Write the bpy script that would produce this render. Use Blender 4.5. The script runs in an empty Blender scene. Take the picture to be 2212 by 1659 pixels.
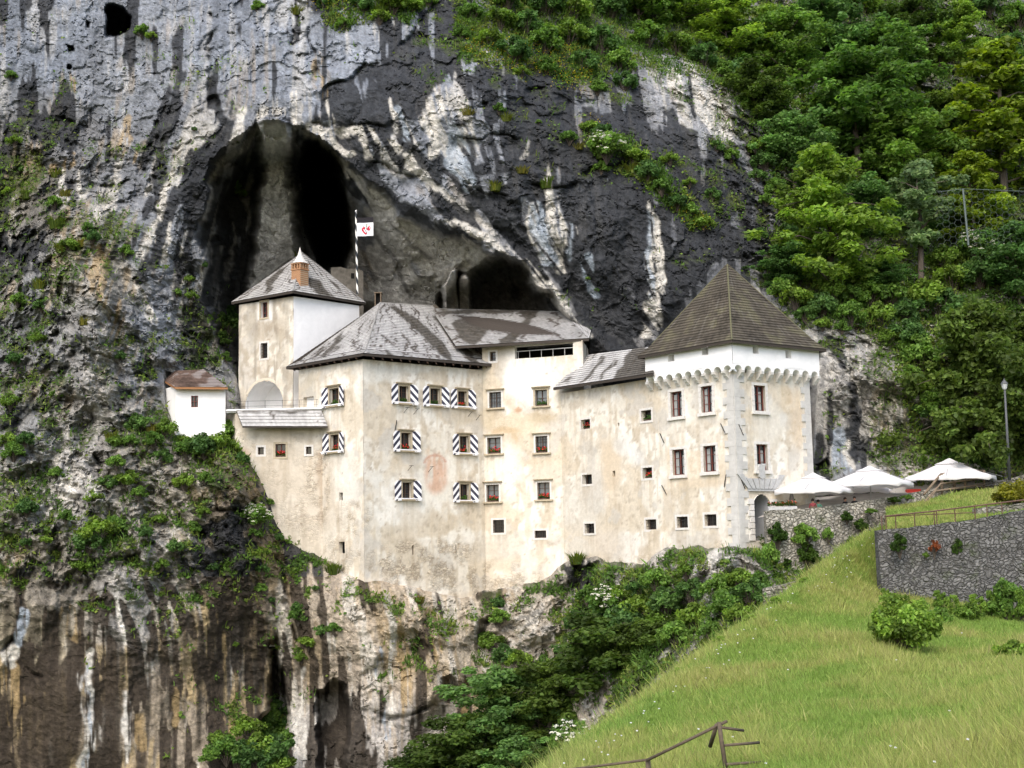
import bpy, bmesh, math, random
import numpy as np
from mathutils import Vector, Matrix
random.seed(7); RNG = np.random.default_rng(7)
scene = bpy.context.scene
COL = scene.collection
# ------------------------------------------------------------------ camera
FD = 2949.0                       # focal length in units of the 2212-wide view of the photograph
PITCH, ROLL = math.radians(6.99), 0.0195
cp, sp, cr, sr = math.cos(PITCH), math.sin(PITCH), math.cos(ROLL), math.sin(ROLL)
R_ = np.array([1.0, 0, 0]); F_ = np.array([0, cp, sp]); U_ = np.array([0, -sp, cp])
cam = bpy.data.cameras.new('camera'); co = bpy.data.objects.new('camera', cam); COL.objects.link(co)
cam.sensor_width = 36.0; cam.lens = 36.0 * FD / 2212.0; cam.clip_start = 0.5; cam.clip_end = 3000
rc = R_ * cr - U_ * sr; uc = R_ * sr + U_ * cr
co.matrix_world = Matrix(((rc[0], uc[0], -F_[0], 0), (rc[1], uc[1], -F_[1], 0), (rc[2], uc[2], -F_[2], 0), (0, 0, 0, 1)))
scene.camera = co
# ------------------------------------------------------------------ light: overcast, soft sun high in front
SUN_EL, SUN_AZ = math.radians(48), math.radians(196)      # azimuth: compass from +y, clockwise
w = bpy.data.worlds.new('World'); scene.world = w; w.use_nodes = True
nt = w.node_tree
sky = nt.nodes.new('ShaderNodeTexSky'); sky.sky_type = 'NISHITA'; sky.sun_disc = False
sky.sun_elevation = SUN_EL; sky.sun_rotation = SUN_AZ; sky.dust_density = 3.5; sky.air_density = 1.0; sky.ozone_density = 1.0
bg = nt.nodes['Background']; bg.inputs['Strength'].default_value = 0.15
nt.links.new(sky.outputs['Color'], bg.inputs['Color'])
sl = bpy.data.lights.new('sun', 'SUN'); sl.energy = 0.62; sl.angle = math.radians(40); sl.color = (1.0, 0.985, 0.965)
so = bpy.data.objects.new('sun', sl); COL.objects.link(so)
sd = Vector((math.sin(SUN_AZ) * math.cos(SUN_EL), math.cos(SUN_AZ) * math.cos(SUN_EL), math.sin(SUN_EL)))
so.rotation_euler = (-sd).to_track_quat('-Z', 'Y').to_euler()
scene.view_settings.view_transform = 'Standard'; scene.view_settings.look = 'None'
scene.view_settings.exposure = 1.19; scene.view_settings.gamma = 1.0
scene.cycles.max_bounces = 7; scene.cycles.diffuse_bounces = 5; scene.cycles.use_denoising = True; scene.cycles.denoiser = 'OPENIMAGEDENOISE'; scene.cycles.denoising_input_passes = 'RGB_ALBEDO_NORMAL'; scene.cycles.denoising_prefilter = 'ACCURATE'
# ------------------------------------------------------------------ projection helpers
def raydir(u, v):
    x = (np.asarray(u, float) - 1106.0) / FD; y = (829.5 - np.asarray(v, float)) / FD
    a = x * cr + y * sr; b = -x * sr + y * cr
    return a[..., None] * R_ + b[..., None] * U_ + F_
def P(u, v, Y):
    d = raydir(u, v); return d * (np.asarray(Y, float) / d[..., 1])[..., None]
def project(p):
    p = np.asarray(p, float); a = p @ R_; b = p @ U_; c = p @ F_
    a = a / c; b = b / c
    return 1106.0 + FD * (a * cr - b * sr), 829.5 - FD * (a * sr + b * cr)
# ------------------------------------------------------------------ noise
_pt = np.random.default_rng(3).permutation(256).astype(np.int64); _pt = np.concatenate([_pt, _pt, _pt])
_g = np.random.default_rng(4).normal(size=(256, 3)); _g /= np.linalg.norm(_g, axis=1)[:, None]; _g = _g.astype(np.float32)
def perlin(x, y, z, seed=0):
    x = np.asarray(x, np.float32) + seed * 17.13; y = np.asarray(y, np.float32) + seed * 5.71; z = np.asarray(z, np.float32) + seed * 9.37
    x, y, z = np.broadcast_arrays(x, y, z)
    xi = np.floor(x); yi = np.floor(y); zi = np.floor(z)
    fx = x - xi; fy = y - yi; fz = z - zi
    xi = xi.astype(np.int64) & 255; yi = yi.astype(np.int64) & 255; zi = zi.astype(np.int64) & 255
    s = lambda t: t * t * t * (t * (t * 6 - 15) + 10)
    ux, uy, uz = s(fx), s(fy), s(fz)
    def c(i, j, k):
        g = _g[_pt[_pt[_pt[xi + i] + yi + j] + zi + k]]
        return g[..., 0] * (fx - i) + g[..., 1] * (fy - j) + g[..., 2] * (fz - k)
    l = lambda a, b, t: a + t * (b - a)
    r = l(l(l(c(0,0,0), c(1,0,0), ux), l(c(0,1,0), c(1,1,0), ux), uy), l(l(c(0,0,1), c(1,0,1), ux), l(c(0,1,1), c(1,1,1), ux), uy), uz)
    return r * 1.6
def fbm(x, y, z, o=4, seed=0, gain=.5):
    r = 0; a = 1.0; f = 1.0
    for i in range(o):
        r = r + a * perlin(np.asarray(x) * f, np.asarray(y) * f, np.asarray(z) * f, seed + i * 3); a *= gain; f *= 2.03
    return r
def ridged(x, y, z, o=4, seed=0):
    r = 0; a = 1.0; f = 1.0
    for i in range(o):
        r = r + a * (1 - 2 * np.abs(perlin(np.asarray(x) * f, np.asarray(y) * f, np.asarray(z) * f, seed + i * 3))); a *= .5; f *= 2.1
    return r
def worley(x, y, seed=0):
    """2-D cells: nearest and second nearest distance and a random value per cell"""
    x = np.asarray(x, np.float32); y = np.asarray(y, np.float32)
    xi = np.floor(x).astype(np.int64); yi = np.floor(y).astype(np.int64)
    d1 = np.full(x.shape, 9, np.float32); d2 = d1.copy(); rid = np.zeros(x.shape, np.float32)
    for i in (-1, 0, 1):
        for j in (-1, 0, 1):
            h = _pt[_pt[(xi + i + seed * 31) & 255] + ((yi + j) & 255)]
            h2 = _pt[h + 101]; cx = xi + i + h / 255.0; cy = yi + j + h2 / 255.0
            d = np.hypot(x - cx, y - cy).astype(np.float32)
            n = d < d1
            d2 = np.where(n, d1, np.minimum(d2, d)); rid = np.where(n, _pt[h + 57] / 255.0, rid); d1 = np.where(n, d, d1)
    return d1, d2, rid
def sstep(a, b, x):
    t = np.clip((x - a) / (b - a), 0, 1); return t * t * (3 - 2 * t)
def tps(pts, vals, q, lam=0.0):
    pts = np.asarray(pts, float) / 1000.0; vals = np.asarray(vals, float); q = np.asarray(q, float) / 1000.0
    k = lambda r2: np.where(r2 < 1e-12, 0, 0.5 * r2 * np.log(np.maximum(r2, 1e-12)))
    n = len(pts); r2 = ((pts[:, None] - pts[None]) ** 2).sum(-1)
    A = np.zeros((n + 3, n + 3)); A[:n, :n] = k(r2) + lam * np.eye(n); A[:n, n] = 1; A[:n, n+1:] = pts; A[n, :n] = 1; A[n+1:, :n] = pts.T
    B = np.zeros((n + 3,) + vals.shape[1:]); B[:n] = vals
    W = np.linalg.solve(A, B); out = []
    for c in np.array_split(q, max(1, len(q) // 40000)):
        out.append(k(((c[:, None] - pts[None]) ** 2).sum(-1)) @ W[:n] + W[n] + c @ W[n+1:])
    return np.concatenate(out)
def idw(pts, vals, q, p=3.0):
    pts = np.asarray(pts, float); vals = np.asarray(vals, float); out = []
    for c in np.array_split(np.asarray(q, float), max(1, len(q) // 40000)):
        r2 = ((c[:, None] - pts[None]) ** 2).sum(-1) + 400.0
        wt = r2 ** (-p / 2); out.append((wt @ vals.reshape(len(vals), -1)) / wt.sum(1)[:, None])
    return np.concatenate(out)
def polysd(poly, U, V):
    """signed distance (positive inside) to a polygon; far outside a constant"""
    poly = np.asarray(poly, float); sh = U.shape; U = U.ravel(); V = V.ravel()
    out = np.full(U.shape, -400.0); m = 260
    k = np.where((U > poly[:, 0].min() - m) & (U < poly[:, 0].max() + m) & (V > poly[:, 1].min() - m) & (V < poly[:, 1].max() + m))[0]
    u = U[k]; v = V[k]; d = np.full(u.shape, 1e9); ins = np.zeros(u.shape, bool)
    for (x0, y0), (x1, y1) in zip(poly, np.roll(poly, -1, 0)):
        dx, dy = x1 - x0, y1 - y0; t = np.clip(((u - x0) * dx + (v - y0) * dy) / (dx * dx + dy * dy + 1e-9), 0, 1)
        d = np.minimum(d, (u - x0 - t * dx) ** 2 + (v - y0 - t * dy) ** 2)
        c = ((y0 > v) != (y1 > v)) & (u < dx * (v - y0) / (dy + 1e-12 * (dy == 0)) + x0); ins ^= c
    out[k] = np.where(ins, 1, -1) * np.sqrt(d); return out.reshape(sh)
def stroke(pts, U, V, soft=4.0):
    """mask of a polyline; pts = (u, v, half width)"""
    pts = np.asarray(pts, float); sh = U.shape; U = U.ravel(); V = V.ravel(); out = np.zeros(U.shape)
    m = pts[:, 2].max() + soft * 3 + 4
    k = np.where((U > pts[:, 0].min() - m) & (U < pts[:, 0].max() + m) & (V > pts[:, 1].min() - m) & (V < pts[:, 1].max() + m))[0]
    u = U[k]; v = V[k]; b = np.full(u.shape, -1e9)
    for (x0, y0, w0), (x1, y1, w1) in zip(pts[:-1], pts[1:]):
        dx, dy = x1 - x0, y1 - y0; t = np.clip(((u - x0) * dx + (v - y0) * dy) / (dx * dx + dy * dy + 1e-9), 0, 1)
        b = np.maximum(b, w0 + t * (w1 - w0) - np.hypot(u - x0 - t * dx, v - y0 - t * dy))
    out[k] = sstep(-soft, soft, b); return out.reshape(sh)
# ------------------------------------------------------------------ mesh helpers
def mesh_np(name, verts, faces, mats, uv=None, attrs=None, smooth=False, mi=None):
    """faces: (n,4) or (n,3) int array, or list of lists"""
    me = bpy.data.meshes.new(name); verts = np.asarray(verts, np.float32)
    if isinstance(faces, np.ndarray):
        n, k = faces.shape
        me.vertices.add(len(verts)); me.vertices.foreach_set('co', verts.ravel())
        me.loops.add(n * k); me.loops.foreach_set('vertex_index', faces.ravel().astype(np.int32))
        me.polygons.add(n); me.polygons.foreach_set('loop_start', np.arange(0, n * k, k, dtype=np.int32))
        lv = faces.ravel()
    else:
        me.from_pydata([tuple(map(float, q)) for q in verts], [], [list(map(int, f)) for f in faces]); lv = None
    for m in (mats if isinstance(mats, (list, tuple)) else [mats]): me.materials.append(m)
    if mi is not None: me.polygons.foreach_set('material_index', np.asarray(mi, np.int32))
    if uv is not None:
        if lv is None:
            lv = np.zeros(len(me.loops), np.int32); me.loops.foreach_get('vertex_index', lv)
        l = me.uv_layers.new(name='UVMap'); l.data.foreach_set('uv', np.asarray(uv, np.float32)[lv].ravel())
    for k, v in (attrs or {}).items():
        v = np.asarray(v, np.float32)
        if v.ndim == 2:
            a = me.attributes.new(k, 'FLOAT_COLOR', 'POINT')
            a.data.foreach_set('color', np.concatenate([v, np.ones((len(v), 1), np.float32)], 1).ravel())
        else:
            a = me.attributes.new(k, 'FLOAT', 'POINT'); a.data.foreach_set('value', v)
    me.update(calc_edges=True); me.validate()
    me.polygons.foreach_set('use_smooth', np.full(len(me.polygons), bool(smooth)))
    return me
def tag(o, label=None, cat=None, group=None, kind=None):
    if label: o['label'] = label
    if cat: o['category'] = cat
    if group: o['group'] = group
    if kind: o['kind'] = kind
    return o
def link(name, me, parent=None):
    o = bpy.data.objects.new(name, me); COL.objects.link(o)
    if parent is not None: o.parent = parent
    return o
def empty(name, loc, label=None, cat=None, group=None):
    o = bpy.data.objects.new(name, None); o.location = [float(c) for c in loc]; o.empty_display_size = .3; COL.objects.link(o)
    return tag(o, label, cat, group)
class MB:
    """collects shapes given in world coordinates; build() links ONE mesh, relative to the parent's place"""
    def __init__(s): s.v = []; s.f = []; s.uv = []; s.mi = []
    def add(s, vs, fs, uv=None, mi=0):
        b = len(s.v); s.v += [tuple(map(float, q)) for q in vs]; s.f += [[b + i for i in f] for f in fs]
        s.uv += list(uv) if uv is not None else [(0, 0)] * len(vs); s.mi += [mi] * len(fs); return s
    def box(s, T, x0, x1, y0, y1, z0, z1, mi=0):
        """T maps local (x,y,z) to world"""
        c = [(x0,y0,z0),(x1,y0,z0),(x1,y1,z0),(x0,y1,z0),(x0,y0,z1),(x1,y0,z1),(x1,y1,z1),(x0,y1,z1)]
        return s.add([T(*q) for q in c], [(0,3,2,1),(4,5,6,7),(0,1,5,4),(1,2,6,5),(2,3,7,6),(3,0,4,7)], [(q[0], q[2]) for q in c], mi)
    def tube(s, path, r, n=6, mi=0, cap=True):
        path = [Vector(p) for p in path]; rs = r if isinstance(r, (list, tuple)) else [r] * len(path)
        vs = []; 
        for i, p in enumerate(path):
            t = (path[min(i+1, len(path)-1)] - path[max(i-1, 0)]).normalized()
            a = t.cross(Vector((0, 0, 1))); a = a if a.length > .1 else t.cross(Vector((0, 1, 0))); a.normalize(); b = t.cross(a)
            vs += [p + (a * math.cos(2*math.pi*k/n) + b * math.sin(2*math.pi*k/n)) * rs[i] for k in range(n)]
        fs = [(i*n+k, i*n+(k+1) % n, (i+1)*n+(k+1) % n, (i+1)*n+k) for i in range(len(path)-1) for k in range(n)]
        if cap: fs += [tuple(range(n))[::-1], tuple(range((len(path)-1)*n, len(path)*n))]
        return s.add(vs, fs, None, mi)
    def prism(s, T, pts, y0, y1, mi=0):
        """outline pts (x,z) extruded along local y"""
        n = len(pts); vs = [T(x, y0, z) for x, z in pts] + [T(x, y1, z) for x, z in pts]
        fs = [tuple(range(n)), tuple(range(2*n-1, n-1, -1))] + [(i, i+n, (i+1) % n + n, (i+1) % n) for i in range(n)]
        return s.add(vs, fs, list(pts) * 2, mi)
    def build(s, name, mats, parent=None, smooth=False):
        v = np.array(s.v, float)
        if parent is not None:
            q = parent; off = np.zeros(3)
            while q is not None: off += np.array(q.location); q = q.parent
            v = v - off
        me = mesh_np(name, v, s.f, mats, uv=np.array(s.uv, float), smooth=smooth, mi=s.mi)
        bm = bmesh.new(); bm.from_mesh(me); bmesh.ops.recalc_face_normals(bm, faces=bm.faces); bm.to_mesh(me); bm.free()
        return link(name, me, parent)
def ident(x, y, z): return (x, y, z)
# ------------------------------------------------------------------ materials
def mat(name, rgb=(.5,.5,.5), rough=.8, metal=0, spec=.3):
    m = bpy.data.materials.new(name); m.use_nodes = True; b = m.node_tree.nodes['Principled BSDF']
    b.inputs['Base Color'].default_value = (*rgb, 1); b.inputs['Roughness'].default_value = rough
    b.inputs['Metallic'].default_value = metal; b.inputs['Specular IOR Level'].default_value = spec
    return m
def nd(m, t, **kw):
    n = m.node_tree.nodes.new(t)
    for k, v in kw.items():
        if k.startswith('i_'): n.inputs[k[2:].replace('_', ' ')].default_value = v
        else: setattr(n, k, v)
    return n
def lk(m, a, b): m.node_tree.links.new(a, b)
def BS(m): return m.node_tree.nodes['Principled BSDF']
def mixrgb(m, blend, fac, a, b):
    n = nd(m, 'ShaderNodeMix', data_type='RGBA', blend_type=blend)
    for s, q in ((n.inputs[0], fac), (n.inputs[6], a), (n.inputs[7], b)):
        if hasattr(q, 'links'): lk(m, q, s)
        elif isinstance(q, (tuple, list)): s.default_value = (*q, 1) if len(q) == 3 else q
        else: s.default_value = q
    return n.outputs[2]
def ramp(m, src, stops):
    n = nd(m, 'ShaderNodeValToRGB'); e = n.color_ramp.elements
    while len(e) < len(stops): e.new(.5)
    for q, (p, c) in zip(e, stops): q.position = p; q.color = (c, c, c, 1) if not isinstance(c, tuple) else (*c, 1)
    lk(m, src, n.inputs[0]); return n.outputs[0]
def noise_mat(name, rgb, var=.35, scale=3.0, rough=.85, bump=.3, dist=.03, spec=.25, detail=5, stretch=None):
    m = mat(name, rgb, rough, spec=spec); g = nd(m, 'ShaderNodeNewGeometry'); src = g.outputs['Position']
    if stretch:
        mp = nd(m, 'ShaderNodeMapping'); mp.inputs['Scale'].default_value = stretch; lk(m, src, mp.inputs[0]); src = mp.outputs[0]
    n = nd(m, 'ShaderNodeTexNoise', i_Scale=scale, i_Detail=detail, i_Roughness=.65); lk(m, src, n.inputs['Vector'])
    f = ramp(m, n.outputs[0], [(.25, 1 - var), (.75, 1 + var)])
    lk(m, mixrgb(m, 'MULTIPLY', 1.0, rgb, f), BS(m).inputs['Base Color'])
    if bump:
        b = nd(m, 'ShaderNodeBump', i_Strength=bump, i_Distance=dist); lk(m, n.outputs[0], b.inputs['Height']); lk(m, b.outputs[0], BS(m).inputs['Normal'])
    return m
# ================================================================== THE CLIFF (structure)
STEP = 2.7
us = np.arange(-240, 2470, STEP); vs_ = np.arange(-230, 1890, STEP)
U, V = np.meshgrid(us, vs_); NV, NU = U.shape
q = np.stack([U.ravel(), V.ravel()], 1)
DC = [(-250,-230,126),(300,-230,124),(700,-230,121),(1000,-230,124),(1300,-230,136),(1700,-230,154),(2200,-230,164),(2480,-230,168),
 (0,0,121),(400,0,119.5),(800,0,116.5),(1000,0,119),(1300,0,129),(1600,0,141),(1900,0,147),(2212,0,152),(2470,0,155),
 (0,200,119),(300,200,117),(600,215,113),(850,200,112.5),(1050,160,114),(1300,160,120),(1500,220,122),(1700,200,132),(2000,200,138),(2300,200,141),
 (-200,400,118),(0,400,117.5),(200,400,115.5),(350,400,114),(900,370,112.5),(1100,400,112),(1300,400,112.5),(1500,400,115),(1650,400,121),(1900,400,127),(2212,400,128),(2450,400,128),
 (-200,620,113),(0,600,114),(150,580,109),(300,600,111),(430,650,114),(1200,600,113),(1350,600,112.5),(1500,600,112.5),(1650,600,114.5),(1900,600,117),(2212,600,117),(2450,600,116),
 (0,800,109),(200,800,107.5),(350,800,110),(500,800,115),(1340,750,114),(1500,800,113),(1780,800,107.5),(1900,800,108),(2212,800,109),(2450,800,108),
 (-200,1000,104),(0,1000,104),(200,1000,103.5),(380,1000,106.3),(500,960,108.6),(560,1030,108.2),(1800,1000,106),(2000,1000,107),(2300,1000,107),(2450,1000,106),
 (700,900,119),(900,900,119),(1100,900,119),(1400,950,111),(1600,1000,109),
 (100,1150,101.2),(350,1150,103),(470,1130,103.8),(600,1150,108),(640,1200,107.6),(720,1240,106.2),(785,1278,103.7),(900,1303,106.6),(1000,1318,108.8),(1060,1318,109.5),(1200,1268,108.6),(1300,1235,104.2),(1420,1208,100),(1600,1197,94.3),(1645,1268,92.6),(1750,1262,93.0),(1850,1232,94.2),(1650,1150,98.5),(1750,1170,99.5),(1900,1195,96),(2200,1160,97),
 (-200,1300,100),(100,1300,100.5),(300,1300,100.8),(480,1300,103),(590,1330,106),(700,1350,104),(850,1400,103),(1000,1420,106),(1180,1350,106.5),(1300,1320,103),(1450,1290,97.5),(1600,1280,91),
 (-200,1660,99.5),(0,1660,100),(300,1660,100),(520,1620,102),(590,1500,107),(700,1660,101.5),(850,1660,101),(1000,1600,103),(1150,1500,102),(1300,1450,97),(1500,1400,88),(1700,1350,84),(2000,1350,86),(2400,1350,86),
 (0,1890,99),(600,1890,100),(1000,1890,99),(1400,1700,84),(1700,1700,70),(2300,1700,66)]
DC = np.array(DC, float)
Y0 = tps(DC[:, :2], DC[:, 2], q, 2e-4).reshape(U.shape)
W0 = P(U, V, Y0); X_, Z_ = W0[..., 0], W0[..., 2]
# wobbly coordinates, so that drawn edges look broken and natural
n1 = fbm(X_/2.4, Y0/2.4, Z_/2.4, 4, 1); n2 = fbm(X_/2.4, Y0/2.4, Z_/2.4, 4, 2)
UW = U + 13 * n1; VW = V + 13 * n2
# ---- carving: positive = deeper
C1 = [(520,288),(560,268),(590,258),(625,262),(660,275),(700,300),(735,330),(765,365),(800,395),(845,430),(880,458),(960,503),(1050,527),(1125,568),(1195,642),(1262,738),(1262,920),(520,920),(512,800),(450,720),(435,600),(425,480),(447,380),(475,322)]
H1 = [(655,300),(690,295),(735,330),(752,400),(760,470),(760,540),(750,590),(690,575),(665,530),(645,450),(648,350)]
C2 = [(958,602),(985,570),(1018,588),(1045,552),(1075,535),(1100,555),(1130,560),(1150,602),(1185,625),(1203,662),(1240,760),(950,760),(936,660)]
c1 = polysd(C1, UW, VW); h1 = polysd(H1, UW*.6+U*.4, VW*.6+V*.4); c2 = polysd(C2, UW, VW)
rampw = 70 + 120 * sstep(700, 900, U) + 30 * sstep(420, 300, V)
depth = (12.0 - 8.5*sstep(745, 860, U)) * sstep(0, 1, np.clip(c1 / rampw, 0, 1)) + 2.6 * sstep(0, 13, c1)
depth += 34 * sstep(0, 60, h1) + 5 * sstep(0, 8, h1)
depth += 7 * sstep(0, 40, c2) + 1.5 * sstep(0, 10, c2)
colm = stroke([(600,280,30),(595,400,32),(592,520,44),(590,640,60)], UW, VW, 14); depth -= 6.5 * colm * (c1 > 0)
stub = stroke([(972,590,14),(978,690,20)], U, V, 7); stub2 = stroke([(1002,608,13),(1003,690,15)], U, V, 5); depth -= 8.2 * np.maximum(stub, stub2 * .93) * (c2 > 0)
rib = stroke([(880,430,16),(960,478,20),(1050,515,22),(1120,565,22),(1195,655,24),(1255,720,22),(1335,775,18)], UW, VW, 22); depth -= 1.4 * rib
cs = polysd([(506,648),(630,556),(650,560),(780,645),(1000,670),(1215,668),(1275,718),(1275,760),(1405,750),(1570,580),(1772,745),(1757,1010),(1640,1105),(1640,1183),(1590,1187),(1450,1190),(1400,1230),(1240,1205),(1195,1255),(1000,1301),(785,1259),(715,1222),(640,1175),(600,1130),(572,1055),(545,1000),(512,935)], U + .75*(UW-U)*sstep(1120,1200,V), V + 1.0*(VW-V)*sstep(1120,1200,V))
depth += 9.0 * sstep(0, 40, cs)
hs = polysd([(354,798),(492,835),(490,940),(440,955),(385,940),(356,880)], U, V); depth += 6.0 * sstep(0, 18, hs)
# small openings in the upper left face
for poly, dd, rr in (([(226,22),(232,12),(247,10),(268,14),(290,36),(286,66),(262,82),(229,84),(224,50)],9,9), ([(140,95),(158,98),(160,110),(146,113)],2,5), ([(143,135),(158,137),(158,151),(144,151)],2,5),
  ([(186,45),(196,50),(196,66),(187,68)],1.5,5), ([(700,1482),(738,1464),(756,1476),(760,1560),(752,1690),(684,1690),(682,1490)],4.5,16), ([(950,1462),(975,1456),(984,1474),(982,1520),(950,1520)],2.0,10),
  ([(560,1560),(580,1420),(596,1340),(606,1420),(622,1500),(625,1580),(590,1640),(540,1600)],6,18), ([(545,1590),(600,1555),(640,1590),(620,1640),(560,1640)],4,16), ([(455,1060),(470,1092),(520,1094),(565,1060),(560,1090),(520,1112),(465,1108)],1.8,12),
  ([(1760,1000),(1790,970),(1800,1010),(1770,1030)],1.5,10),([(1030,1330),(1080,1325),(1050,1400),(1025,1440)],2.5,14),([(1235,1215),(1300,1210),(1290,1300),(1245,1320)],1.6,14)):
    depth += dd * sstep(0, rr, polysd(poly, UW*.4+U*.6, VW*.4+V*.6) if poly[0][0] < 300 and poly[0][1] < 200 else polysd(poly, UW, VW))
# bulges: the boulder, the nose under the wall, blocks
for pts, a, so_ in (([(455,1040,30),(505,1045,38)],2.6,30),([(855,1345,24),(900,1345,22)],1.3,14),([(940,1365,22),(1000,1375,20)],1.6,14),([(960,1430,50),(900,1530,40)],1.5,30),([(1020,1440,30)],1,1),([(1150,1360,34),(1190,1300,26)],1.6,18),([(1500,1235,20),(1560,1205,30)],1.0,14),([(310,1240,30),(260,1000,30)],1.2,30),([(220,610,26),(190,700,30),(215,830,40)],1.8,30)):
    if len(pts) > 1: depth -= a * stroke(pts, UW, VW, so_)
# overhanging slab edges and cracks (grooves)
CR = [[(945,12,4),(900,60,3),(830,125,4),(760,165,4),(690,196,4)],[(680,268,3),(780,272,3),(850,268,3),(905,262,3)],[(1035,225,3),(1100,205,4),(1200,190,3),(1260,200,2)],[(1150,405,3),(1230,395,4),(1300,370,5),(1350,345,4)],[(1010,400,2),(1090,425,3),(1150,440,3),(1230,430,3)],[(800,355,2),(900,375,3),(960,385,2)],[(95,245,2),(150,270,4),(200,268,3)],[(120,405,3),(200,405,5),(290,390,3)],[(300,350,2),(330,330,3),(380,320,3)],[(640,170,2),(690,150,3),(660,90,3),(660,40,3)],[(540,160,2),(620,120,3),(640,70,2)],[(455,40,3),(452,120,5),(450,200,6),(470,240,5)],[(100,1460,2),(40,1440,4),(0,1440,3)],[(640,1380,3),(620,1300,3),(600,1200,4)],[(780,1540,3),(880,1545,3),(960,1520,3),(1040,1460,3)],[(800,1440,2),(860,1420,3),(900,1400,2)],[(985,300,2),(1050,290,2),(1110,300,2)],[(0,1420,3),(30,1380,4),(60,1450,5)],[(200,990,4),(260,1050,5),(330,1080,4)],[(80,1020,4),(140,980,5),(200,940,4)],[(330,1040,4),(400,1130,5),(470,1200,5)],[(300,1200,5),(210,1210,4),(160,1260,5)]]
groove = np.zeros_like(U)
for c in CR: groove = np.maximum(groove, stroke(c, UW, VW, 3.5))
gn = sstep(-.25, .25, fbm(X_/2.2, Y0/2.2, Z_/2.2, 2, 17)); groove = groove * gn
under = np.zeros_like(U)
for c in CR: under = np.maximum(under, stroke([(a, b + 16, w_*3 + 8) for a, b, w_ in c], UW, VW, 16))
depth += .6 * groove + .55 * under * (.4 + .6*gn)
# ---- general roughness, by region: A amplitude of lumps
RC = np.array([(100,100,.45),(500,100,.45),(800,150,.35),(1200,250,.55),(1500,450,.5),(850,300,.45),(300,500,.7),(100,450,.9),(200,700,1.25),(60,800,1.25),(350,700,1.0),(60,1000,1.5),(250,1150,1.5),(480,1150,1.1),(300,1350,.7),(100,1500,.28),(400,1550,.45),(500,1400,.4),(560,1400,.7),(200,1600,.25),(700,1330,.6),(900,1400,.6),(800,1600,.35),(1000,1500,.5),(1150,1350,1.1),(1450,1300,1.2),(1850,850,1.0),(1800,950,.6),(1900,200,1.6),(2200,500,1.2),(1700,400,1.2),(600,600,.5),(850,550,.45),(1050,600,.5)], float)
AMP = idw(RC[:, :2], RC[:, 2], q).reshape(U.shape)
big = fbm(X_/13, Y0/13, Z_/17, 3, 11)
flute = ridged(X_/3.2, Y0/3.2, Z_/9.0, 3, 21)
mid = fbm(X_/3.0, Y0/3.0, Z_/2.6, 4, 31)
fine = fbm(X_/.55, Y0/.55, Z_/.5, 3, 41)
tilt = X_ * .55 + Z_                                   # strata dip
dw1, dw2, rid = worley(X_/3.1 + .5*n1, tilt/2.2 + .5*n2, 1); blk = (rid - .5) * sstep(0, .25, dw2 - dw1)
ew1, ew2, rid2 = worley(X_/.95 + .6*n2, tilt/.75 + .6*n1, 2); blk2 = (rid2 - .5) * sstep(0, .3, ew2 - ew1)
plate = fbm(X_/6, Y0/6, Z_/9, 3, 15); bed = (Z_ + .25*X_ + 1.6*n1 + .8*n2)/2.3; bed = (bed - np.floor(bed)); lx1, lx2, lrid = worley(X_/5.5 + .8*n1, Z_/7.5 + .8*n2, 5); slab = (lrid - .5)*sstep(.0, .10, lx2-lx1)
smo = sstep(.5, .9, AMP); smo = sstep(.5, .9, AMP); rfine = ridged(X_/1.0, Y0/1.0, Z_/.75, 3, 43); kw1, kw2, _k = worley(X_/1.9 + .9*n1, Z_/2.6 + .9*n2, 8); crk = (1 - .9*sstep(1200, 1330, V)*sstep(640, 560, U))*sstep(.07, .0, kw2-kw1)*sstep(-.1, .25, n2 + .3*n1)
bed = np.where((V > 1260) & (U < 620), .5 + (bed-.5)*.25, bed); disp = (.035 + .05*smo + .10*AMP*(.4+.6*smo))*rfine - .22*crk + .34*(bed - .5)*(.22 + .28*smo + AMP*smo) + (.45+.2*smo)*slab*(1 - .75*sstep(1200, 1330, V)*sstep(640, 560, U)) + 1.1*big + .55*np.abs(plate)*(1+AMP) + AMP*(.42*flute + (.45+.4*smo)*mid + (.5+.65*smo)*blk + (.12+.30*smo)*blk2 + .13*fine)
near_wall = sstep(-45, 5, cs) * (1 - .55*sstep(1150, 1230, V)); disp = disp * (1 - near_wall) + np.minimum(disp * .25, .0) * near_wall
near_h = sstep(-30, 0, hs); disp = disp * (1 - near_h * .8)
YF = Y0 + depth - disp
YF = np.where(h1 > 0, Y0 + depth - disp*.4, YF)
VERT = P(U, V, YF)
# normals facing and slope for where plants can root
dUx = np.gradient(VERT, axis=1); dVx = np.gradient(VERT, axis=0); NRM = np.cross(dVx, dUx); NRM /= np.linalg.norm(NRM, axis=-1)[..., None] + 1e-9
NRM *= np.sign(-(NRM * VERT).sum(-1))[..., None]
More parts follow.
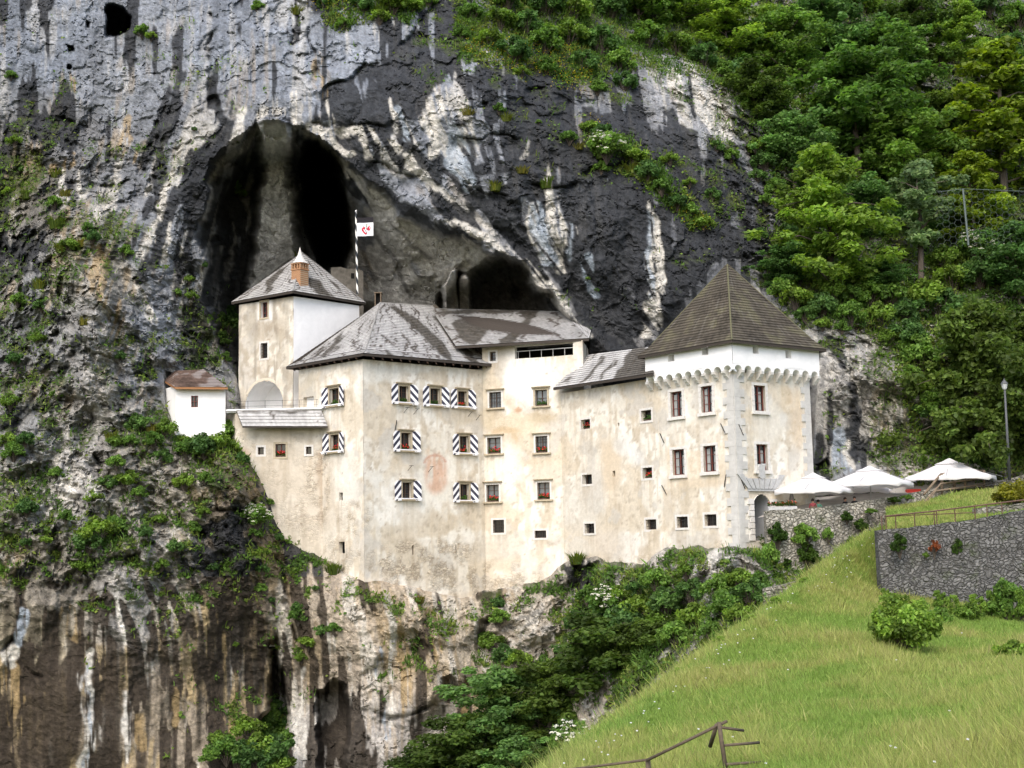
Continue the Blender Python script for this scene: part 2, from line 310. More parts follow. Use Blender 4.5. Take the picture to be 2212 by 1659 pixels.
# ================================================================== rock colours (stains stay where they are, cave shade painted in)
T = np.array([ # u, v, dark, warm, light, green
 (60,60,.32,.08,.12,.05),(250,200,.13,.12,.14,.03),(450,100,.12,0,.12,.02),(650,100,.12,.03,.16,.02),(740,120,.08,0,.16,.02),(200,80,.12,.03,.14,.02),(350,180,.15,.05,.12,.03),(60,300,.4,.2,.2,.4),(200,300,.22,.15,.16,.12),(60,400,.35,.25,.2,.5),
 (300,330,.3,.15,.25,.2),(430,250,.3,0,.25,.03),(560,190,.25,.05,.5,.02),(640,220,.05,.15,.85,0),(850,170,.9,0,.12,0),(760,220,.9,0,.1,0),(950,120,.85,0,.12,.05),(1010,60,.8,0,.2,.3),(1100,250,.78,0,.25,.03),
 (940,250,.25,.12,.8,0),(900,300,.42,.06,.55,0),(830,330,.4,.05,.55,0),(1000,360,.5,.05,.5,0),(1080,470,.5,.08,.55,0),(1150,200,.85,0,.15,.05),(1300,230,.75,.05,.2,.1),(1430,180,.2,.1,.7,.1),(1530,230,.3,.05,.6,.1),(1600,330,.5,.05,.35,.3),(1200,330,.78,.05,.15,.03),(1050,350,.6,0,.4,0),
 (1000,420,.45,.05,.55,0),(1150,430,.5,0,.5,0),(1250,450,.88,0,.08,.02),(1350,480,.92,.03,.06,.03),(1300,620,.8,0,.2,.03),(1500,520,.93,0,.06,.05),(1600,500,.8,0,.2,.25),(870,480,.25,.1,.2,0),(820,560,.1,.15,.15,0),(1000,520,.5,.2,.3,0),
 (500,400,.9,.1,.05,.02),(480,600,.9,.2,.1,.1),(590,430,.15,.1,.3,0),(700,430,.9,0,0,0),(350,450,.6,0,.4,.05),(250,440,.2,.15,.6,.08),(60,540,.8,.05,.15,.1),(150,560,.25,.4,.5,.5),(220,620,.2,.25,.45,.15),(400,600,.45,.1,.5,.08),
 (450,720,.6,.1,.3,.3),(100,700,.35,.15,.3,.45),(250,750,.2,.15,.5,.2),(350,720,.3,.1,.4,.25),(60,850,.4,.15,.2,.35),(220,850,.2,.15,.45,.1),(60,1000,.2,.1,.6,.35),(150,1050,.1,.08,.95,.25),(250,1000,.15,.05,.35,.25),
 (350,1050,.2,.2,.55,.5),(480,970,.2,.2,.4,.7),(470,1050,.45,.3,.2,.4),(200,1160,.3,.05,.5,.45),(350,1150,.3,.1,.6,.35),(500,1160,.85,.35,.1,.2),(540,1300,.8,.4,.1,.25),(100,1230,.45,.15,.4,.2),(300,1280,.35,.05,.6,.2),
 (60,1330,.5,.55,.25,.1),(60,1500,.45,.5,.14,0),(200,1500,.50,.4,.16,0),(330,1400,.3,.25,.4,.05),(400,1550,.5,.5,.2,.1),(500,1450,.85,.3,.1,.05),(300,1620,.5,.4,.16,0),(700,1330,.12,.25,.35,.15),(850,1400,.05,.45,.35,.03),(900,1350,.12,.2,.3,.1),
 (900,1500,.08,.35,.4,0),(850,1600,.18,.15,.4,0),(720,1600,.9,.3,.0,0),(650,1560,.15,.15,.55,.03),(1000,1380,.2,.3,.6,.15),(1180,1330,.15,.3,.65,.12),(1260,1270,.6,.05,.35,.4),(1500,1240,.1,.15,.85,.35),(1400,1300,.3,.1,.6,.9),
 (1850,830,.2,.15,.75,.2),(1850,900,.3,.2,.6,.15),(1800,960,.5,.05,.35,.05),(1900,950,.3,.2,.6,.2),(1780,620,.2,.05,.5,.8),(1900,100,.2,.1,.6,.8),(1650,150,.2,.1,.6,.8),(2200,200,.4,.1,.4,.8),(2200,600,.2,.1,.4,1),(1400,60,.3,.1,.5,.8),(1150,60,.4,.1,.5,.85),(2000,900,.2,.1,.5,.8),(1700,1280,.2,.1,.5,.9)])
tv = idw(T[:, :2], T[:, 2:], q, 3.4).reshape(U.shape + (4,)); DKd, WMd, LTd, GRd = [tv[..., i] for i in range(4)]
# streaks: noise smeared along a flow field (down the face, slanting along the cave rib)
A = np.array([(600,150,0),(200,100,0),(900,100,2),(880,380,36),(960,450,46),(1060,500,46),(1130,560,40),(1200,640,40),(1290,740,40),(830,560,32),(1100,420,12),(1250,450,3),(1500,500,2),(400,420,-16),(330,620,-16),(480,330,-22),(250,800,-20),(150,1100,-25),(350,1150,30),(100,1500,0),(500,1500,0),(850,1550,0),(900,1330,10),(1200,1300,25),(1800,950,0),(1900,400,0),(1150,250,0)], float)
ang = np.radians(idw(A[:, :2], A[:, 2:], q, 4.0)[:, 0].reshape(U.shape)); fx, fy = np.sin(ang), np.cos(ang)
def smear(N, L):
    ii, jj = np.meshgrid(np.arange(NV, dtype=np.float32), np.arange(NU, dtype=np.float32), indexing='ij')
    acc = N.copy(); tot = 1.0
    for sgn in (1, -1):
        pi, pj = ii.copy(), jj.copy()
        for k in range(L):
            a = np.clip(pi, 0, NV-1).astype(np.int32); b = np.clip(pj, 0, NU-1).astype(np.int32)
            pi = pi + sgn * fy[a, b]; pj = pj + sgn * fx[a, b]
            a = np.clip(np.round(pi), 0, NV-1).astype(np.int32); b = np.clip(np.round(pj), 0, NU-1).astype(np.int32); acc += N[a, b]; tot += 1
    acc = acc / tot; return acc
def uniform(N):
    N = (N - N.mean()) / (N.std() + 1e-9); t = 1 / (1 + np.exp(-1.702 * N)); return t
g1 = perlin(U/26, V/60, 0, 51) + .7*perlin(U/11, V/30, 0, 52) + .9*perlin(U/70, V/110, 0, 57); g2 = .9*perlin(U/60, V/90, 0, 58) + perlin(U/18, V/50, 0, 53) + .7*perlin(U/7, V/20, 0, 54)
S1 = uniform(smear(g1, 26) + .35*n1*.3); S2 = uniform(smear(g2, 30) + .1*n2); S3 = uniform(smear(perlin(U/9, V/16, 0, 55) + .6*perlin(U/4.5, V/9, 0, 56), 22))
blotch = uniform(fbm(X_/1.6, Y0/1.6, Z_/1.6, 4, 61)); blot2 = uniform(fbm(X_/.7, Y0/.7, Z_/.7, 3, 62)); patch = uniform(fbm(X_/5, Y0/5, Z_/6, 3, 63))
rugged = sstep(.6, 1.1, AMP)                            # broken rock is blotchy, smooth walls streaky
sd_ = S1*(1-rugged) + (.45*S1 + .55*blotch)*rugged; sl_ = S2*(1-rugged) + (.35*S2 + .65*blot2)*rugged
dens = lambda s, d, soft=.05: sstep(1-d-soft, 1-d+soft, s) * (d > .01)
mD = dens(sd_, DKd*.86, .035); mL = dens(sl_, LTd*.64, .09) * .8 * (1 - .45*sstep(320, 200, V)*sstep(780, 700, U)); mW = dens(uniform(.6*S3 + .8*patch), WMd*.7, .16)
# drawn stains
strk = lambda L: np.maximum.reduce([stroke(s, UW, VW, 3.0) for s in L])
pol = lambda L: np.maximum.reduce([sstep(-3, 3, polysd(s, UW, VW)) for s in L])
darkP = pol([[(690,198),(740,172),(830,132),(900,62),(945,15),(985,60),(975,150),(945,182),(915,215),(897,258),(850,273),(780,268),(720,258),(682,266),(678,225)],
 [(975,170),(1100,160),(1300,240),(1480,270),(1600,330),(1640,420),(1560,480),(1440,400),(1350,380),(1280,395),(1180,400),(1050,360),(1035,320),(1075,250),(1000,215)],
 [(1215,400),(1400,390),(1392,600),(1405,740),(1340,720),(1290,650),(1225,520),(1215,430)],[(1430,430),(1560,480),(1640,480),(1650,560),(1560,560),(1480,640),(1440,690),(1425,560)],
 [(1085,290),(1130,300),(1150,330),(1130,345),(1100,380),(1040,385),(1010,390),(1000,370),(1060,345),(1070,320)]])
darkS = strk([[(470,290,20),(430,380,24),(400,520,22),(390,640,18),(400,720,10)],[(350,330,12),(345,430,16),(335,520,8)],[(455,170,8),(458,230,11),(485,265,12),(505,262,4)],[(1000,265,9),(1010,330,14),(1015,370,8)],[(870,300,10),(875,340,14),(868,365,4)],
 [(815,315,6),(820,345,9),(815,360,3)],[(840,420,8),(960,500,10),(1040,540,9),(1120,640,8),(1150,680,5)],[(1065,470,5),(1150,545,6),(1240,650,8),(1340,760,10)],[(935,400,12),(950,440,16),(1000,480,8)],[(1100,440,10),(1110,480,22),(1150,545,10)],[(1160,460,10),(1165,520,12),(1150,545,4)],
 [(35,1270,12),(38,1400,16)],[(110,1330,16),(112,1500,24),(105,1659,26)],[(165,1390,20),(160,1450,26),(140,1659,20)],[(235,1390,14),(238,1659,20)],[(60,1400,20),(66,1500,22),(64,1659,24)],[(360,1270,12),(362,1420,18),(380,1560,10)],[(300,1560,8),(305,1659,14)],[(462,1300,14),(470,1620,22)],[(330,1330,10),(325,1420,14)],
 [(5,1500,8),(12,1580,16),(10,1659,22)],[(215,1600,10),(220,1659,16)],[(905,1520,3),(908,1580,8),(900,1610,5)],[(790,1580,5),(795,1640,12)],[(1060,1250,5),(1080,1300,8)],[(1795,850,6),(1790,940,10),(1795,1000,5)],[(1845,830,8),(1850,900,14),(1835,940,6)],[(1765,950,10),(1768,1010,14)],[(1880,950,6),(1885,990,9)]])
lightS = strk([[(1185,366,8),(1193,440,18),(1205,520,18),(1213,590,10)],[(1405,436,4),(1412,510,16),(1422,600,22),(1405,690,18),(1398,730,10)],[(935,185,3),(942,240,16),(930,290,14),(945,330,10)],[(670,276,10),(790,284,11),(860,330,10)],[(640,205,9),(645,262,12)],[(845,216,4),(856,262,8)],[(700,215,3),(716,262,7)],[(955,225,10),(915,262,16)],
 [(960,470,9),(1060,512,12),(1135,570,11),(1205,655,13),(1265,725,9)],[(1010,520,5),(1100,590,4)],[(440,540,8),(430,640,12)],[(400,600,4),(385,680,10)],[(455,400,3),(440,470,7)],[(540,300,4),(500,340,6)],[(640,300,2),(720,345,6),(800,420,8),(880,475,7)],[(880,340,7),(940,400,9)],[(700,290,8),(760,330,8)],[(790,300,6),(800,345,8)],[(1000,280,10),(990,350,8)],[(330,480,6),(300,560,8)],[(370,480,4),(350,560,8)],[(300,620,6),(330,700,10)],[(410,500,3),(395,560,6)],[(476,540,6),(467,630,8)],[(372,380,7),(340,470,8)],[(520,238,8),(512,320,9)],[(132,360,4),(133,440,9)],[(165,375,3),(172,440,8)],[(560,250,8),(610,245,8)],[(1145,440,12),(1150,500,14),(1180,560,10)],[(1125,560,6),(1160,640,3)],
 [(190,1410,10),(192,1500,15),(185,1659,11)],[(268,1500,6),(280,1560,13),(275,1640,8)],[(30,1415,24),(32,1440,12)],[(842,1290,10),(850,1440,6),(840,1560,7)],[(660,1440,6),(640,1580,14),(650,1659,16)],[(1140,305,3),(1130,345,6)],[(1800,970,8),(1810,1010,10)],[(1830,960,8),(1832,1000,10)],[(1240,490,2),(1241,505,4)],[(115,1000,20),(150,1050,24),(100,1120,18)],[(1555,1200,22),(1500,1230,16)],[(200,1040,14),(235,1090,10)]])
lightP = pol([[(1420,150),(1470,150),(1540,200),(1585,260),(1595,300),(1570,310),(1510,262),(1500,240),(1450,200)]])
blueS = strk([[(1150,440,14),(1165,500,22),(1190,560,20)],[(860,230,6),(880,300,8)],[(985,250,12),(990,350,22),(1010,400,16)],[(1275,560,14),(1290,640,12)],[(1810,940,12),(1815,1005,16)],[(1230,480,2),(1236,560,4)],[(820,1400,6),(835,1600,8)],[(190,1440,6),(190,1659,6)],[(1400,470,6),(1405,640,8)],[(40,1330,14),(45,1390,10)]])
ochS = strk([[(25,1430,22),(32,1500,24),(30,1560,10)],[(380,1500,14),(382,1560,10)],[(300,1560,16),(305,1610,14)],[(150,1330,20),(155,1380,10)],[(470,1330,8),(500,1480,12),(500,1620,8)],[(855,1340,10),(862,1420,22),(870,1530,10)],[(935,1340,8),(945,1400,14)],[(275,260,10),(280,330,22)],[(150,160,8),(160,200,10)],[(680,120,8),(690,200,12)],[(1000,1480,8),(1010,1600,9)],[(205,560,30),(230,640,24),(250,720,10)],[(920,1330,8),(960,1345,6)],[(110,370,14),(170,345,10)]])
rn = uniform(fbm(X_/.35, Y0/.35, Z_/.35, 3, 66)); tone_ = .06*(patch-.5) + .05*(blotch-.5) + .05*(S2-.5)*(1-rugged) + .05*(rid-.5)*(1-rugged); base = np.stack([.165 + tone_, .175 + tone_, .188 + .95*tone_], -1)
TI = np.array([(100,100,.165,.185,.215),(500,100,.18,.20,.23),(250,180,.19,.205,.225),(700,150,.20,.22,.25),(900,250,.20,.215,.24),(450,250,.16,.17,.185),(1300,300,.15,.16,.175),(1500,500,.12,.125,.135),(1500,220,.27,.275,.28),(60,400,.15,.14,.12),(300,400,.19,.20,.215),(150,300,.175,.18,.185),(230,600,.285,.27,.235),(200,720,.275,.27,.255),(60,700,.20,.205,.205),(350,700,.21,.225,.245),(300,800,.20,.21,.225),(330,540,.19,.205,.225),(420,600,.175,.185,.20),
 (230,880,.27,.26,.235),(60,900,.24,.24,.23),(150,1050,.33,.32,.30),(300,1030,.27,.25,.21),(400,1100,.30,.275,.225),(250,1180,.26,.25,.225),(500,1130,.14,.115,.085),(540,1250,.105,.085,.062),(480,1350,.11,.088,.062),(100,1250,.22,.20,.165),(300,1290,.28,.27,.25),(60,1380,.23,.20,.14),(200,1500,.12,.10,.075),(60,1560,.14,.11,.07),(400,1550,.16,.135,.10),(560,1430,.10,.085,.065),
 (680,1270,.34,.29,.225),(720,1400,.33,.28,.215),(850,1330,.40,.335,.25),(900,1420,.37,.31,.23),(850,1570,.33,.31,.28),(1000,1400,.36,.315,.245),(1000,1520,.31,.255,.185),(1180,1330,.40,.36,.295),(1100,1400,.34,.30,.24),(650,1600,.34,.32,.285),(1300,1280,.24,.225,.195),(1500,1230,.42,.40,.36),(1450,1330,.32,.30,.26),(1850,900,.33,.315,.28),(1900,200,.27,.265,.25),(2150,300,.22,.22,.22),(1800,950,.22,.235,.25)], float)
TI[:, 2:] *= np.where((TI[:, 0:1] > 620) & (TI[:, 1:2] > 1200), 1.06, 1.0)
tint = idw(TI[:, :2], TI[:, 2:], q, 4.0).reshape(U.shape + (3,)); base = tint*(1 + 4.2*tone_[..., None] + (.22*(blot2-.5)+.25*(blk2))[..., None]*rugged[..., None]); lower = sstep(1180, 1330, V) * sstep(1250, 950, U)
CB = base
def over(c, m, col, k=1.0): return c*(1-(m*k)[..., None]) + np.asarray(col)*(m*k)[..., None]
CB = over(CB, mW, (.235,.18,.105), .7); CB = over(CB, mL, (.46,.44,.39), .85)
ll = sstep(1230, 1350, V)*sstep(640, 540, U); S3w = uniform(.8*smear(perlin(U/14, V/60, 0, 59), 30)/.3 + .2*n1); base = base*(1 + ll*(1.5*(S3w-.5)))[..., None]; CB = CB*(1 + ll*(1.3*(S3w-.5)))[..., None]; CB = over(CB, ll*sstep(.62, .8, S3w)*sstep(.3,.6,patch), (.27,.205,.10), .6)
dcol = np.where(lower[..., None] > .4, np.array([.038,.030,.022]), np.array([.026,.028,.031]))
CB = over(CB, np.maximum(mD, darkP*sstep(.06, .16, S2)), dcol, .93)
CB = over(CB, darkS*sstep(.1, .25, S3*.6+S2*.5), dcol, .92)
CB = over(CB, ochS*sstep(.2, .55, S3), (.27,.195,.095), .7)
CB = over(CB, np.maximum(lightS, lightP)*sstep(.12, .4, S3), (.48,.46,.41), .88)
CB = over(CB, blueS*sstep(.15, .5, S3), (.27,.31,.35), .8)
# cave interiors: shade painted in dark, lit column and right wall painted paler
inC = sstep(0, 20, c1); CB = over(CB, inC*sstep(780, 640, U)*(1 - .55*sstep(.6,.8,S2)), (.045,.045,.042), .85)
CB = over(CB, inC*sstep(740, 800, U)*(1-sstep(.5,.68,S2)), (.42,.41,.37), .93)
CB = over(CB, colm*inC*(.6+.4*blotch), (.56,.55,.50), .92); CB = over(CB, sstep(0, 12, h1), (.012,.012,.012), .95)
CB = over(CB, strk([[(470,420,3),(455,520,6),(452,570,3)],[(500,480,2),(492,600,5)],[(545,330,5),(530,420,8),(540,500,3)],[(470,620,3),(478,700,6)]])*sstep(.3,.5,S3), (.22,.21,.18), .85)
CB = over(CB, strk([[(790,470,4),(850,560,7),(880,640,5)],[(840,470,3),(930,560,5)],[(780,540,3),(810,610,6)]]), (.10,.098,.09), .7)
CB = over(CB, np.maximum(stroke([(600,266,5),(545,296,9),(490,350,9),(462,400,5)], UW, VW, 6), stroke([(640,274,4),(700,312,7),(745,352,6)], UW, VW, 5))*(.5+.5*sstep(.3,.6,S3)), (.26,.245,.19), .8)  # lit rim of the cave ceiling, painted in as pale strokes
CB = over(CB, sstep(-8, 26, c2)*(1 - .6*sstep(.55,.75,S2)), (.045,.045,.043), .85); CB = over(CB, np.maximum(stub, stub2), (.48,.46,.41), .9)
CB = over(CB, dens(blot2, .16, .04)*(1-inC)*rugged*.8, (.05,.05,.045), .8)
# moss and thin soil on broken ground
soil = sstep(.25, .6, NRM[..., 2]); mG = np.clip(dens(uniform(.7*blotch+.6*patch+.5*soil), np.clip(GRd, 0, 1)*.8, .10), 0, 1)
CB = over(CB, mG, (.050,.062,.022), .8)
ls = sstep(.45,.55, patch); CB = CB * (.80 + .40*rn + 0)[..., None] * (.9 + .2*S3)[..., None]
CB = CB * (1 - .35*groove[..., None])
idx = np.arange(NV*NU).reshape(NV, NU)
FACES = np.stack([idx[:-1, :-1], idx[1:, :-1], idx[1:, 1:], idx[:-1, 1:]], -1).reshape(-1, 4)
m_cliff = mat('limestone', rough=.9, spec=.15)
at = nd(m_cliff, 'ShaderNodeAttribute', attribute_name='Col'); ge = nd(m_cliff, 'ShaderNodeNewGeometry')
nz = nd(m_cliff, 'ShaderNodeTexNoise', i_Scale=5.0, i_Detail=6, i_Roughness=.7); lk(m_cliff, ge.outputs['Position'], nz.inputs['Vector'])
nv_ = nd(m_cliff, 'ShaderNodeTexVoronoi', i_Scale=2.2, feature='DISTANCE_TO_EDGE')
wv = nd(m_cliff, 'ShaderNodeTexNoise', i_Scale=1.3, i_Detail=3); lk(m_cliff, ge.outputs['Position'], wv.inputs['Vector'])
vm = nd(m_cliff, 'ShaderNodeVectorMath', operation='MULTIPLY_ADD'); lk(m_cliff, wv.outputs['Color'], vm.inputs[0]); vm.inputs[1].default_value = (1.6,)*3; lk(m_cliff, ge.outputs['Position'], vm.inputs[2]); lk(m_cliff, vm.outputs[0], nv_.inputs['Vector'])
f1 = ramp(m_cliff, nz.outputs[0], [(.3, .72), (.7, 1.28)]); f2 = ramp(m_cliff, nv_.outputs[0], [(0, .62), (.035, 1.0)])
c_ = mixrgb(m_cliff, 'MULTIPLY', 1.0, at.outputs['Color'], f1); c_ = mixrgb(m_cliff, 'MULTIPLY', .6, c_, f2); lk(m_cliff, c_, BS(m_cliff).inputs['Base Color'])
bp = nd(m_cliff, 'ShaderNodeBump', i_Strength=.9, i_Distance=.12); lk(m_cliff, nz.outputs[0], bp.inputs['Height']); lk(m_cliff, bp.outputs[0], BS(m_cliff).inputs['Normal'])
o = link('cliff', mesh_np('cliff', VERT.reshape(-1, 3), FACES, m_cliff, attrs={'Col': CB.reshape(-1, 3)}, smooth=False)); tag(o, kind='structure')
def cliff_at(u, v):
    i = np.clip(np.round((np.asarray(v) - vs_[0]) / STEP), 0, NV-1).astype(int); j = np.clip(np.round((np.asarray(u) - us[0]) / STEP), 0, NU-1).astype(int)
    return VERT[i, j], NRM[i, j]
m_gnd = noise_mat('valley_soil', (.06,.075,.03), .4, .3)
gv = [(-900,-60,-34),(900,-60,-34),(900,400,-34),(-900,400,-34)]
tag(link('valley_ground', mesh_np('valley_ground', gv, [[0,1,2,3]], m_gnd)), kind='structure')
# ================================================================== THE CASTLE
def vcol_mat(name, rough=.9, nscale=6.0, var=.12, bump=.4, dist=.03, stones=False, spec=.2):
    m = mat(name, rough=rough, spec=spec); at = nd(m, 'ShaderNodeAttribute', attribute_name='Col'); ge = nd(m, 'ShaderNodeNewGeometry')
    nz = nd(m, 'ShaderNodeTexNoise', i_Scale=nscale, i_Detail=6, i_Roughness=.7); lk(m, ge.outputs['Position'], nz.inputs['Vector'])
    c = mixrgb(m, 'MULTIPLY', 1.0, at.outputs['Color'], ramp(m, nz.outputs[0], [(.3, 1-var), (.7, 1+var)])); h = nz.outputs[0]
    if stones:                       # bare masonry where the plaster has come off
        st = nd(m, 'ShaderNodeAttribute', attribute_name='Stone')
        mp = nd(m, 'ShaderNodeMapping'); mp.inputs['Scale'].default_value = (3.1, 3.1, 5.6); wn = nd(m, 'ShaderNodeTexNoise', i_Scale=1.1, i_Detail=2)
        lk(m, ge.outputs['Position'], wn.inputs['Vector']); va = nd(m, 'ShaderNodeVectorMath', operation='MULTIPLY_ADD'); va.inputs[1].default_value = (.22,)*3
        lk(m, wn.outputs['Color'], va.inputs[0]); lk(m, ge.outputs['Position'], va.inputs[2]); lk(m, va.outputs[0], mp.inputs[0])
        vo = nd(m, 'ShaderNodeTexVoronoi', feature='DISTANCE_TO_EDGE', i_Scale=1.0); lk(m, mp.outputs[0], vo.inputs['Vector'])
        vc = nd(m, 'ShaderNodeTexVoronoi', i_Scale=1.0); lk(m, mp.outputs[0], vc.inputs['Vector'])
        j = ramp(m, vo.outputs[0], [(0, .58), (.08, 1.0)]); c2 = mixrgb(m, 'MULTIPLY', st.outputs['Fac'], c, j)
        bw = nd(m, 'ShaderNodeRGBToBW'); lk(m, vc.outputs['Color'], bw.inputs[0])
        c2 = mixrgb(m, 'MULTIPLY', st.outputs['Fac'], c2, ramp(m, bw.outputs[0], [(.2, .78), (.8, 1.15)])); c = c2
        ma = nd(m, 'ShaderNodeMath', operation='MULTIPLY'); lk(m, ramp(m, vo.outputs[0], [(0, 0.0), (.12, 1.0)]), ma.inputs[0]); lk(m, st.outputs['Fac'], ma.inputs[1])
        ad = nd(m, 'ShaderNodeMath', operation='MULTIPLY_ADD'); lk(m, ma.outputs[0], ad.inputs[0]); ad.inputs[1].default_value = 2.0; lk(m, nz.outputs[0], ad.inputs[2]); h = ad.outputs[0]
    lk(m, c, BS(m).inputs['Base Color'])
    b = nd(m, 'ShaderNodeBump', i_Strength=bump, i_Distance=dist); lk(m, h, b.inputs['Height']); lk(m, b.outputs[0], BS(m).inputs['Normal']); return m
m_plaster = vcol_mat('old_plaster', stones=True, nscale=4.0, var=.10, bump=.55)
m_white = noise_mat('white_limewash', (.80,.80,.79), .05, 2.0, .9, .2)
m_stone_t = noise_mat('tan_stone_trim', (.42,.36,.26), .25, 6, .9, .4)
m_stone_w = noise_mat('pale_stone_trim', (.62,.60,.56), .15, 5, .9, .4)
m_stone_g = noise_mat('grey_stone_trim', (.42,.42,.41), .2, 5, .9, .4)
m_frame = noise_mat('dark_brown_timber', (.075,.045,.032), .3, 8, .7, .2)
m_red = noise_mat('red_brown_timber', (.14,.045,.035), .25, 8, .6, .2)
m_iron = noise_mat('wrought_iron', (.03,.028,.027), .3, 10, .6, .2)
m_glass = mat('window_glass', (.018,.02,.022), .08, spec=.6)
m_glass2 = mat('sky_painted_glass', (.10,.115,.13), .10, spec=.8)  # grey-blue base colour stands in for reflected sky
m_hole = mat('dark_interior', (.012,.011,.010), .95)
m_curt = noise_mat('pale_curtain', (.30,.31,.30), .15, 5, .9, .1)
m_wpaint = noise_mat('white_paint', (.78,.78,.79), .06, 6, .6, .1)
m_wood = noise_mat('weathered_timber', (.17,.13,.09), .35, 5, .85, .4)
m_shut = mat('striped_shutter_paint', rough=.6)
_uv = nd(m_shut, 'ShaderNodeUVMap'); _sx = nd(m_shut, 'ShaderNodeSeparateXYZ'); lk(m_shut, _uv.outputs[0], _sx.inputs[0])
_a = nd(m_shut, 'ShaderNodeMath', operation='ADD'); lk(m_shut, _sx.outputs[0], _a.inputs[0]); lk(m_shut, _sx.outputs[1], _a.inputs[1])
_b = nd(m_shut, 'ShaderNodeMath', operation='MULTIPLY'); lk(m_shut, _a.outputs[0], _b.inputs[0]); _b.inputs[1].default_value = 1.62
_c = nd(m_shut, 'ShaderNodeMath', operation='FRACT'); lk(m_shut, _b.outputs[0], _c.inputs[0])
_d = nd(m_shut, 'ShaderNodeMath', operation='GREATER_THAN'); lk(m_shut, _c.outputs[0], _d.inputs[0]); _d.inputs[1].default_value = .5
lk(m_shut, mixrgb(m_shut, 'MIX', _d.outputs[0], (.80,.80,.82), (.035,.036,.060)), BS(m_shut).inputs['Base Color'])

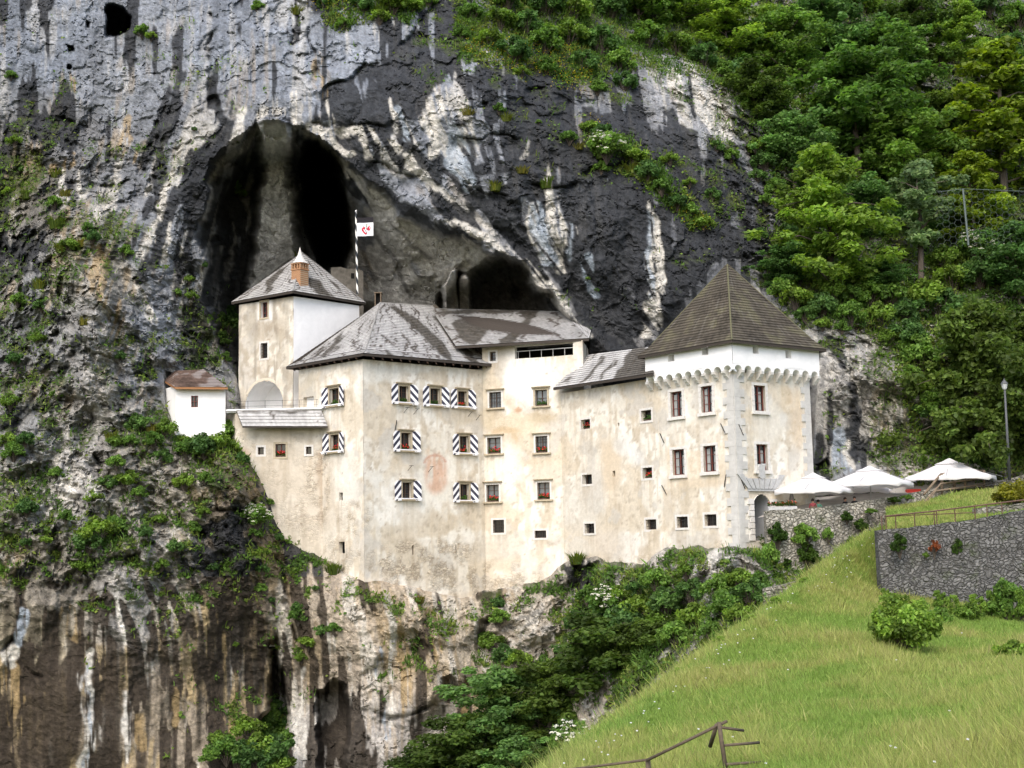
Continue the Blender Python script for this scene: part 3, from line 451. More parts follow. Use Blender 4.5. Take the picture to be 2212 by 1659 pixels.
# ---- what the plaster looks like: tones, washes, stains, bare patches
def blob(U, V, u, v, ru, rv, soft=.35):
    return 1 - sstep(1 - soft, 1 + soft, np.hypot((U-u)/ru, (V-v)/rv))
def paint_plaster(p, mode='old'):
    x, y, z = p[:, 0], p[:, 1], p[:, 2]; u, v = project(p)
    a = fbm(x/2.6, y/2.6, z/2.6, 4, 71); b = fbm(x/1.1, y/1.1, z/1.3, 4, 72); c = fbm(x/4.5, y/4.5, z/4, 3, 73); d = fbm(x/.5, y/.5, z/.5, 3, 74)
    run = fbm(x/.5, y/.5, z/4.5, 3, 75)
    uw = u + 9*a + 5*b; vw = v + 9*c + 5*b
    col = np.tile(np.array([.655,.605,.515]), (len(p), 1)); st = np.zeros(len(p))
    def ov(m, q, k=1.0):
        nonlocal col; m = np.clip(m, 0, 1)*k; col = col*(1-m)[:, None] + np.asarray(q)*m[:, None]
    ov(sstep(-.02, .30, a+.3*b), (.725,.700,.635), .9); ov(sstep(.08, .30, c+.35*b), (.57,.48,.35), .75); ov(sstep(.15, .42, run), (.53,.44,.31), .55)
    ov(sstep(.22, .45, b+.3*d), (.50,.42,.31), .65); ov(sstep(.25, .4, -a+.3*b), (.52,.49,.44), .7); ov(sstep(.42, .6, d), (.42,.35,.26), .6)
    if mode == 'tower_old':          # weathered gate tower: grey and brown
        ov(sstep(-.1, .3, b+.4*a), (.43,.37,.28), .8); ov(sstep(.1, .35, run+.4*c), (.30,.27,.22), .6); ov(sstep(.1,.4,-b), (.62,.56,.45), .6)
        ov(blob(uw, vw, 575, 705, 42, 30), (.30,.24,.17), .45); ov(blob(uw, vw, 540, 690, 15, 60), (.28,.25,.2), .4)
        ov(blob(uw, vw, 570, 700, 24, 12)*0 + sstep(3,-3,np.maximum(np.abs(u-572)-16, np.abs(v-668)-25)), (.72,.71,.68), .9)
    # large washes seen on the walls
    for (bu, bv, ru, rv, q, k) in ((745,1010,48,20,(.60,.54,.45),.5),(640,1090,80,110,(.60,.53,.43),.55),(610,1010,60,50,(.52,.45,.35),.5),(690,1110,50,170,(.57,.50,.41),.5),(745,1040,22,60,(.70,.67,.60),.7),
        (1140,800,46,70,(.80,.785,.745),.95),(1110,830,26,30,(.79,.77,.73),.8),(1190,790,40,34,(.73,.70,.63),.6),(1165,905,36,12,(.46,.36,.22),.75),(1120,920,50,26,(.60,.51,.36),.6),(1052,905,18,30,(.50,.41,.27),.75),(1045,860,10,60,(.56,.49,.37),.6),
        (1090,935,34,8,(.50,.36,.20),.75),(1112,960,7,22,(.50,.36,.20),.7),(1118,887,7,7,(.46,.24,.12),.8),(1180,1030,42,22,(.60,.53,.44),.7),(1075,1185,80,30,(.56,.52,.45),.6),(1250,1100,50,70,(.56,.53,.47),.6),
        (1320,1010,24,62,(.60,.49,.35),.9),(1310,980,10,30,(.60,.49,.35),.7),(1375,985,14,18,(.64,.64,.63),.6),(1345,960,20,22,(.63,.62,.60),.5),(1100,1010,30,50,(.72,.70,.64),.7),(1000,900,36,18,(.53,.45,.32),.6),(880,900,40,14,(.60,.54,.44),.4),
        (900,1010,14,9,(.46,.40,.30),.7),(1330,1180,60,30,(.55,.50,.44),.5),(1250,1190,30,20,(.60,.56,.48),.6),(1440,1100,10,60,(.58,.46,.30),.4),(1560,1150,20,30,(.64,.60,.54),.6),(1720,900,14,70,(.58,.43,.26),.6),(1700,860,10,60,(.60,.47,.3),.45),(1660,920,30,50,(.68,.66,.60),.6),
        (660,810,26,70,(.40,.37,.30),.55),(820,810,60,18,(.68,.66,.60),.6),(900,795,120,10,(.55,.53,.47),.5),(880,1080,60,60,(.74,.715,.655),.5),(1040,1290,150,14,(.60,.50,.36),.5),(820,1270,40,20,(.66,.60,.52),.6)):
        ov(blob(uw, vw, bu, bv, ru, rv, .4), q, k)
    # pink fresco with its pale ground
    pg = blob(uw*.3+u*.7, vw*.3+v*.7, 945, 1020, 42, 72, .15); ov(pg*sstep(0, 1, .7+b), (.73,.70,.62), .8)
    fr = blob(uw*.4+u*.6, vw*.4+v*.6, 942, 1022, 26, 44, .25); ov(fr*sstep(-.8, .15, run+.5*b+.25), (.60,.33,.20), .8)
    ov(sstep(4, 1, np.abs(np.hypot((u-940)/24, (v-1005)/22)*24-24))*(v < 1000), (.52,.20,.11), .6); ov(blob(u, v, 942, 975, 22, 12)*sstep(0,.3,run), (.66,.48,.32), .6)
    sg = np.maximum(np.abs(u-939)-12, np.abs(v-946)-10); ov(sstep(2, 0, np.abs(sg)), (.58,.48,.32), .4)
    # sand-coloured panels round the lower tower windows, corner stones
    if mode == 'new_tower':
        for (x0, y0, x1, y1) in ((1442,965,1470,1052),(1470,975,1550,1052),(1530,955,1566,1048)):
            ov(sstep(4, -2, np.maximum(np.abs(u-(x0+x1)/2)-(x1-x0)/2, np.abs(v-(y0+y1)/2)-(y1-y0)/2)), (.66,.53,.37), .55)
    # bare stone areas
    m = np.maximum.reduce([blob(uw, vw, 690, 1050, 26, 90)*.8, blob(uw, vw, 900, 1215, 110, 38)*1., blob(uw, vw, 1010, 1260, 190, 40)*.8, blob(uw, vw, 960, 1190, 70, 26)*.9, blob(uw, vw, 640, 1130, 60, 60)*.5, blob(uw, vw, 530, 960, 30, 60)*.7, blob(uw, vw, 770, 1120, 40, 40)*.5,
        blob(uw, vw, 1380, 1225, 90, 22)*.7, blob(uw, vw, 1080, 915, 30, 20)*.2, blob(uw, vw, 1560, 1185, 60, 10)*.5, blob(uw, vw, 730, 1200, 50, 40)*.5]) * sstep(-.35, .15, b+.3*a)
    st = np.clip(m, 0, 1); ov(st, (.52,.43,.31), .65); ov(st*sstep(.15,.4,d), (.36,.29,.20), .5)
    if mode == 'terrace':
        ov(np.ones(len(p)), (.53,.46,.365), .45); ov(sstep(.1, .35, run), (.40,.34,.26), .4); st = np.maximum(st, .35*sstep(.0, .3, b)); ov(blob(uw, vw, 650, 940, 30, 10), (.35,.31,.25), .4); ov(blob(uw,vw,700,1050,14,90), (.40,.30,.20), .7)
        ov(blob(uw, vw, 527, 985, 14, 20), (.48,.27,.16), .5)
    # little pocks
    pk = perlin(x/.16, y/.16, z/.16, 81); ov(sstep(.62, .72, pk)*sstep(-.1, .3, a), (.33,.24,.17), .6)
    lum = col.mean(1, keepdims=True); col = col*.80 + lum*.20*np.array([1.0,1.0,.90])
    return col, st
class Face:
    def __init__(s, A, B):
        s.A = np.array([A[0], A[1]], float); s.B = np.array([B[0], B[1]], float); s.L = np.linalg.norm(s.B - s.A); s.d = (s.B - s.A)/s.L; s.n = np.array([s.d[1], -s.d[0]])
    def W(s, a, o, z): q = s.A + s.d*a + s.n*o; return (q[0], q[1], z)
    def hit(s, u, v):
        D = raydir(u, v); t = (s.A @ s.n)/(D[0]*s.n[0] + D[1]*s.n[1]); p = D*t
        return float((p[:2] - s.A) @ s.d), float(p[2])
    def rect(s, x0, y0, x1, y1):
        xm, ym = (x0+x1)/2, (y0+y1)/2
        return (s.hit(x0, ym)[0], s.hit(xm, y1)[1], s.hit(x1, ym)[0], s.hit(xm, y0)[1])
    def T(s, cs, cz): return lambda x, y, z: s.W(cs + x, y, cz + z)
def wob(p): return .045*fbm(p[:, 0]/2.2, p[:, 1]/2.2, p[:, 2]/2.2, 3, 91)
def wall_part(parent, f, z0, z1, openings=(), s0=0.0, s1=None, depth=.38, step=.14, mode='old', name='wall', arch=None, back=True, top=None, mat_=None, o=0.0, lean=0.0):
    """plastered wall with real recesses; openings = (s0, z0, s1, z1)"""
    s1 = f.L if s1 is None else s1
    def grid(a, b, cuts):
        g = list(np.linspace(a, b, max(2, int(round((b-a)/step))+1))); cuts = [c for c in cuts if a < c < b]
        g = [q for q in g if all(abs(q-c) > step*.4 for c in cuts) or q in (a, b)] + cuts
        return np.array(sorted(set(g)))
    S = grid(s0, s1, [c for r in openings for c in (r[0], r[2])]); Z = grid(z0, z1, [c for r in openings for c in (r[1], r[3])])
    SS, ZZ = np.meshgrid(S, Z); P0 = np.stack([f.A[0]+f.d[0]*SS, f.A[1]+f.d[1]*SS, ZZ], -1).reshape(-1, 3)
    off = wob(P0) + o + lean*(z1 - P0[:, 2])**2
    Pw = P0.copy(); Pw[:, 0] += f.n[0]*off; Pw[:, 1] += f.n[1]*off
    if top is not None: Pw[:, 2] = np.minimum(Pw[:, 2], top(SS.ravel()))
    idx = np.arange(SS.size).reshape(SS.shape); cs_, cz_ = (S[:-1]+S[1:])/2, (Z[:-1]+Z[1:])/2
    keep = np.ones((len(Z)-1, len(S)-1), bool)
    for r in openings: keep &= ~((cs_[None] > r[0]) & (cs_[None] < r[2]) & (cz_[:, None] > r[1]) & (cz_[:, None] < r[3]))
    if arch is not None:
        ac, az, ar = arch; keep &= ~(((np.hypot(cs_[None]-ac, cz_[:, None]-az) < ar) & (cz_[:, None] >= az)) | ((np.abs(cs_[None]-ac) < ar) & (cz_[:, None] < az)))
    qf = np.stack([idx[:-1, :-1], idx[:-1, 1:], idx[1:, 1:], idx[1:, :-1]], -1)[keep]
    verts = [Pw]; faces = [qf]; nb = len(Pw)
    for r in openings:                   # reveals
        c = [(r[0], r[1]), (r[2], r[1]), (r[2], r[3]), (r[0], r[3])]
        base = np.array([f.W(a, 0, z) for a, z in c]); of = wob(base) + o + lean*(z1-base[:, 2])**2; fr = base.copy(); fr[:, 0] += f.n[0]*of; fr[:, 1] += f.n[1]*of
        bk = base.copy(); bk[:, 0] -= f.n[0]*(depth-o); bk[:, 1] -= f.n[1]*(depth-o); fl = (fr + bk)/2
        verts += [fr, bk]; faces.append(np.array([(nb+i, nb+(i+1) % 4, nb+4+(i+1) % 4, nb+4+i) for i in range(4)])); nb += 8
    v = np.concatenate(verts); fc = np.concatenate(faces)
    col, st = paint_plaster(v, mode)
    if mat_ is None:                 # runs under the openings, grime below the eaves, bare rubble at the foot
        sv = (v[:, :2] - f.A) @ f.d; zv = v[:, 2]; rn_ = fbm(v[:, 0]/.22, v[:, 1]/.22, zv/3.5, 3, 76); mm = np.zeros(len(v))
        for r in openings:
            e = .28 if r[2]-r[0] > .4 else .1; dz = r[1] - zv; L_ = .9 + 1.6*((r[0]*7.3) % 1)
            mm = np.maximum(mm, sstep(-.02, .12, dz)*np.exp(-np.maximum(dz, 0)/L_)*sstep(r[0]-e-.1, r[0]-e+.1, sv)*sstep(r[2]+e+.1, r[2]+e-.1, sv)*sstep(-.5, .4, rn_))
        col = col*(1-.5*mm)[:, None] + np.array([.36,.29,.20])*(.5*mm)[:, None]
        gm_ = sstep(1.5, .1, z1 - zv)*sstep(-.3, .5, rn_)*(o == 0); col = col*(1-.3*gm_)[:, None] + np.array([.33,.30,.25])*(.3*gm_)[:, None]
    me = mesh_np(name, v - np.array(parent.location), fc, mat_ or m_plaster, attrs={'Col': col, 'Stone': st}, smooth=False)
    return link(name, me, parent)
# ---- plan (corner, distance)
pt = lambda u, v, Y: P(u, v, Y)[:2]
TC, TLft, TRgt = pt(1589,960,95), pt(1423,960,100.8), pt(1753.5,960,99.4)
LKl, MDl, MNc, MNl = pt(1213,960,110), pt(1045,960,112.3), pt(785.5,1020,104.5), pt(645,850,110)
GTc, GTl, GTr = pt(634,720,111.6), pt(516,760,115), pt(776,660,116.5)
TWl, TWr = pt(508,960,108.2), pt(703,960,107.9)
zof = lambda u, v, Y: float(P(u, v, Y)[2])
castle = empty('castle', (float(MNc[0]), float(MNc[1]), -3.5), 'pale medieval castle with steep shingle roofs built under the rock arch', 'castle')
F_tl, F_tr = Face(TLft, TC), Face(TC, TRgt); F_lk = Face(LKl, TLft); F_md = Face(MDl, LKl); F_mr = Face(MNc, MDl); F_ml = Face(MNl, MNc)
F_gl, F_gr = Face(GTl, GTc), Face(GTc, GTr); F_te = Face(TWl, TWr)
# ---- windows
def window(f, box, style, open_depth=.38, flowers=None, lt=False, nx=2, nz=3, glass=None, o=0.0):
    """box in the photograph's pixels; returns the opening for the wall"""
    a0, z0, a1, z1 = f.rect(*box); cs, cz = (a0+a1)/2, (z0+z1)/2; hw, hh = (a1-a0)/2, (z1-z0)/2; T = f.T(cs, cz); r = open_depth
    if style == 'slit':
        MB().box(T, -hw, hw, -r-.02, -r, -hh, hh).build('window', m_hole, castle); return (a0, z0, a1, z1)
    fm = {'shut': m_frame, 'stone': m_frame, 'tower': m_red, 'small': m_frame, 'grille': m_frame, 'reds': m_red}[style]
    m = MB(); t = .055 if style != 'tower' else .07; y1 = -r+.10; y0 = -r+.04
    m.box(T, -hw, -hw+t, y0, y1, -hh, hh); m.box(T, hw-t, hw, y0, y1, -hh, hh); m.box(T, -hw+t, hw-t, y0, y1, -hh, -hh+t); m.box(T, -hw+t, hw-t, y0, y1, hh-t, hh)
    if style != 'grille':
        for i in range(1, nx): x = -hw + 2*hw*i/nx; m.box(T, x-.03, x+.03, y0-.002, y1+.012, -hh+t, hh-t)
        for i in range(1, nz): z = -hh + 2*hh*i/nz; m.box(T, -hw+t, hw-t, y0-.004, y1-.03, z-.016, z+.016)
    win = m.build('window', fm, castle)
    MB().box(T, -hw+.01, hw-.01, -r, -r+.02, -hh+.01, hh-.01).build('pane', glass or (m_glass if style != 'stone' else m_glass2), win)
    if style == 'tower':
        MB().box(T, -hw*.86, -hw*.35, -r+.021, -r+.026, -hh*.9, hh*.8).box(T, hw*.25, hw*.7, -r+.021, -r+.026, -hh*.9, hh*.55).build('curtain', m_curt, win)
    if style in ('stone', 'shut', 'grille_stone'):
        b = .15; s = MB(); 
        s.box(T, -hw-b, -hw, -.10, .05, -hh, hh+b).box(T, hw, hw+b, -.10, .05, -hh, hh+b).box(T, -hw, hw, -.10, .045, hh, hh+b)
        s.build('stone_surround', m_stone_t if style == 'shut' or lt is False else m_stone_w, win)
        MB().box(T, -hw-b-.10, hw+b+.10, -.05, .17, hh+b+.002, hh+b+.07).box(T, -hw-b-.14, hw+b+.14, -.05, .24, hh+b+.072, hh+b+.13).build('lintel', m_stone_t, win)
        MB().box(T, -hw-b-.12, hw+b+.12, -.05, .18, -hh-.13, -hh-.002).build('sill', m_stone_t, win)
    if style == 'tower':
        s = MB(); nb = 5
        for k in range(nb):
            za, zb = -hh + 2*hh*k/nb + .012, -hh + 2*hh*(k+1)/nb - .012; e = .0 if k % 2 else .03
            s.box(T, -hw-.22-e, -hw, -.2, .05, za, zb).box(T, hw, hw+.22+e, -.2, .05, za, zb)
        s.box(T, -hw-.24, hw+.24, -.2, .048, hh+.012, hh+.2); s.build('stone_surround', m_stone_w, win)
        MB().box(T, -hw-.3, hw+.3, -.2, .16, -hh-.24, -hh-.006).build('sill', m_stone_w, win)
    if style in ('small', 'reds', 'grille') and hw > .2:
        b = .16; s = MB(); s.box(T, -hw-b, -hw, -.05, .022, -hh-b, hh+b).box(T, hw, hw+b, -.05, .022, -hh-b, hh+b).box(T, -hw, hw, -.05, .020, hh, hh+b).box(T, -hw, hw, -.05, .024, -hh-b, -hh)
        s.build('stone_surround', m_stone_w if style != 'reds' else m_stone_t, win)
    if style in ('grille',) or lt == 'grille':
        gmb = MB(); 
        for i in range(1, 5): x = -hw+2*hw*i/5; gmb.box(T, x-.014, x+.014, -.12, -.092, -hh, hh)
        k = max(2, int(round(2*hh/.28)))
        for i in range(1, k): z = -hh+2*hh*i/k; gmb.box(T, -hw, hw, -.125, -.097, z-.013, z+.013)
        gmb.build('grille', m_iron, win)
    if style == 'shut':
        for sg in (-1, 1):
            hx = sg*(hw+.16); wd = .66; an = math.radians(6 if sg < 0 else 12); ca, sa = math.cos(an), math.sin(an)
            def TS(x, y, z, sg=sg, hx=hx, ca=ca, sa=sa): return T(hx + sg*(x*ca - y*sa*0), .05 + x*sa + y, z)
            h2 = hh + .13; ch = .26
            pts = [(0, -h2), (wd, -h2+ch*.0), (wd, h2-ch), (wd-ch*.9, h2), (0, h2)]
            mb = MB(); mb.prism(TS, pts, 0, .05); mb.uv = [(x + .2, z) for x, z in pts]*2
            mb.build('shutter', m_shut, win)
        bar = MB(); bar.box(T, -hw-.78, hw+.78, .34, .40, -hh-.02, .055-hh); 
        for sg in (-1, 1): bar.box(T, sg*(hw+.5)-.14, sg*(hw+.5)+.14, .26, .42, -hh-.14, -hh-.03)
        bar.build('shutter_bar', m_wpaint, win)
    if flowers: FLOWERS.append((f, cs, z0, hw, r, flowers, style))
    return (a0, z0, a1, z1)
FLOWERS = []
R_RED = 'red'; R_GRN = 'green'
NICHE = F_ml.rect(655,857,678,881)
MB().box(F_ml.T((NICHE[0]+NICHE[2])/2, (NICHE[1]+NICHE[3])/2), -.7, .7, -.45, -.36, -.6, .6).build('niche', m_white, castle)
ml = [window(F_ml, (712,839,732,876), 'shut', flowers=('green leafy plants behind the white bar of the uppermost shuttered window beside the terrace', 0)), window(F_ml, (714,939,732,976), 'shut', flowers=('red geraniums on the shuttered window directly below the terrace level, near the corner', 1)),
      window(F_ml, (732,1064,740,1081), 'slit', .3), window(F_ml, (732,1170,745,1195), 'slit', .5), NICHE]
mr = [window(F_mr, (862,834,882,871), 'shut', flowers=('green plants in the top row shuttered window nearest the castle corner', 0)), window(F_mr, (929,839,950,876), 'shut', flowers=('green plants in the middle one of three shuttered windows under the eave', 0)), window(F_mr, (989,845,1008,880), 'shut', flowers=('red geraniums in the top row shuttered window nearest the grilled window', 1)),
      window(F_mr, (866,935,887,973), 'shut', flowers=('red geraniums in the middle row shuttered window left of the pink fresco', 1)), window(F_mr, (993,942,1012,980), 'shut', flowers=('red geraniums in the middle row shuttered window right of the pink fresco', 1)), window(F_mr, (869,1042,889,1078), 'shut'), window(F_mr, (994,1046,1013,1082), 'shut', flowers=('green plants in the bottom row shuttered window right of the pink fresco', 0)),
      window(F_mr, (890,1178,894,1198), 'slit', .5), window(F_mr, (984,1177,987,1196), 'slit', .5)]
md = [window(F_md, (1057,847,1083,881), 'stone', lt='grille'), window(F_md, (1156,842,1182,877), 'stone', flowers=('green plants in the red framed window under the link roof end', 0), nz=2), window(F_md, (1053,945,1082,980), 'stone', lt=True, flowers=('wide red geraniums in the pale framed window left of the grilled one', 1)), window(F_md, (1157,942,1183,978), 'stone', lt='grille', flowers=('red geraniums behind the iron grille of the middle row window', 1)),
      window(F_md, (1051,1047,1078,1084), 'stone', lt=True, flowers=('red geraniums in the third row window over the small barred window', 1)), window(F_md, (1161,1042,1188,1079), 'stone', lt=True, flowers=('bright red geraniums in the lowest large window with a tan sill', 1)), window(F_md, (1065,1123,1089,1151), 'grille'), window(F_md, (1155,1146,1180,1162), 'grille'), window(F_md, (1058,760,1071,780), 'small', nx=1)]
lkw = [window(F_lk, (1255,906,1275,927), 'small', .55, flowers=('small red geranium in the deep window just left of the tiny wall slit', 1), nx=1, nz=1), window(F_lk, (1385,886,1407,909), 'small', .5, flowers=('green plant in the small white framed window below the dark shingles', 0), nx=1, nz=1), window(F_lk, (1258,1025,1279,1046), 'small', .55, nx=1, nz=1), window(F_lk, (1388,1010,1409,1033), 'small', .5, flowers=('single red geranium in the small white framed window beside the tower', 1), nx=1, nz=1),
      window(F_lk, (1263,1131,1284,1152), 'grille', .5), window(F_lk, (1395,1122,1418,1144), 'grille', .5), window(F_lk, (1334,913,1338,921), 'slit', .3), window(F_lk, (1323,1017,1329,1030), 'slit', .25)]
tlw = [window(F_tl, (1449,846,1474,900), 'tower', .3), window(F_tl, (1515,834,1539,891), 'tower', .3), window(F_tl, (1453,971,1479,1026), 'tower', .3), window(F_tl, (1520,963,1547,1019), 'tower', .3), window(F_tl, (1462,1116,1486,1140), 'grille', .5), window(F_tl, (1522,1111,1548,1136), 'grille', .5)]
trw = [window(F_tr, (1629,833,1653,888), 'tower', .3), window(F_tr, (1634,960,1658,1016), 'tower', .3)]
glw = [window(F_gl, (563,652,578,686), 'reds', .4), window(F_gl, (563,741,578,774), 'grille', .4)]
tew = [window(F_te, (557,966,570,982), 'small', .4, nx=1, nz=1), window(F_te, (595,959,617,987), 'reds', .4, flowers=('red geraniums in the square window under the small shingle roof', 1), nx=2, nz=2), window(F_te, (661,965,673,981), 'small', .4, nx=1, nz=1)]
# ---- walls
zb = -6.0
Zmain = zof(785, 776, 104.5); Zmid = zof(1150, 744, 111) ; Zlk = zof(1413, 816, 100.8); ZtW = zof(1583, 800, 95)
wall_part(castle, F_ml, zb, Zmain, ml, depth=.38)
wall_part(castle, F_mr, zb, Zmain, mr)
lg = F_md.rect(1112, 742, 1238, 771)
MDX = F_md.hit(1259, 760)[0]; lg = (lg[0], lg[1], F_md.hit(1238, 756)[0], Zmid - .12)
wall_part(castle, F_md, zb, Zmid, md + [lg], depth=.5, s1=MDX)
wall_part(castle, F_lk, zb, Zlk, lkw)
wall_part(castle, F_tl, zb, ZtW, tlw, mode='new_tower')
# portal: arch cut in the right tower face
pa = F_tr.rect(1628, 1068, 1664, 1160); pac = (pa[0]+pa[2])/2; par = (pa[2]-pa[0])/2; paz = F_tr.hit(1646, 1068)[1] - par
zpf = F_tr.hit(1640, 1168)[1]
wall_part(castle, F_tr, zpf, ZtW, trw, mode='new_tower', arch=(pac, paz, par-.02), step=.12)
wall_part(castle, F_tr, zb, zpf, mode='new_tower')
Zgt = zof(632, 640, 111.6)
ga = F_gl.rect(530, 822, 613, 880); gac = (ga[0]+ga[2])/2; gar = (ga[2]-ga[0])/2; gaz = F_gl.hit(572, 822)[1] - gar
wall_part(castle, F_gl, zof(572, 950, 113), Zgt, glw, mode='tower_old', arch=(gac, gaz, gar-.02), lean=.0006)
wall_part(castle, F_gr, 5, Zgt, mode='white', mat_=m_white, step=.4)
zter = zof(600, 888, 108)
wall_part(castle, F_te, zb-1, zter, tew, mode='terrace')
# arch linings: ring, barrel, back wall
def arch_room(f, c, z, r, zf, dep, trim, m_in, m_trim, name='archway', door=None):
    T = f.T(c, 0); n = 20; an = [math.pi*i/n for i in range(n+1)]; pts = [(r, zf)] + [(r*math.cos(a), z + r*math.sin(a)) for a in an] + [(-r, zf)]
    m = MB(); k = len(pts)
    m.add([T(x, .03, zz) for x, zz in pts] + [T(x, -dep, zz) for x, zz in pts], [(i, i+1, k+i+1, k+i) for i in range(k-1)])
    m.add([T(x, -dep, zz) for x, zz in pts], [tuple(range(k))]); m.add([T(-r, .03, zf), T(r, .03, zf), T(r, -dep, zf), T(-r, -dep, zf)], [(0,1,2,3)])
    part = m.build(name, m_in, castle)
    o2 = [(x*(r+trim)/r if abs(zz-zf) < 1e-6 or True else x, z + (zz-z)*((r+trim)/r) if zz > z else zz) for x, zz in pts]
    q = MB(); q.add([T(x, .035, zz) for x, zz in pts] + [T(x, .035, zz) for x, zz in o2] + [T(x, -.05, zz) for x, zz in o2], [(i, i+1, k+i+1, k+i) for i in range(k-1)] + [(k+i, k+i+1, 2*k+i+1, 2*k+i) for i in range(k-1)])
    q.build('arch_trim', m_trim, part); return part
arch_room(F_gl, gac, gaz, gar, zter-.1, 2.2, .22, m_white, m_plaster_t := noise_mat('cream_trim', (.62,.56,.45), .12, 3))
por = arch_room(F_tr, pac, paz, par, zpf, 2.2, .0001, noise_mat('grey_portal_plaster', (.36,.37,.38), .15, 2), m_white, 'portal')
# rusticated portal frame: blocks, flat arch with fan keystones
T = F_tr.T(pac, 0); pb = MB(); zz = zpf; i = 0
while zz < paz + .25:
    e = .34 if i % 2 == 0 else .16
    pb.box(T, -par-.25-e, -par-.02, -.05, .13, zz+.02, zz+.40).box(T, par+.02, par+.25+e, -.05, .13, zz+.02, zz+.40); zz += .42; i += 1
pb.build('stone_jamb', m_stone_w, por)
zt = paz + par + .22; kb = MB()
kb.box(T, -par-.55, par+.55, -.05, .10, zt, zt+.16)
for k in range(-3, 4):
    xa, xb = k*.40-.17, k*.40+.17; s_ = 1.55; hgt = 1.0 if abs(k) == 3 else .72
    kb.add([T(x, y, z) for y in (-.05, .15) for x, z in ((xa, zt+.17), (xb, zt+.17), (xb*s_*(1.1 if abs(k)==3 else 1), zt+.17+hgt), (xa*s_*(1.1 if abs(k)==3 else 1), zt+.17+hgt))], [(0,1,2,3),(7,6,5,4),(0,4,5,1),(1,5,6,2),(2,6,7,3),(3,7,4,0)])
kb.build('fan_keystones', m_stone_g, por)
crest = MB(); crest.prism(T, [(-.28,zt+1.0),(0,zt+.85),(.28,zt+1.0),(.3,zt+1.7),(.42,zt+1.95),(.1,zt+1.85),(-.2,zt+1.9),(-.3,zt+1.7)], -.05, .2); crest.build('stone_crest', m_stone_g, por)
# spandrel between arch and blocks is limewashed
# quoins at the tower corners
m_quo = noise_mat('quoin_stone', (.50,.49,.46), .2, 1.2, .9, .4)
for f, s_at, sg in ((F_tl, F_tl.L, -1), (F_tr, 0, 1), (F_tr, F_tr.L, -1)):
    qn = MB()
    z = -3.2; k = 0
    while z < ZtW - .8:
        h = .46 + .12*((k*7) % 5)/5; wq = (.55 if (k + (sg > 0)) % 2 else .95) + .1*((k*3) % 4)/4
        a, b = sorted((s_at, s_at + sg*wq)); Tq = f.T(0, 0); qn.box(Tq, a, b, -.02, .062, z, z+h-.006); z += h; k += 1
    qn.build('corner_stones', m_quo, castle)
# ---- upper white storey of the tower on round corbel arches
OV = .55
def offset_plan(ptsq, o):
    out = []
    n = len(ptsq)
    for i in range(n):
        p0, p1, p2 = ptsq[i-1], ptsq[i], ptsq[(i+1) % n]; d1 = (p1-p0)/np.linalg.norm(p1-p0); d2 = (p2-p1)/np.linalg.norm(p2-p1)
        n1_ = np.array([d1[1], -d1[0]]); n2_ = np.array([d2[1], -d2[0]]); bis = (n1_+n2_); bis = bis/(bis @ n1_); out.append(p1 + bis*o)
    return out
TB = TLft + (TRgt - TC)
Tplan = [np.array(TLft), np.array(TC), np.array(TRgt), np.array(TB)]
Tw = offset_plan(Tplan, OV); Zte = zof(1580, 741, 94.6); zw0 = zof(1583, 786, 94.6)
F_ul, F_ur = Face(Tw[0], Tw[1]), Face(Tw[1], Tw[2])
uh = [F_ul.rect(1443,765,1457,781), F_ul.rect(1516,750,1530,767)]; uh2 = [F_ur.rect(1627,747,1639,764), F_ur.rect(1697,757,1709,774)]
wall_part(castle, F_ul, zw0, Zte+.3, uh, depth=.5, mat_=m_white, step=.3); wall_part(castle, F_ur, zw0, Zte+.3, uh2, depth=.5, mat_=m_white, step=.3)
for f, hs_ in ((F_ul, uh), (F_ur, uh2)):
    bb = MB()
    for r in hs_: bb.box(f.T(0, 0), r[0]-.05, r[2]+.05, -.53, -.5, r[1]-.05, r[3]+.05)
    bb.build('embrasure', noise_mat('embrasure_grey', (.5,.49,.46), .1, 4), castle)
for f, n in ((F_ul, 9), (F_ur, 9)):
    L = f.L; w_ = (L-.1)/n; r = w_*.37; lipz = zw0
    for face_m in (0,):
        lb = MB(); T = f.T(0, 0)
        top = lipz + .002; 
        for k in range(n):
            c = .05 + w_*(k+.5); seg = 10; aa = [math.pi*i/seg for i in range(seg+1)]
            lo = lipz - .42
            # fascia under the storey with a scalloped lower edge
            arc = [(c + r*math.cos(a), lo + .02 + r*.9*math.sin(a)) for a in aa]      # right -> left
            pts = [(c - w_/2, lo), (c - w_/2, top), (c + w_/2, top), (c + w_/2, lo)] + arc
            lb.prism(T, [(x, z) for x, z in pts], -.0, -.26)
            # half barrel soffit behind
            lb.add([T(x, -.02, z) for x, z in arc] + [T(x, -OV-.05, z-.15) for x, z in arc], [(i, i+1, seg+2+i, seg+1+i) for i in range(seg)])
        lb.build('corbel_arches', m_white, castle)
        cb = MB()
        for k in (range(n) if f is F_ul else range(1, n+1)):
            c = .05 + w_*k; hw = (w_-2*r)/2 + .03
            cb.prism(lambda x, y, z, c=c, f=f: f.W(c + y, x, z), [(-.02, lipz-.40), (-.04, lipz-.56), (-.16, lipz-.66), (-.24, lipz-.78), (-.38, lipz-.86), (-.46, lipz-.98), (-OV-.02, lipz-1.02), (-OV-.02, lipz-.40)], -hw, hw)
        cb.build('corbel', noise_mat('corbel_stone', (.60,.585,.55), .12, 5), castle)
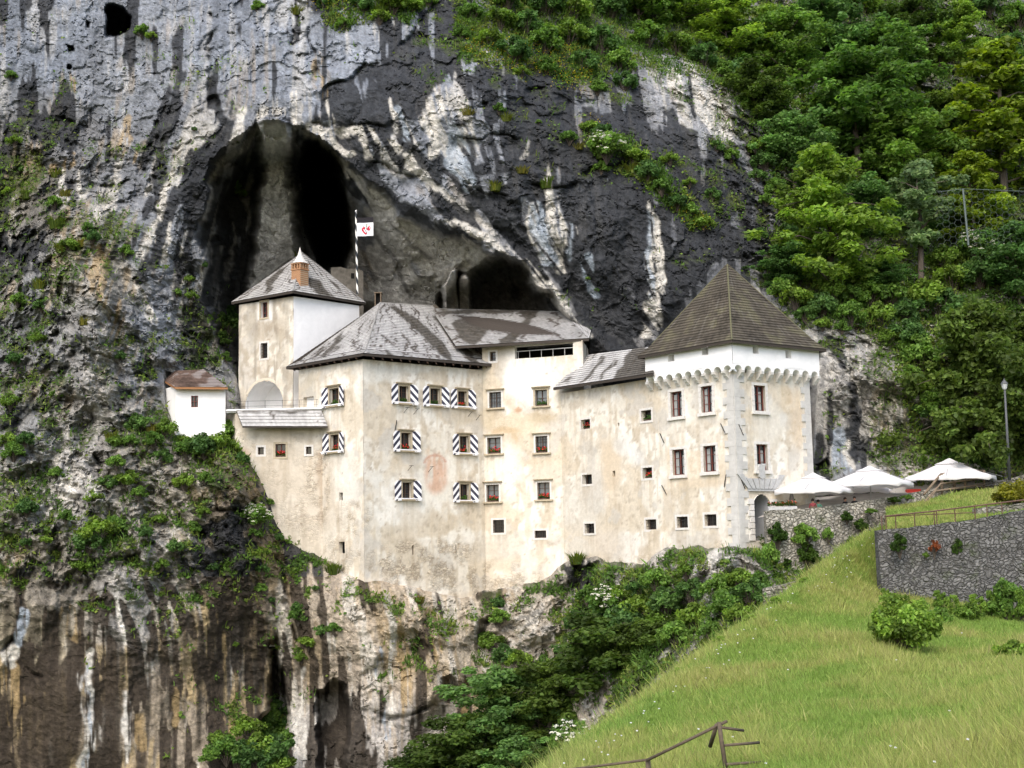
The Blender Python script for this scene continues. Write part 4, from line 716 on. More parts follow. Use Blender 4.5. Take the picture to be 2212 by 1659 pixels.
# ---- hidden sides so the building is solid from elsewhere
def plain(poly, z0, z1, name='rear_wall', m=None, cap=False):
    b = MB()
    for p, q in zip(poly[:-1], poly[1:]): b.add([(p[0],p[1],z0),(q[0],q[1],z0),(q[0],q[1],z1),(p[0],p[1],z1)], [(0,1,2,3)])
    if cap: b.add([(p[0],p[1],z1) for p in poly], [tuple(range(len(poly)))])
    return b.build(name, m or noise_mat('plain_plaster', (.55,.49,.39), .2, 1.5), castle)
m_pl = noise_mat('plain_plaster', (.55,.49,.39), .2, 1.5)
plain([TRgt, TB, TLft], zb, ZtW, m=m_pl); plain([Tw[2], Tw[3], Tw[0]], zw0, Zte+.3, m=m_white)
_tf = MB(); _tf.add([(p[0], p[1], zw0-.02) for p in Tw], [(0,1,2,3)]); _tf.build('overhang_floor', m_white, castle)
GB = GTl + (GTr - GTc); plain([GTr, GB, GTl], 2, Zgt, m=m_pl)
back1 = MNl + (MDl - MNc); plain([MDl, back1, MNl], zb, Zmain, m=m_pl)
LKx = F_md.A + F_md.d*MDX; mdb = [LKx, LKx + np.array([1., 7.]), MDl + np.array([.5, 7.]), MDl]; plain(mdb, zb, Zmid, m=m_pl)
lkb = [TLft, TLft + np.array([1.5, 4.5]), LKl + np.array([3, 5.5])]; plain(lkb, zb, Zlk, m=m_pl)
# loggia: dark room, railing, post
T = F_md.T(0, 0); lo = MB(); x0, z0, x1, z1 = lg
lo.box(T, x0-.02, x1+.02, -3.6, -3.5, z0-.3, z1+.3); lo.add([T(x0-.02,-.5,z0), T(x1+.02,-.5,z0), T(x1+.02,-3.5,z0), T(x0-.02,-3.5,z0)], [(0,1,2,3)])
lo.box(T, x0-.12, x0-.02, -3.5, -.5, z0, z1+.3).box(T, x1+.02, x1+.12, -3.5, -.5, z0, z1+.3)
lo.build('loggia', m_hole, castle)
rl = MB(); rl.tube([T(x0, -.12, z0+.62), T(x1, -.12, z0+.62)], .035)
for i in range(5): x = x0 + (x1-x0)*(i+.25)/5; rl.tube([T(x, -.12, z0), T(x, -.12, z0+.62)], .022)
rl.build('railing', m_stone_g, castle)
# ---- roofs
m_shing = vcol_mat('weathered_shingles', .85, 9, .16, .3, .02)
def shade_shingle(p, kind):
    x, y, z = p[:, 0], p[:, 1], p[:, 2]; u, v = project(p); a = fbm(x/1.5, y/1.5, z/1.5, 4, 101); d = perlin(x/.28, y/.28, z/.28, 102)
    return u, v, a, d
def roof_patch(A, B, C, D, kind, step=.13, course=.30, flare=0.0, org=None):
    """A,B eave left to right; D,C above them; courses step like laid shingles"""
    A, B, C, D = [np.asarray(q, float) for q in (A, B, C, D)]
    ns = max(4, int(max(np.linalg.norm(B-A), np.linalg.norm(C-D))/.16)); sl = (np.linalg.norm(D-A)+np.linalg.norm(C-B))/2; nc = max(3, int(sl/course))
    tt = np.array(sorted([k/nc for k in range(nc+1)] + [(k+.02)/nc for k in range(1, nc)] + [(k+.5)/nc for k in range(nc)])); ss = np.linspace(0, 1, ns+1)
    S, Tt = np.meshgrid(ss, tt); p = ((1-S)*(1-Tt))[..., None]*A + (S*(1-Tt))[..., None]*B + (S*Tt)[..., None]*C + ((1-S)*Tt)[..., None]*D
    N = np.cross(B-A, (D-A)+(C-B)); N /= np.linalg.norm(N); N = N if N[2] > 0 else -N
    fr_ = (Tt*nc + 1e-6) % 1.0; saw = np.where((fr_ < .005) & (Tt > .01), 0.0, 1 - fr_)
    p = p + N*(saw*.045)[..., None]
    if flare: p[..., 2] += 0
    jag = perlin(S*ns*.55, Tt*0+3, Tt*nc, 110)[..., None]*.012*N; p = p + jag
    p = p.reshape(-1, 3); L = np.linalg.norm(B-A); u, v, a, d = shade_shingle(p, kind)
    # one tone per shingle
    sid = np.floor(S*L/.16 + 13*np.sin(np.floor(Tt*nc - 1e-6)*3.7)).ravel(); tid = np.floor(Tt*nc - 1e-6).ravel(); h = np.sin(sid*12.9898 + tid*78.233)*43758.5453; h = h - np.floor(h)
    st_ = fbm((S*L/.42).ravel() + 2*a, tid*0+7.1 + kind[1], (Tt*sl/3.2).ravel(), 3, 111); st2 = fbm((S*L/.22).ravel(), tid*0+2 + kind[1], (Tt*sl/2.4).ravel(), 3, 112)
    k = kind[0]
    if k == 'brown':
        c = np.array([.080,.069,.052]) * (.72 + .5*h + .35*a)[:, None]; c = c + sstep(.15,.5,a+.3*d)[:, None]*np.array([.012,.016,.0]); pale = sstep(.44, .6, st2)[:, None]; c = c*(1-.25*pale) + .25*pale*np.array([.2,.19,.17])
    elif k == 'red':
        c = np.array([.125,.086,.068]) * (.7 + .5*h + .3*a)[:, None]; g_ = sstep(-.1, .3, a + (u-430)/90)[:, None]; c = c*(1-g_*.6) + g_*.6*np.array([.30,.28,.27])
    else:
        c = np.array([.44,.435,.42])*(.78 if k == 'greyd' else 1) * (.82 + .22*h + .16*a)[:, None]; dk = sstep(.10, .16, st_ + kind[2] - .13); c = c*(1-dk*.85)[:, None] + (dk*.85)[:, None]*np.array([.070,.056,.045])
        c = c*(1 - .14*sstep(.05,.35,st2))[:, None]
    for poly in kind[3] if len(kind) > 3 else ():
        m = sstep(-2, 3, polysd(poly, u + 5*a + 4*st2, v + 5*a))[:, None]; c = c*(1-m*.88) + m*.88*np.array([.060,.052,.040])*(.7+.6*h)[:, None]
    c = c * np.where((fr_ > .012) & (fr_ < .03), .74, 1.0).ravel()[:, None]
    idx = np.arange(S.size).reshape(S.shape); f = np.stack([idx[:-1, :-1], idx[:-1, 1:], idx[1:, 1:], idx[1:, :-1]], -1).reshape(-1, 4)
    return p, f, np.clip(c, .01, .8)
def roof(patches, name='roof', parent=None, thick=.2, ridge=(), label=None, edge_col=(.05,.042,.035), rcol=(.25,.245,.23)):
    parent = parent or castle; V_, F2, C_, n = [], [], [], 0
    for (A, B, C, D, kind) in patches:
        p, f, c = roof_patch(A, B, C, D, kind); V_.append(p); F2.append(f + n); C_.append(c); n += len(p)
        q = np.array([A, B, C, D], float); q2 = q - np.array([0, 0, thick]); qq = np.concatenate([q, q2])     # underside, fascia
        V_.append(qq); F2.append(np.array([(7,6,5,4),(0,4,5,1),(1,5,6,2),(2,6,7,3),(3,7,4,0)]) + n); C_.append(np.tile(edge_col, (8, 1))); n += 8
    for (a, b, r, *rc2) in ridge:
        mb = MB(); mb.tube([a, b], r, 6); V_.append(np.array(mb.v)); 
        fl = [f for f in mb.f if len(f) == 4]; F2.append(np.array(fl) + n); C_.append(np.tile(rc2[0] if rc2 else rcol, (len(mb.v), 1))); n += len(mb.v)
    off = np.array(parent.location)
    o = link(name, mesh_np(name, np.concatenate(V_) - off, np.concatenate(F2), m_shing, attrs={'Col': np.concatenate(C_)}), parent)
    if label: o['label'] = label
    return o
def trip(A, B, apex, kind, e=.02):   # triangle as a patch whose top edge is tiny
    A, B, X = np.asarray(A, float), np.asarray(B, float), np.asarray(apex, float); return (A, B, X + (B-A)*e*.5, X - (B-A)*e*.5, kind)
# tower pyramid
ze = zof(1580, 735, 93.9); Te = [np.array([*q_, ze]) for q_ in offset_plan(Tplan, OV+.38)]; tc = sum(Tplan)/4; ap = np.array([*tc, 0.]); ap[2] = zof(1570, 572, float(tc[1]))
ap = np.array(P(1571, 571, float(tc[1])))
KB = ('brown', 0., 0)
mids = [t_*.0 + t_ for t_ in Te]
def belled(E0, E1, X, kind, t=.16, sag=.22):
    E0, E1, X = map(np.asarray, (E0, E1, X)); a = E0 + (X-E0)*t - np.array([0,0,sag]); b = E1 + (X-E1)*t - np.array([0,0,sag]); return [(E0, E1, b, a, kind), trip(a, b, X, kind)]
rr = []; 
for i in range(4): rr += belled(Te[i], Te[(i+1) % 4], ap, ('brown', i*3., 0))
kn = lambda E: E + (ap-E)*.16 - np.array([0,0,.22])
roof(rr, ridge=[(Te[1], kn(Te[1]), .07), (kn(Te[1]), ap, .07), (kn(Te[2]), ap, .06), (kn(Te[0]), ap, .06)], label='tall dark brown pyramid roof', rcol=(.11,.105,.06))
# main block hip roof
eC = P(785, 770, 103.6); eL = P(618, 786, 110.4); eR = P(1068, 787, 112.2); aL = P(821, 654, 113.5); aR = P(938, 661, 118.0)
eC[2] = eL[2] = (eC[2] + eL[2])/2; bL = eL + (aL - eL)*0 
gm = lambda lst: ('grey', 5.0, -.10, lst)
stA = [[(838,660),(850,658),(905,690),(960,740),(985,790),(960,775),(900,715)],[(820,722),(832,726),(870,760),(842,742)],[(835,755),(880,790),(870,795),(830,765)],[(930,680),(950,680),(1000,740),(1040,790),(1010,778),(960,720)]]
stB = [[(690,770),(720,740),(745,715),(735,745),(705,775)],[(660,778),(700,745),(690,770)]]
def flare2(E0, E1, X0, X1, kind, t=.14, sag=.28):
    a = E0 + (X0-E0)*t - np.array([0,0,sag]); b = E1 + (X1-E1)*t - np.array([0,0,sag]); return [(E0, E1, b, a, kind), (a, b, X1, X0, kind)]
aLs = aL + (eL-eC)*.002
main_p = flare2(eL, eC, aL + np.array([-.02,0,0]), aL + np.array([.02,0,0]), ('grey', 2.0, -.12, stB)) + flare2(eC, eR, aL, aR, gm(stA))
eB = eL + (eR - eC); main_p += [(eR, eB, aR + np.array([.0,.02,0]), aR, ('grey', 9., -.1, [])), (eB, eL, aL, aR, ('grey', 4., -.1, []))]
kC = eC + (aL-eC)*.14 - np.array([0,0,.28])
roof(main_p, ridge=[(kC, aL, .07), (eC, kC, .07), (aL, aR, .07), (aR, eR, .2, (.075,.065,.052))], label='large pale grey hipped shingle roof')
rf = MB()
for (A_, B_) in ((eL, eC), (eC, eR)):
    n_ = int(np.linalg.norm(B_-A_)/.85); inn = np.array([0, 1.1, -.1])
    for k in range(1, n_): p_ = A_ + (B_-A_)*k/n_; rf = MB(); rf.tube([p_ - np.array([0,0,.27]) + np.array([0,.08,0]), p_ + inn - np.array([0,0,.15])], .07, 4); rf.build('rafter', m_frame, castle)
# middle wing roof, seen behind
m1, m2, m3, m4 = P(985, 748, 111.5), P(1272, 731, 109.2), P(1212, 672, 116.5), P(930, 666, 117.5)
stM = [[(1000,735),(975,700),(990,690),(1030,690),(1060,700),(1040,735),(1025,748)],[(1065,745),(1130,690),(1120,668),(1165,668),(1150,690),(1110,745)],[(1045,690),(1070,688),(1085,700),(1060,715)],[(950,668),(1120,668),(1120,676),(950,678)]]
roof([(m1, m2, m3, m4, ('greyd', 7., -.12, stM)), (m2, P(1276, 714, 113), P(1216, 672, 116.6), m3, ('grey', 8., -.1, []))], label='long grey shingle roof under the rock rib with broad dark stains')
# link roof
l1, l2, l3, l4 = P(1195, 838, 109.4), P(1412, 806, 99.9), P(1412, 748, 103.5), P(1272, 766, 110.5)
stL = [[(1322,830),(1330,800),(1370,752),(1440,745),(1440,830)],[(1248,830),(1285,790),(1300,770),(1310,770),(1275,815),(1262,828)],[(1215,832),(1230,815),(1240,818),(1228,830)],[(1290,822),(1325,775),(1335,775),(1300,820)]]
roof([(l1, l2, l3, l4, ('grey', 11., -.35, stL))], label='narrow lean-to shingle roof, half pale and half dark')
# gate tower roof
g1, g2, g3 = P(500, 655, 115.3), P(633, 632, 110.8), P(790, 648, 116.8); ga_ = P(653, 546, 115.5); g4 = g1 + (g3 - g2)
stG = [[(720,585),(735,585),(735,630),(712,640)],[(768,640),(765,630),(775,640)]]
zg = (g1[2]+g2[2]+g3[2])/3; g1[2] = g2[2] = g3[2] = zg; g4[2] = zg
roof([trip(g1, g2, ga_, ('grey', 21., -.12, [[(575,610),(600,580),(625,570),(590,620),(570,640)]])), trip(g2, g3, ga_, ('grey', 23., -.16, [[(668,598),(690,605),(705,625),(720,640),(690,640),(672,620)],[(705,600),(730,615),(740,635)]])), trip(g3, g4, ga_, ('grey', 25., 0., [])), trip(g4, g1, ga_, ('grey', 27., 0., []))], ridge=[(g2, ga_, .06), (g3, ga_, .05)], label='pale grey pyramid roof with a brick chimney')
gr_o = [o for o in castle.children if o.name.startswith('roof')][-1]
# chimney on that roof: brick shaft, pillared lantern, pointed cap
m_brick = mat('orange_brick', rough=.9); _t = nd(m_brick, 'ShaderNodeTexBrick', i_Scale=1.0, i_Mortar_Size=.012); _t.inputs['Brick Width'].default_value = .25; _t.inputs['Row Height'].default_value = .085
_t.inputs['Color1'].default_value = (.36,.165,.07,1); _t.inputs['Color2'].default_value = (.28,.12,.05,1); _t.inputs['Mortar'].default_value = (.38,.28,.18,1)
_u = nd(m_brick, 'ShaderNodeUVMap'); lk(m_brick, _u.outputs[0], _t.inputs['Vector']); lk(m_brick, _t.outputs[0], BS(m_brick).inputs['Base Color'])
ch0 = P(648, 612, 112.6); Tf = lambda x, y, z: (ch0[0] + x*F_gl.d[0] + y*F_gl.n[0], ch0[1] + x*F_gl.d[1] + y*F_gl.n[1], ch0[2] + z)
hz = lambda v: float(P(648, v, 112.6)[2] - ch0[2])
cw = .50
chm = MB().box(Tf, -cw, cw, -cw, cw, hz(622), hz(585)).build('chimney', m_brick, gr_o)
c2_ = MB().box(Tf, -cw-.05, cw+.05, -cw-.05, cw+.05, hz(584.9), hz(582))
c2_.box(Tf, -cw-.05, cw+.05, -cw-.05, cw+.05, hz(572), hz(569.5))
for x in (-cw+.06, -.16, .16, cw-.06):
    for y in (-cw+.06, -.16, .16, cw-.06):
        if abs(x) > .3 or abs(y) > .3: c2_.box(Tf, x-.07, x+.07, y-.07, y+.07, hz(582), hz(572))
c2_.build('chimney_lantern', m_brick, gr_o); 
cc = MB(); lv = [(569.4, .62), (566, .5), (560, .34), (552, .2), (545, .12), (538, .05), (534, .01)]
ring = lambda v, r: [Tf(r*math.cos(2*math.pi*(k+.5)/8)*1.08, r*math.sin(2*math.pi*(k+.5)/8)*1.08, hz(v)) for k in range(8)]
vs2 = sum([ring(v, r) for v, r in lv], []); cc.add(vs2, [(i*8+k, i*8+(k+1) % 8, (i+1)*8+(k+1) % 8, (i+1)*8+k) for i in range(len(lv)-1) for k in range(8)] + [tuple(range(8))]); cc.build('chimney_cap', m_stone_w, gr_o)
# terrace: floor, coping, little shingle roof
tfl = MB(); a_, b_ = F_te.W(-.5, .1, zter-.02), F_te.W(F_te.L+.3, .1, zter-.02); tfl.add([a_, b_, (b_[0]-1.0, b_[1]+7, zter-.02), (a_[0]-1, a_[1]+8, zter-.02)], [(0,1,2,3)]); tfl.build('terrace_floor', m_stone_g, castle)
T = F_te.T(0, 0); cz0 = zof(600, 881, 107.6) 
MB().box(T, -.7, F_te.L-.15, -.35, .22, cz0-.13, cz0).box(T, -.7, F_te.L-.15, -.3, .05, zter-.05, cz0-.13).build('coping', m_white, castle)
tr1, tr2, tr3, tr4 = P(524, 921, 107.0), P(708, 921, 106.9), P(694, 886, 107.75), P(511, 886, 107.85)
roof([(tr1, tr2, tr3, tr4, ('grey', 31., -.3, [[(505,884),(700,884),(700,891),(505,891)]]))], label='small lean-to shingle roof under the terrace edge', thick=.12)
trl = MB()
for zz in (.55, 1.0): trl.tube([T(-.5, -.1, cz0+zz*.9-.25), T(F_te.L-.6, -.1, cz0+zz*.9-.25)], .012, 5)
for i in range(6): x = -.4 + (F_te.L-.3)*i/5; trl.tube([T(x, -.1, cz0), T(x, -.1, cz0+.68)], .015, 5)
trl.build('terrace_railing', m_iron, castle)
# short return wall at the terrace's left end
F_re = Face(TWl + np.array([-1.6, 3.0]), TWl); wall_part(castle, F_re, zter-4, zter, mode='terrace')
# iron tie bars on the walls
tb = MB()
for f, u0, v0, u1, v1 in ((F_tl,1427,936,1436,957),(F_tl,1431,1048,1441,1068),(F_tl,1558,915,1568,935),(F_tl,1570,1025,1566,1052),(F_tr,1594,917,1604,940),(F_tr,1597,1030,1608,1056),(F_tr,1611,787,1609,805),(F_tr,1737,795,1743,815),(F_mr,856,908,852,930)):
    (a, z), (b, zz) = f.hit(u0, v0), f.hit(u1, v1); tb.tube([f.W(a, .08, z), f.W(b, .08, zz)], .035, 5)
for cx, cy in ((893,895),(1010,901),(1028,908),(880,1018),(925,1020),(872,892)):
    a, z = F_mr.hit(cx, cy); tb.tube([F_mr.W(a, .0, z), F_mr.W(a+.25, .25, z+.42)], .018, 4); tb.tube([F_mr.W(a+.02, .25, z+.42), F_mr.W(a+.42, .25, z+.44)], .018, 4)
tb.build('tie_bars', m_iron, castle)
# brick patch at the foot
# ---- the small white hut left of the terrace
hA, hB = P(380, 880, 107.6), P(487, 880, 108.0); hE = P(357, 860, 109.6)
hut = empty('white_hut', (hA[0], hA[1], zof(430, 950, 107.8)), 'small white hut with a brown hipped roof on the ledge left of the castle', 'hut')
F_h = Face(hA[:2], hB[:2]); F_h2 = Face(hE[:2], hA[:2]); zh1 = zof(430, 832, 107.8); zh0 = zof(430, 975, 107.8)
hw_ = F_h.rect(413, 855, 428, 880)
wall_part(hut, F_h, zh0, zh1, [hw_], depth=.25, mat_=m_white, step=.25); wall_part(hut, F_h2, zh0, zh1, mat_=m_white, step=.25)
hb = hB + (hE - hA); _b = MB(); 
for p_, q_ in ((hB, hb), (hb, hE)): _b.add([(p_[0],p_[1],zh0),(q_[0],q_[1],zh0),(q_[0],q_[1],zh1),(p_[0],p_[1],zh1)], [(0,1,2,3)])
_b.build('rear_wall', m_white, hut)
T = F_h.T((hw_[0]+hw_[2])/2, (hw_[1]+hw_[3])/2); hw2, hh2 = (hw_[2]-hw_[0])/2, (hw_[3]-hw_[1])/2; mb = MB()
for x0, x1, z0, z1 in ((-hw2,-hw2+.06,-hh2,hh2),(hw2-.06,hw2,-hh2,hh2),(-hw2+.06,hw2-.06,-hh2,-hh2+.06),(-hw2+.06,hw2-.06,hh2-.06,hh2),(-.025,.025,-hh2+.06,hh2-.06),(-hw2+.06,-.025,-.02,.02),(.025,hw2-.06,-.02,.02)): mb.box(T, x0, x1, -.1, .0, z0, z1)
hwin = mb.build('window', m_red, hut); MB().box(T, -hw2, hw2, -.25, -.2, -hh2, hh2).build('pane', m_glass, hwin)
r1, r2, r3, r4 = P(378, 836, 107.0), P(492, 837, 107.4), P(440, 798, 109.6), P(378, 801, 110.2); r0 = P(355, 822, 109.9)
roof([(r1, r2, r3, r4, ('red', 3., 0)), trip(r0, r1, r4, ('red', 4., 0)), trip(r2, r2 + (r0-r1), r3, ('red', 5., 0)), (r2 + (r0-r1), r0, r4, r3, ('red', 6., 0))], parent=hut, thick=.16, edge_col=(.30,.15,.07))
# ================================================================== PLANTS
def leaf_mat(name, rgb, var=.35, sat=0.0):
    m = mat(name, rough=.55, spec=.25); at = nd(m, 'ShaderNodeAttribute', attribute_name='Col'); oi = nd(m, 'ShaderNodeObjectInfo')
    h = nd(m, 'ShaderNodeHueSaturation'); lk(m, at.outputs['Color'], h.inputs['Color'])
    mr = nd(m, 'ShaderNodeMapRange'); lk(m, oi.outputs['Random'], mr.inputs[0]); mr.inputs[3].default_value = 1-var; mr.inputs[4].default_value = 1+var; lk(m, mr.outputs[0], h.inputs['Value'])
    mr2 = nd(m, 'ShaderNodeMapRange'); lk(m, oi.outputs['Random'], mr2.inputs[0]); mr2.inputs[3].default_value = .508; mr2.inputs[4].default_value = .494; lk(m, mr2.outputs[0], h.inputs['Hue'])
    lk(m, h.outputs[0], BS(m).inputs['Base Color'])
    tr = nd(m, 'ShaderNodeBsdfTranslucent'); hs2 = nd(m, 'ShaderNodeHueSaturation', i_Value=1.25, i_Saturation=1.1); lk(m, h.outputs[0], hs2.inputs['Color']); lk(m, hs2.outputs[0], tr.inputs['Color'])
    mx = nd(m, 'ShaderNodeMixShader'); mx.inputs[0].default_value = .5; out = m.node_tree.nodes['Material Output']
    lk(m, BS(m).outputs[0], mx.inputs[1]); lk(m, tr.outputs[0], mx.inputs[2]); lk(m, mx.outputs[0], out.inputs['Surface']); return m
m_leaf = leaf_mat('leaves', None, .22); m_grass = leaf_mat('grass_blades', None, .0); m_bark = noise_mat('grey_bark', (.085,.07,.055), .35, 6, .9, .5, .03, stretch=(1,1,.25))
m_flow = leaf_mat('white_blossom', None, .05); m_petal = noise_mat('red_petals', (.50,.015,.02), .3, 20, .6, 0)
def quads(c, nrm, size, rng, aspect=1.5, fold=.25):
    """leaf-shaped quads (kite) centred at c, facing nrm"""
    n = len(c); r = rng.normal(size=(n, 3)); t = np.cross(nrm, r); t /= np.linalg.norm(t, axis=1)[:, None] + 1e-9; b = np.cross(nrm, t)
    s = (size if np.ndim(size) else np.full(n, size))[:, None]; L = t*s*aspect*.5; W = b*s*.5
    v = np.stack([c - L, c + W - L*.1 + nrm*s*fold*.3, c + L - nrm*s*fold*.3, c - W - L*.1 + nrm*s*fold*.3], 1).reshape(-1, 3)
    return v, np.arange(n*4).reshape(n, 4)
def tone(n, rgb, rng, var=.35, yellow=.25):
    c = np.tile(np.array(rgb, float), (n, 1)); k = 1 + var*rng.normal(size=(n, 1))*.6; y = rng.random((n, 1))*yellow
    return np.clip(c*np.clip(k, .45, 1.8)*np.concatenate([1+y*1.1, 1+y*.5, 1-y*.4], 1), .004, .8)
def crown_mesh(name, clusters, rng, rgb, per=70, leaf=.2, up=.8, var=.35, yellow=.25, ctone=.25):
    """clusters: (x,y,z,rx,rz)"""
    cl = np.array(clusters, float); n = len(cl); k = (per*np.clip(cl[:, 3]/cl[:, 3].mean(), .5, 1.8)**1.6).astype(int); ids = np.repeat(np.arange(n), k); m = len(ids)
    d = rng.normal(size=(m, 3)); d /= np.linalg.norm(d, axis=1)[:, None]; rr = rng.random(m)**.42; c = cl[ids, :3] + d*rr[:, None]*np.stack([cl[ids, 3], cl[ids, 3], cl[ids, 4]], 1)
    nr = rng.normal(size=(m, 3))*.55 + d*.5; nr[:, 2] += up; nr /= np.linalg.norm(nr, axis=1)[:, None]
    v, f = quads(c, nr, leaf*(.65 + .7*rng.random(m)), rng); ct = 1 + ctone*rng.normal(size=n)
    col = tone(m, rgb, rng, var, yellow)*np.clip(ct[ids], .55, 1.6)[:, None]
    return mesh_np(name, v, f, m_leaf, attrs={'Col': np.repeat(col, 4, 0)})
def limb_mesh(name, paths):
    mb = MB()
    for p, r in paths: mb.tube(p, r, 6, cap=False)
    return mesh_np(name, np.array(mb.v), mb.f, m_bark, smooth=True)
def make_tree(kind, seed, rgb, h=9.0, w=6.0, leaf=.22, per=80, bare=.25, lean=(0, 0)):
    rng = np.random.default_rng(seed); paths = []; cl = []
    tip = np.array([lean[0]*h + rng.normal()*.25, lean[1]*h, h*.86]); mid = tip*.5 + rng.normal(size=3)*.18*np.array([1,1,0])
    tr = [np.array([0,0,-1.2]), mid*.5, mid, tip*.78, tip]; paths.append((tr, [h*.024, h*.019, h*.015, h*.009, h*.003]))
    nl = {'broad': 23, 'layer': 24, 'yew': 24, 'slim': 14}[kind]
    for i in range(nl):
        t = bare + (1-bare)*(i+.5)/nl; k = min(int(t*4), 3); base = tr[k]*(1-(t*4-k)) + tr[k+1]*(t*4-k) if t < 1 else tip
        a = i*2.4 + rng.normal()*.4; s = (t-bare)/(1-bare)
        prof = {'broad': math.sin(math.pi*(.18+.78*s))**.8, 'layer': (1-s)**.75*.95+.12, 'yew': (1-s)**.6, 'slim': math.sin(math.pi*(.1+.85*s))}[kind]
        L = w*.5*prof*(.75+.45*rng.random()); rise = {'broad': .35, 'layer': .12, 'yew': -.12, 'slim': .5}[kind]*L
        e = base + np.array([math.cos(a)*L, math.sin(a)*L, rise + rng.normal()*.15]); m_ = (base+e)/2 + np.array([0,0,.12*L])
        paths.append(([base, m_, e], [h*.008*(1-.6*s)+.01, h*.004+.008, .008]))
        nb = max(2, int(2 + L*1.6))
        for j in range(nb):
            q = (j+1)/nb; c = base*(1-q)**2 + 2*q*(1-q)*m_ + q*q*e + rng.normal(size=3)*np.array([.32,.32,.16])*(.5+.5*L)*.8
            rx = (.42+.5*rng.random())*(.55+.16*w*.5)*{'broad':1.,'layer':.95,'yew':.85,'slim':.8}[kind]; rz = rx*{'broad':.62,'layer':.5,'yew':.42,'slim':.6}[kind]
            cl.append((*c, rx, rz))
            if kind == 'yew': cl.append((*(c - np.array([0,0,.45])), rx*.7, rz*1.3))
    for j in range(4): cl.append((*(tip + rng.normal(size=3)*.3), .5, .5))
    return limb_mesh('trunk', paths), crown_mesh('crown', cl, rng, rgb, per, leaf, up={'broad':.8,'layer':1.1,'yew':.6,'slim':.7}[kind])
def make_bush(seed, rgb, w=2.2, h=1.5, leaf=.15, per=60, n=26, blossom=0, btone=(.75,.74,.66)):
    rng = np.random.default_rng(seed); cl = []; paths = []
    for i in range(n):
        a = rng.random()*6.283; r = w*.5*math.sqrt(rng.random())*.86; z = h*(.25 + .6*rng.random())*(1-.55*(r/(w*.5))**2); c = np.array([math.cos(a)*r, math.sin(a)*r, z])
        q = w*.12*(.8+.8*rng.random()); cl.append((*c, q, q*.8)); paths.append(([np.array([0,0,-.4]), c*np.array([.5,.5,.55]), c], [.03, .02, .008]))
    cm = crown_mesh('foliage', cl, rng, rgb, per, leaf, up=.6); bl = None
    if blossom:
        C_ = np.array(cl)[:, :3]; k = rng.integers(0, n, blossom); d = rng.normal(size=(blossom, 3)); d[:, 2] = np.abs(d[:, 2]); d[:, 1] = -np.abs(d[:, 1]); d /= np.linalg.norm(d, axis=1)[:, None]
        p = C_[k] + d*w*.15; pp = np.repeat(p, 9, 0) + rng.normal(size=(blossom*9, 3))*.085*np.array([1,1,.35]); nn = np.repeat(d, 9, 0)*.6 + np.array([0,-.4,1.]); nn /= np.linalg.norm(nn, axis=1)[:, None]
        v, f = quads(pp, nn, .12, rng, 1.0, 0); bl = mesh_np('blossom', v, f, m_flow, attrs={'Col': np.repeat(tone(len(pp), btone, rng, .1, .1), 4, 0)})
    return limb_mesh('stems', paths), cm, bl
def make_tuft(seed, rgb, n=150, h=.6, w=.5, wd=.035, flowers=0, ftone=(.7,.5,.03)):
    rng = np.random.default_rng(seed); a = rng.random(n)*6.283; r = w*.5*np.sqrt(rng.random(n)); b = np.stack([np.cos(a)*r, np.sin(a)*r, np.full(n, -.1)], 1)
    hh = h*(.5+.6*rng.random(n)); out = np.stack([np.cos(a), np.sin(a), np.zeros(n)], 1)*(.25+.5*rng.random((n,1)))*hh[:, None] + rng.normal(size=(n,3))*.06
    m_ = b + out*.35 + np.array([0,0,1])*hh[:, None]*.65; t = b + out + np.array([0,0,1])*hh[:, None]*.95; s = np.cross(out + 1e-6, [0,0,1.]); s /= np.linalg.norm(s, axis=1)[:, None]; s *= wd
    v = np.stack([b-s, b+s, m_+s*.8, t, m_-s*.8], 1).reshape(-1, 3); ii = np.arange(n)*5; f = np.concatenate([np.stack([ii, ii+1, ii+2, ii+4], 1)]); f2 = np.stack([ii+4, ii+2, ii+3, ii+3], 1)
    col = np.repeat(tone(n, rgb, rng, .3, .5), 5, 0); fl = [list(q) for q in f] + [list(q[:3]) for q in f2]
    me = mesh_np('tuft', v, fl, m_grass, attrs={'Col': col}); return me
def add_plant(name, label, cat, meshes, loc, scale=1.0, rz=None, group=None, sz=None, tilt=(0, 0)):
    o = empty(name, loc, label, cat, group); o.scale = (scale, scale, scale*(sz or 1)); o.rotation_euler = (tilt[0], tilt[1], random.random()*6.28 if rz is None else rz)
    for nm, me in meshes:
        if me is not None: link(nm, me, o)
    return o
G1, G2, G3, GD, GY, GP = (.115,.215,.046), (.095,.190,.056), (.145,.245,.044), (.060,.120,.028), (.175,.255,.036), (.155,.240,.110)
b_m = make_bush(29, G3, 4.4, 3.6, .17, 150, 60); b_w = make_bush(30, G3, 2.0, 2.4, .11, 90, 30)
t_b1 = make_tree('broad', 11, G1, 8.5, 7.0, .23, 75, .12); t_b2 = make_tree('broad', 12, G2, 8.0, 6.4, .22, 75, .12); t_b3 = make_tree('layer', 13, G3, 9.5, 7.2, .22, 75, .08)
t_l2 = make_tree('layer', 14, GY, 10.0, 6.4, .24, 70, .12); t_s = make_tree('slim', 15, GP, 8.0, 4.0, .2, 75, .28); t_y = make_tree('yew', 16, (.105,.165,.036), 11.0, 10.0, .21, 85, .16); t_b4 = make_tree('broad', 17, (.068,.118,.024), 6.5, 6.2, .21, 80, .05)
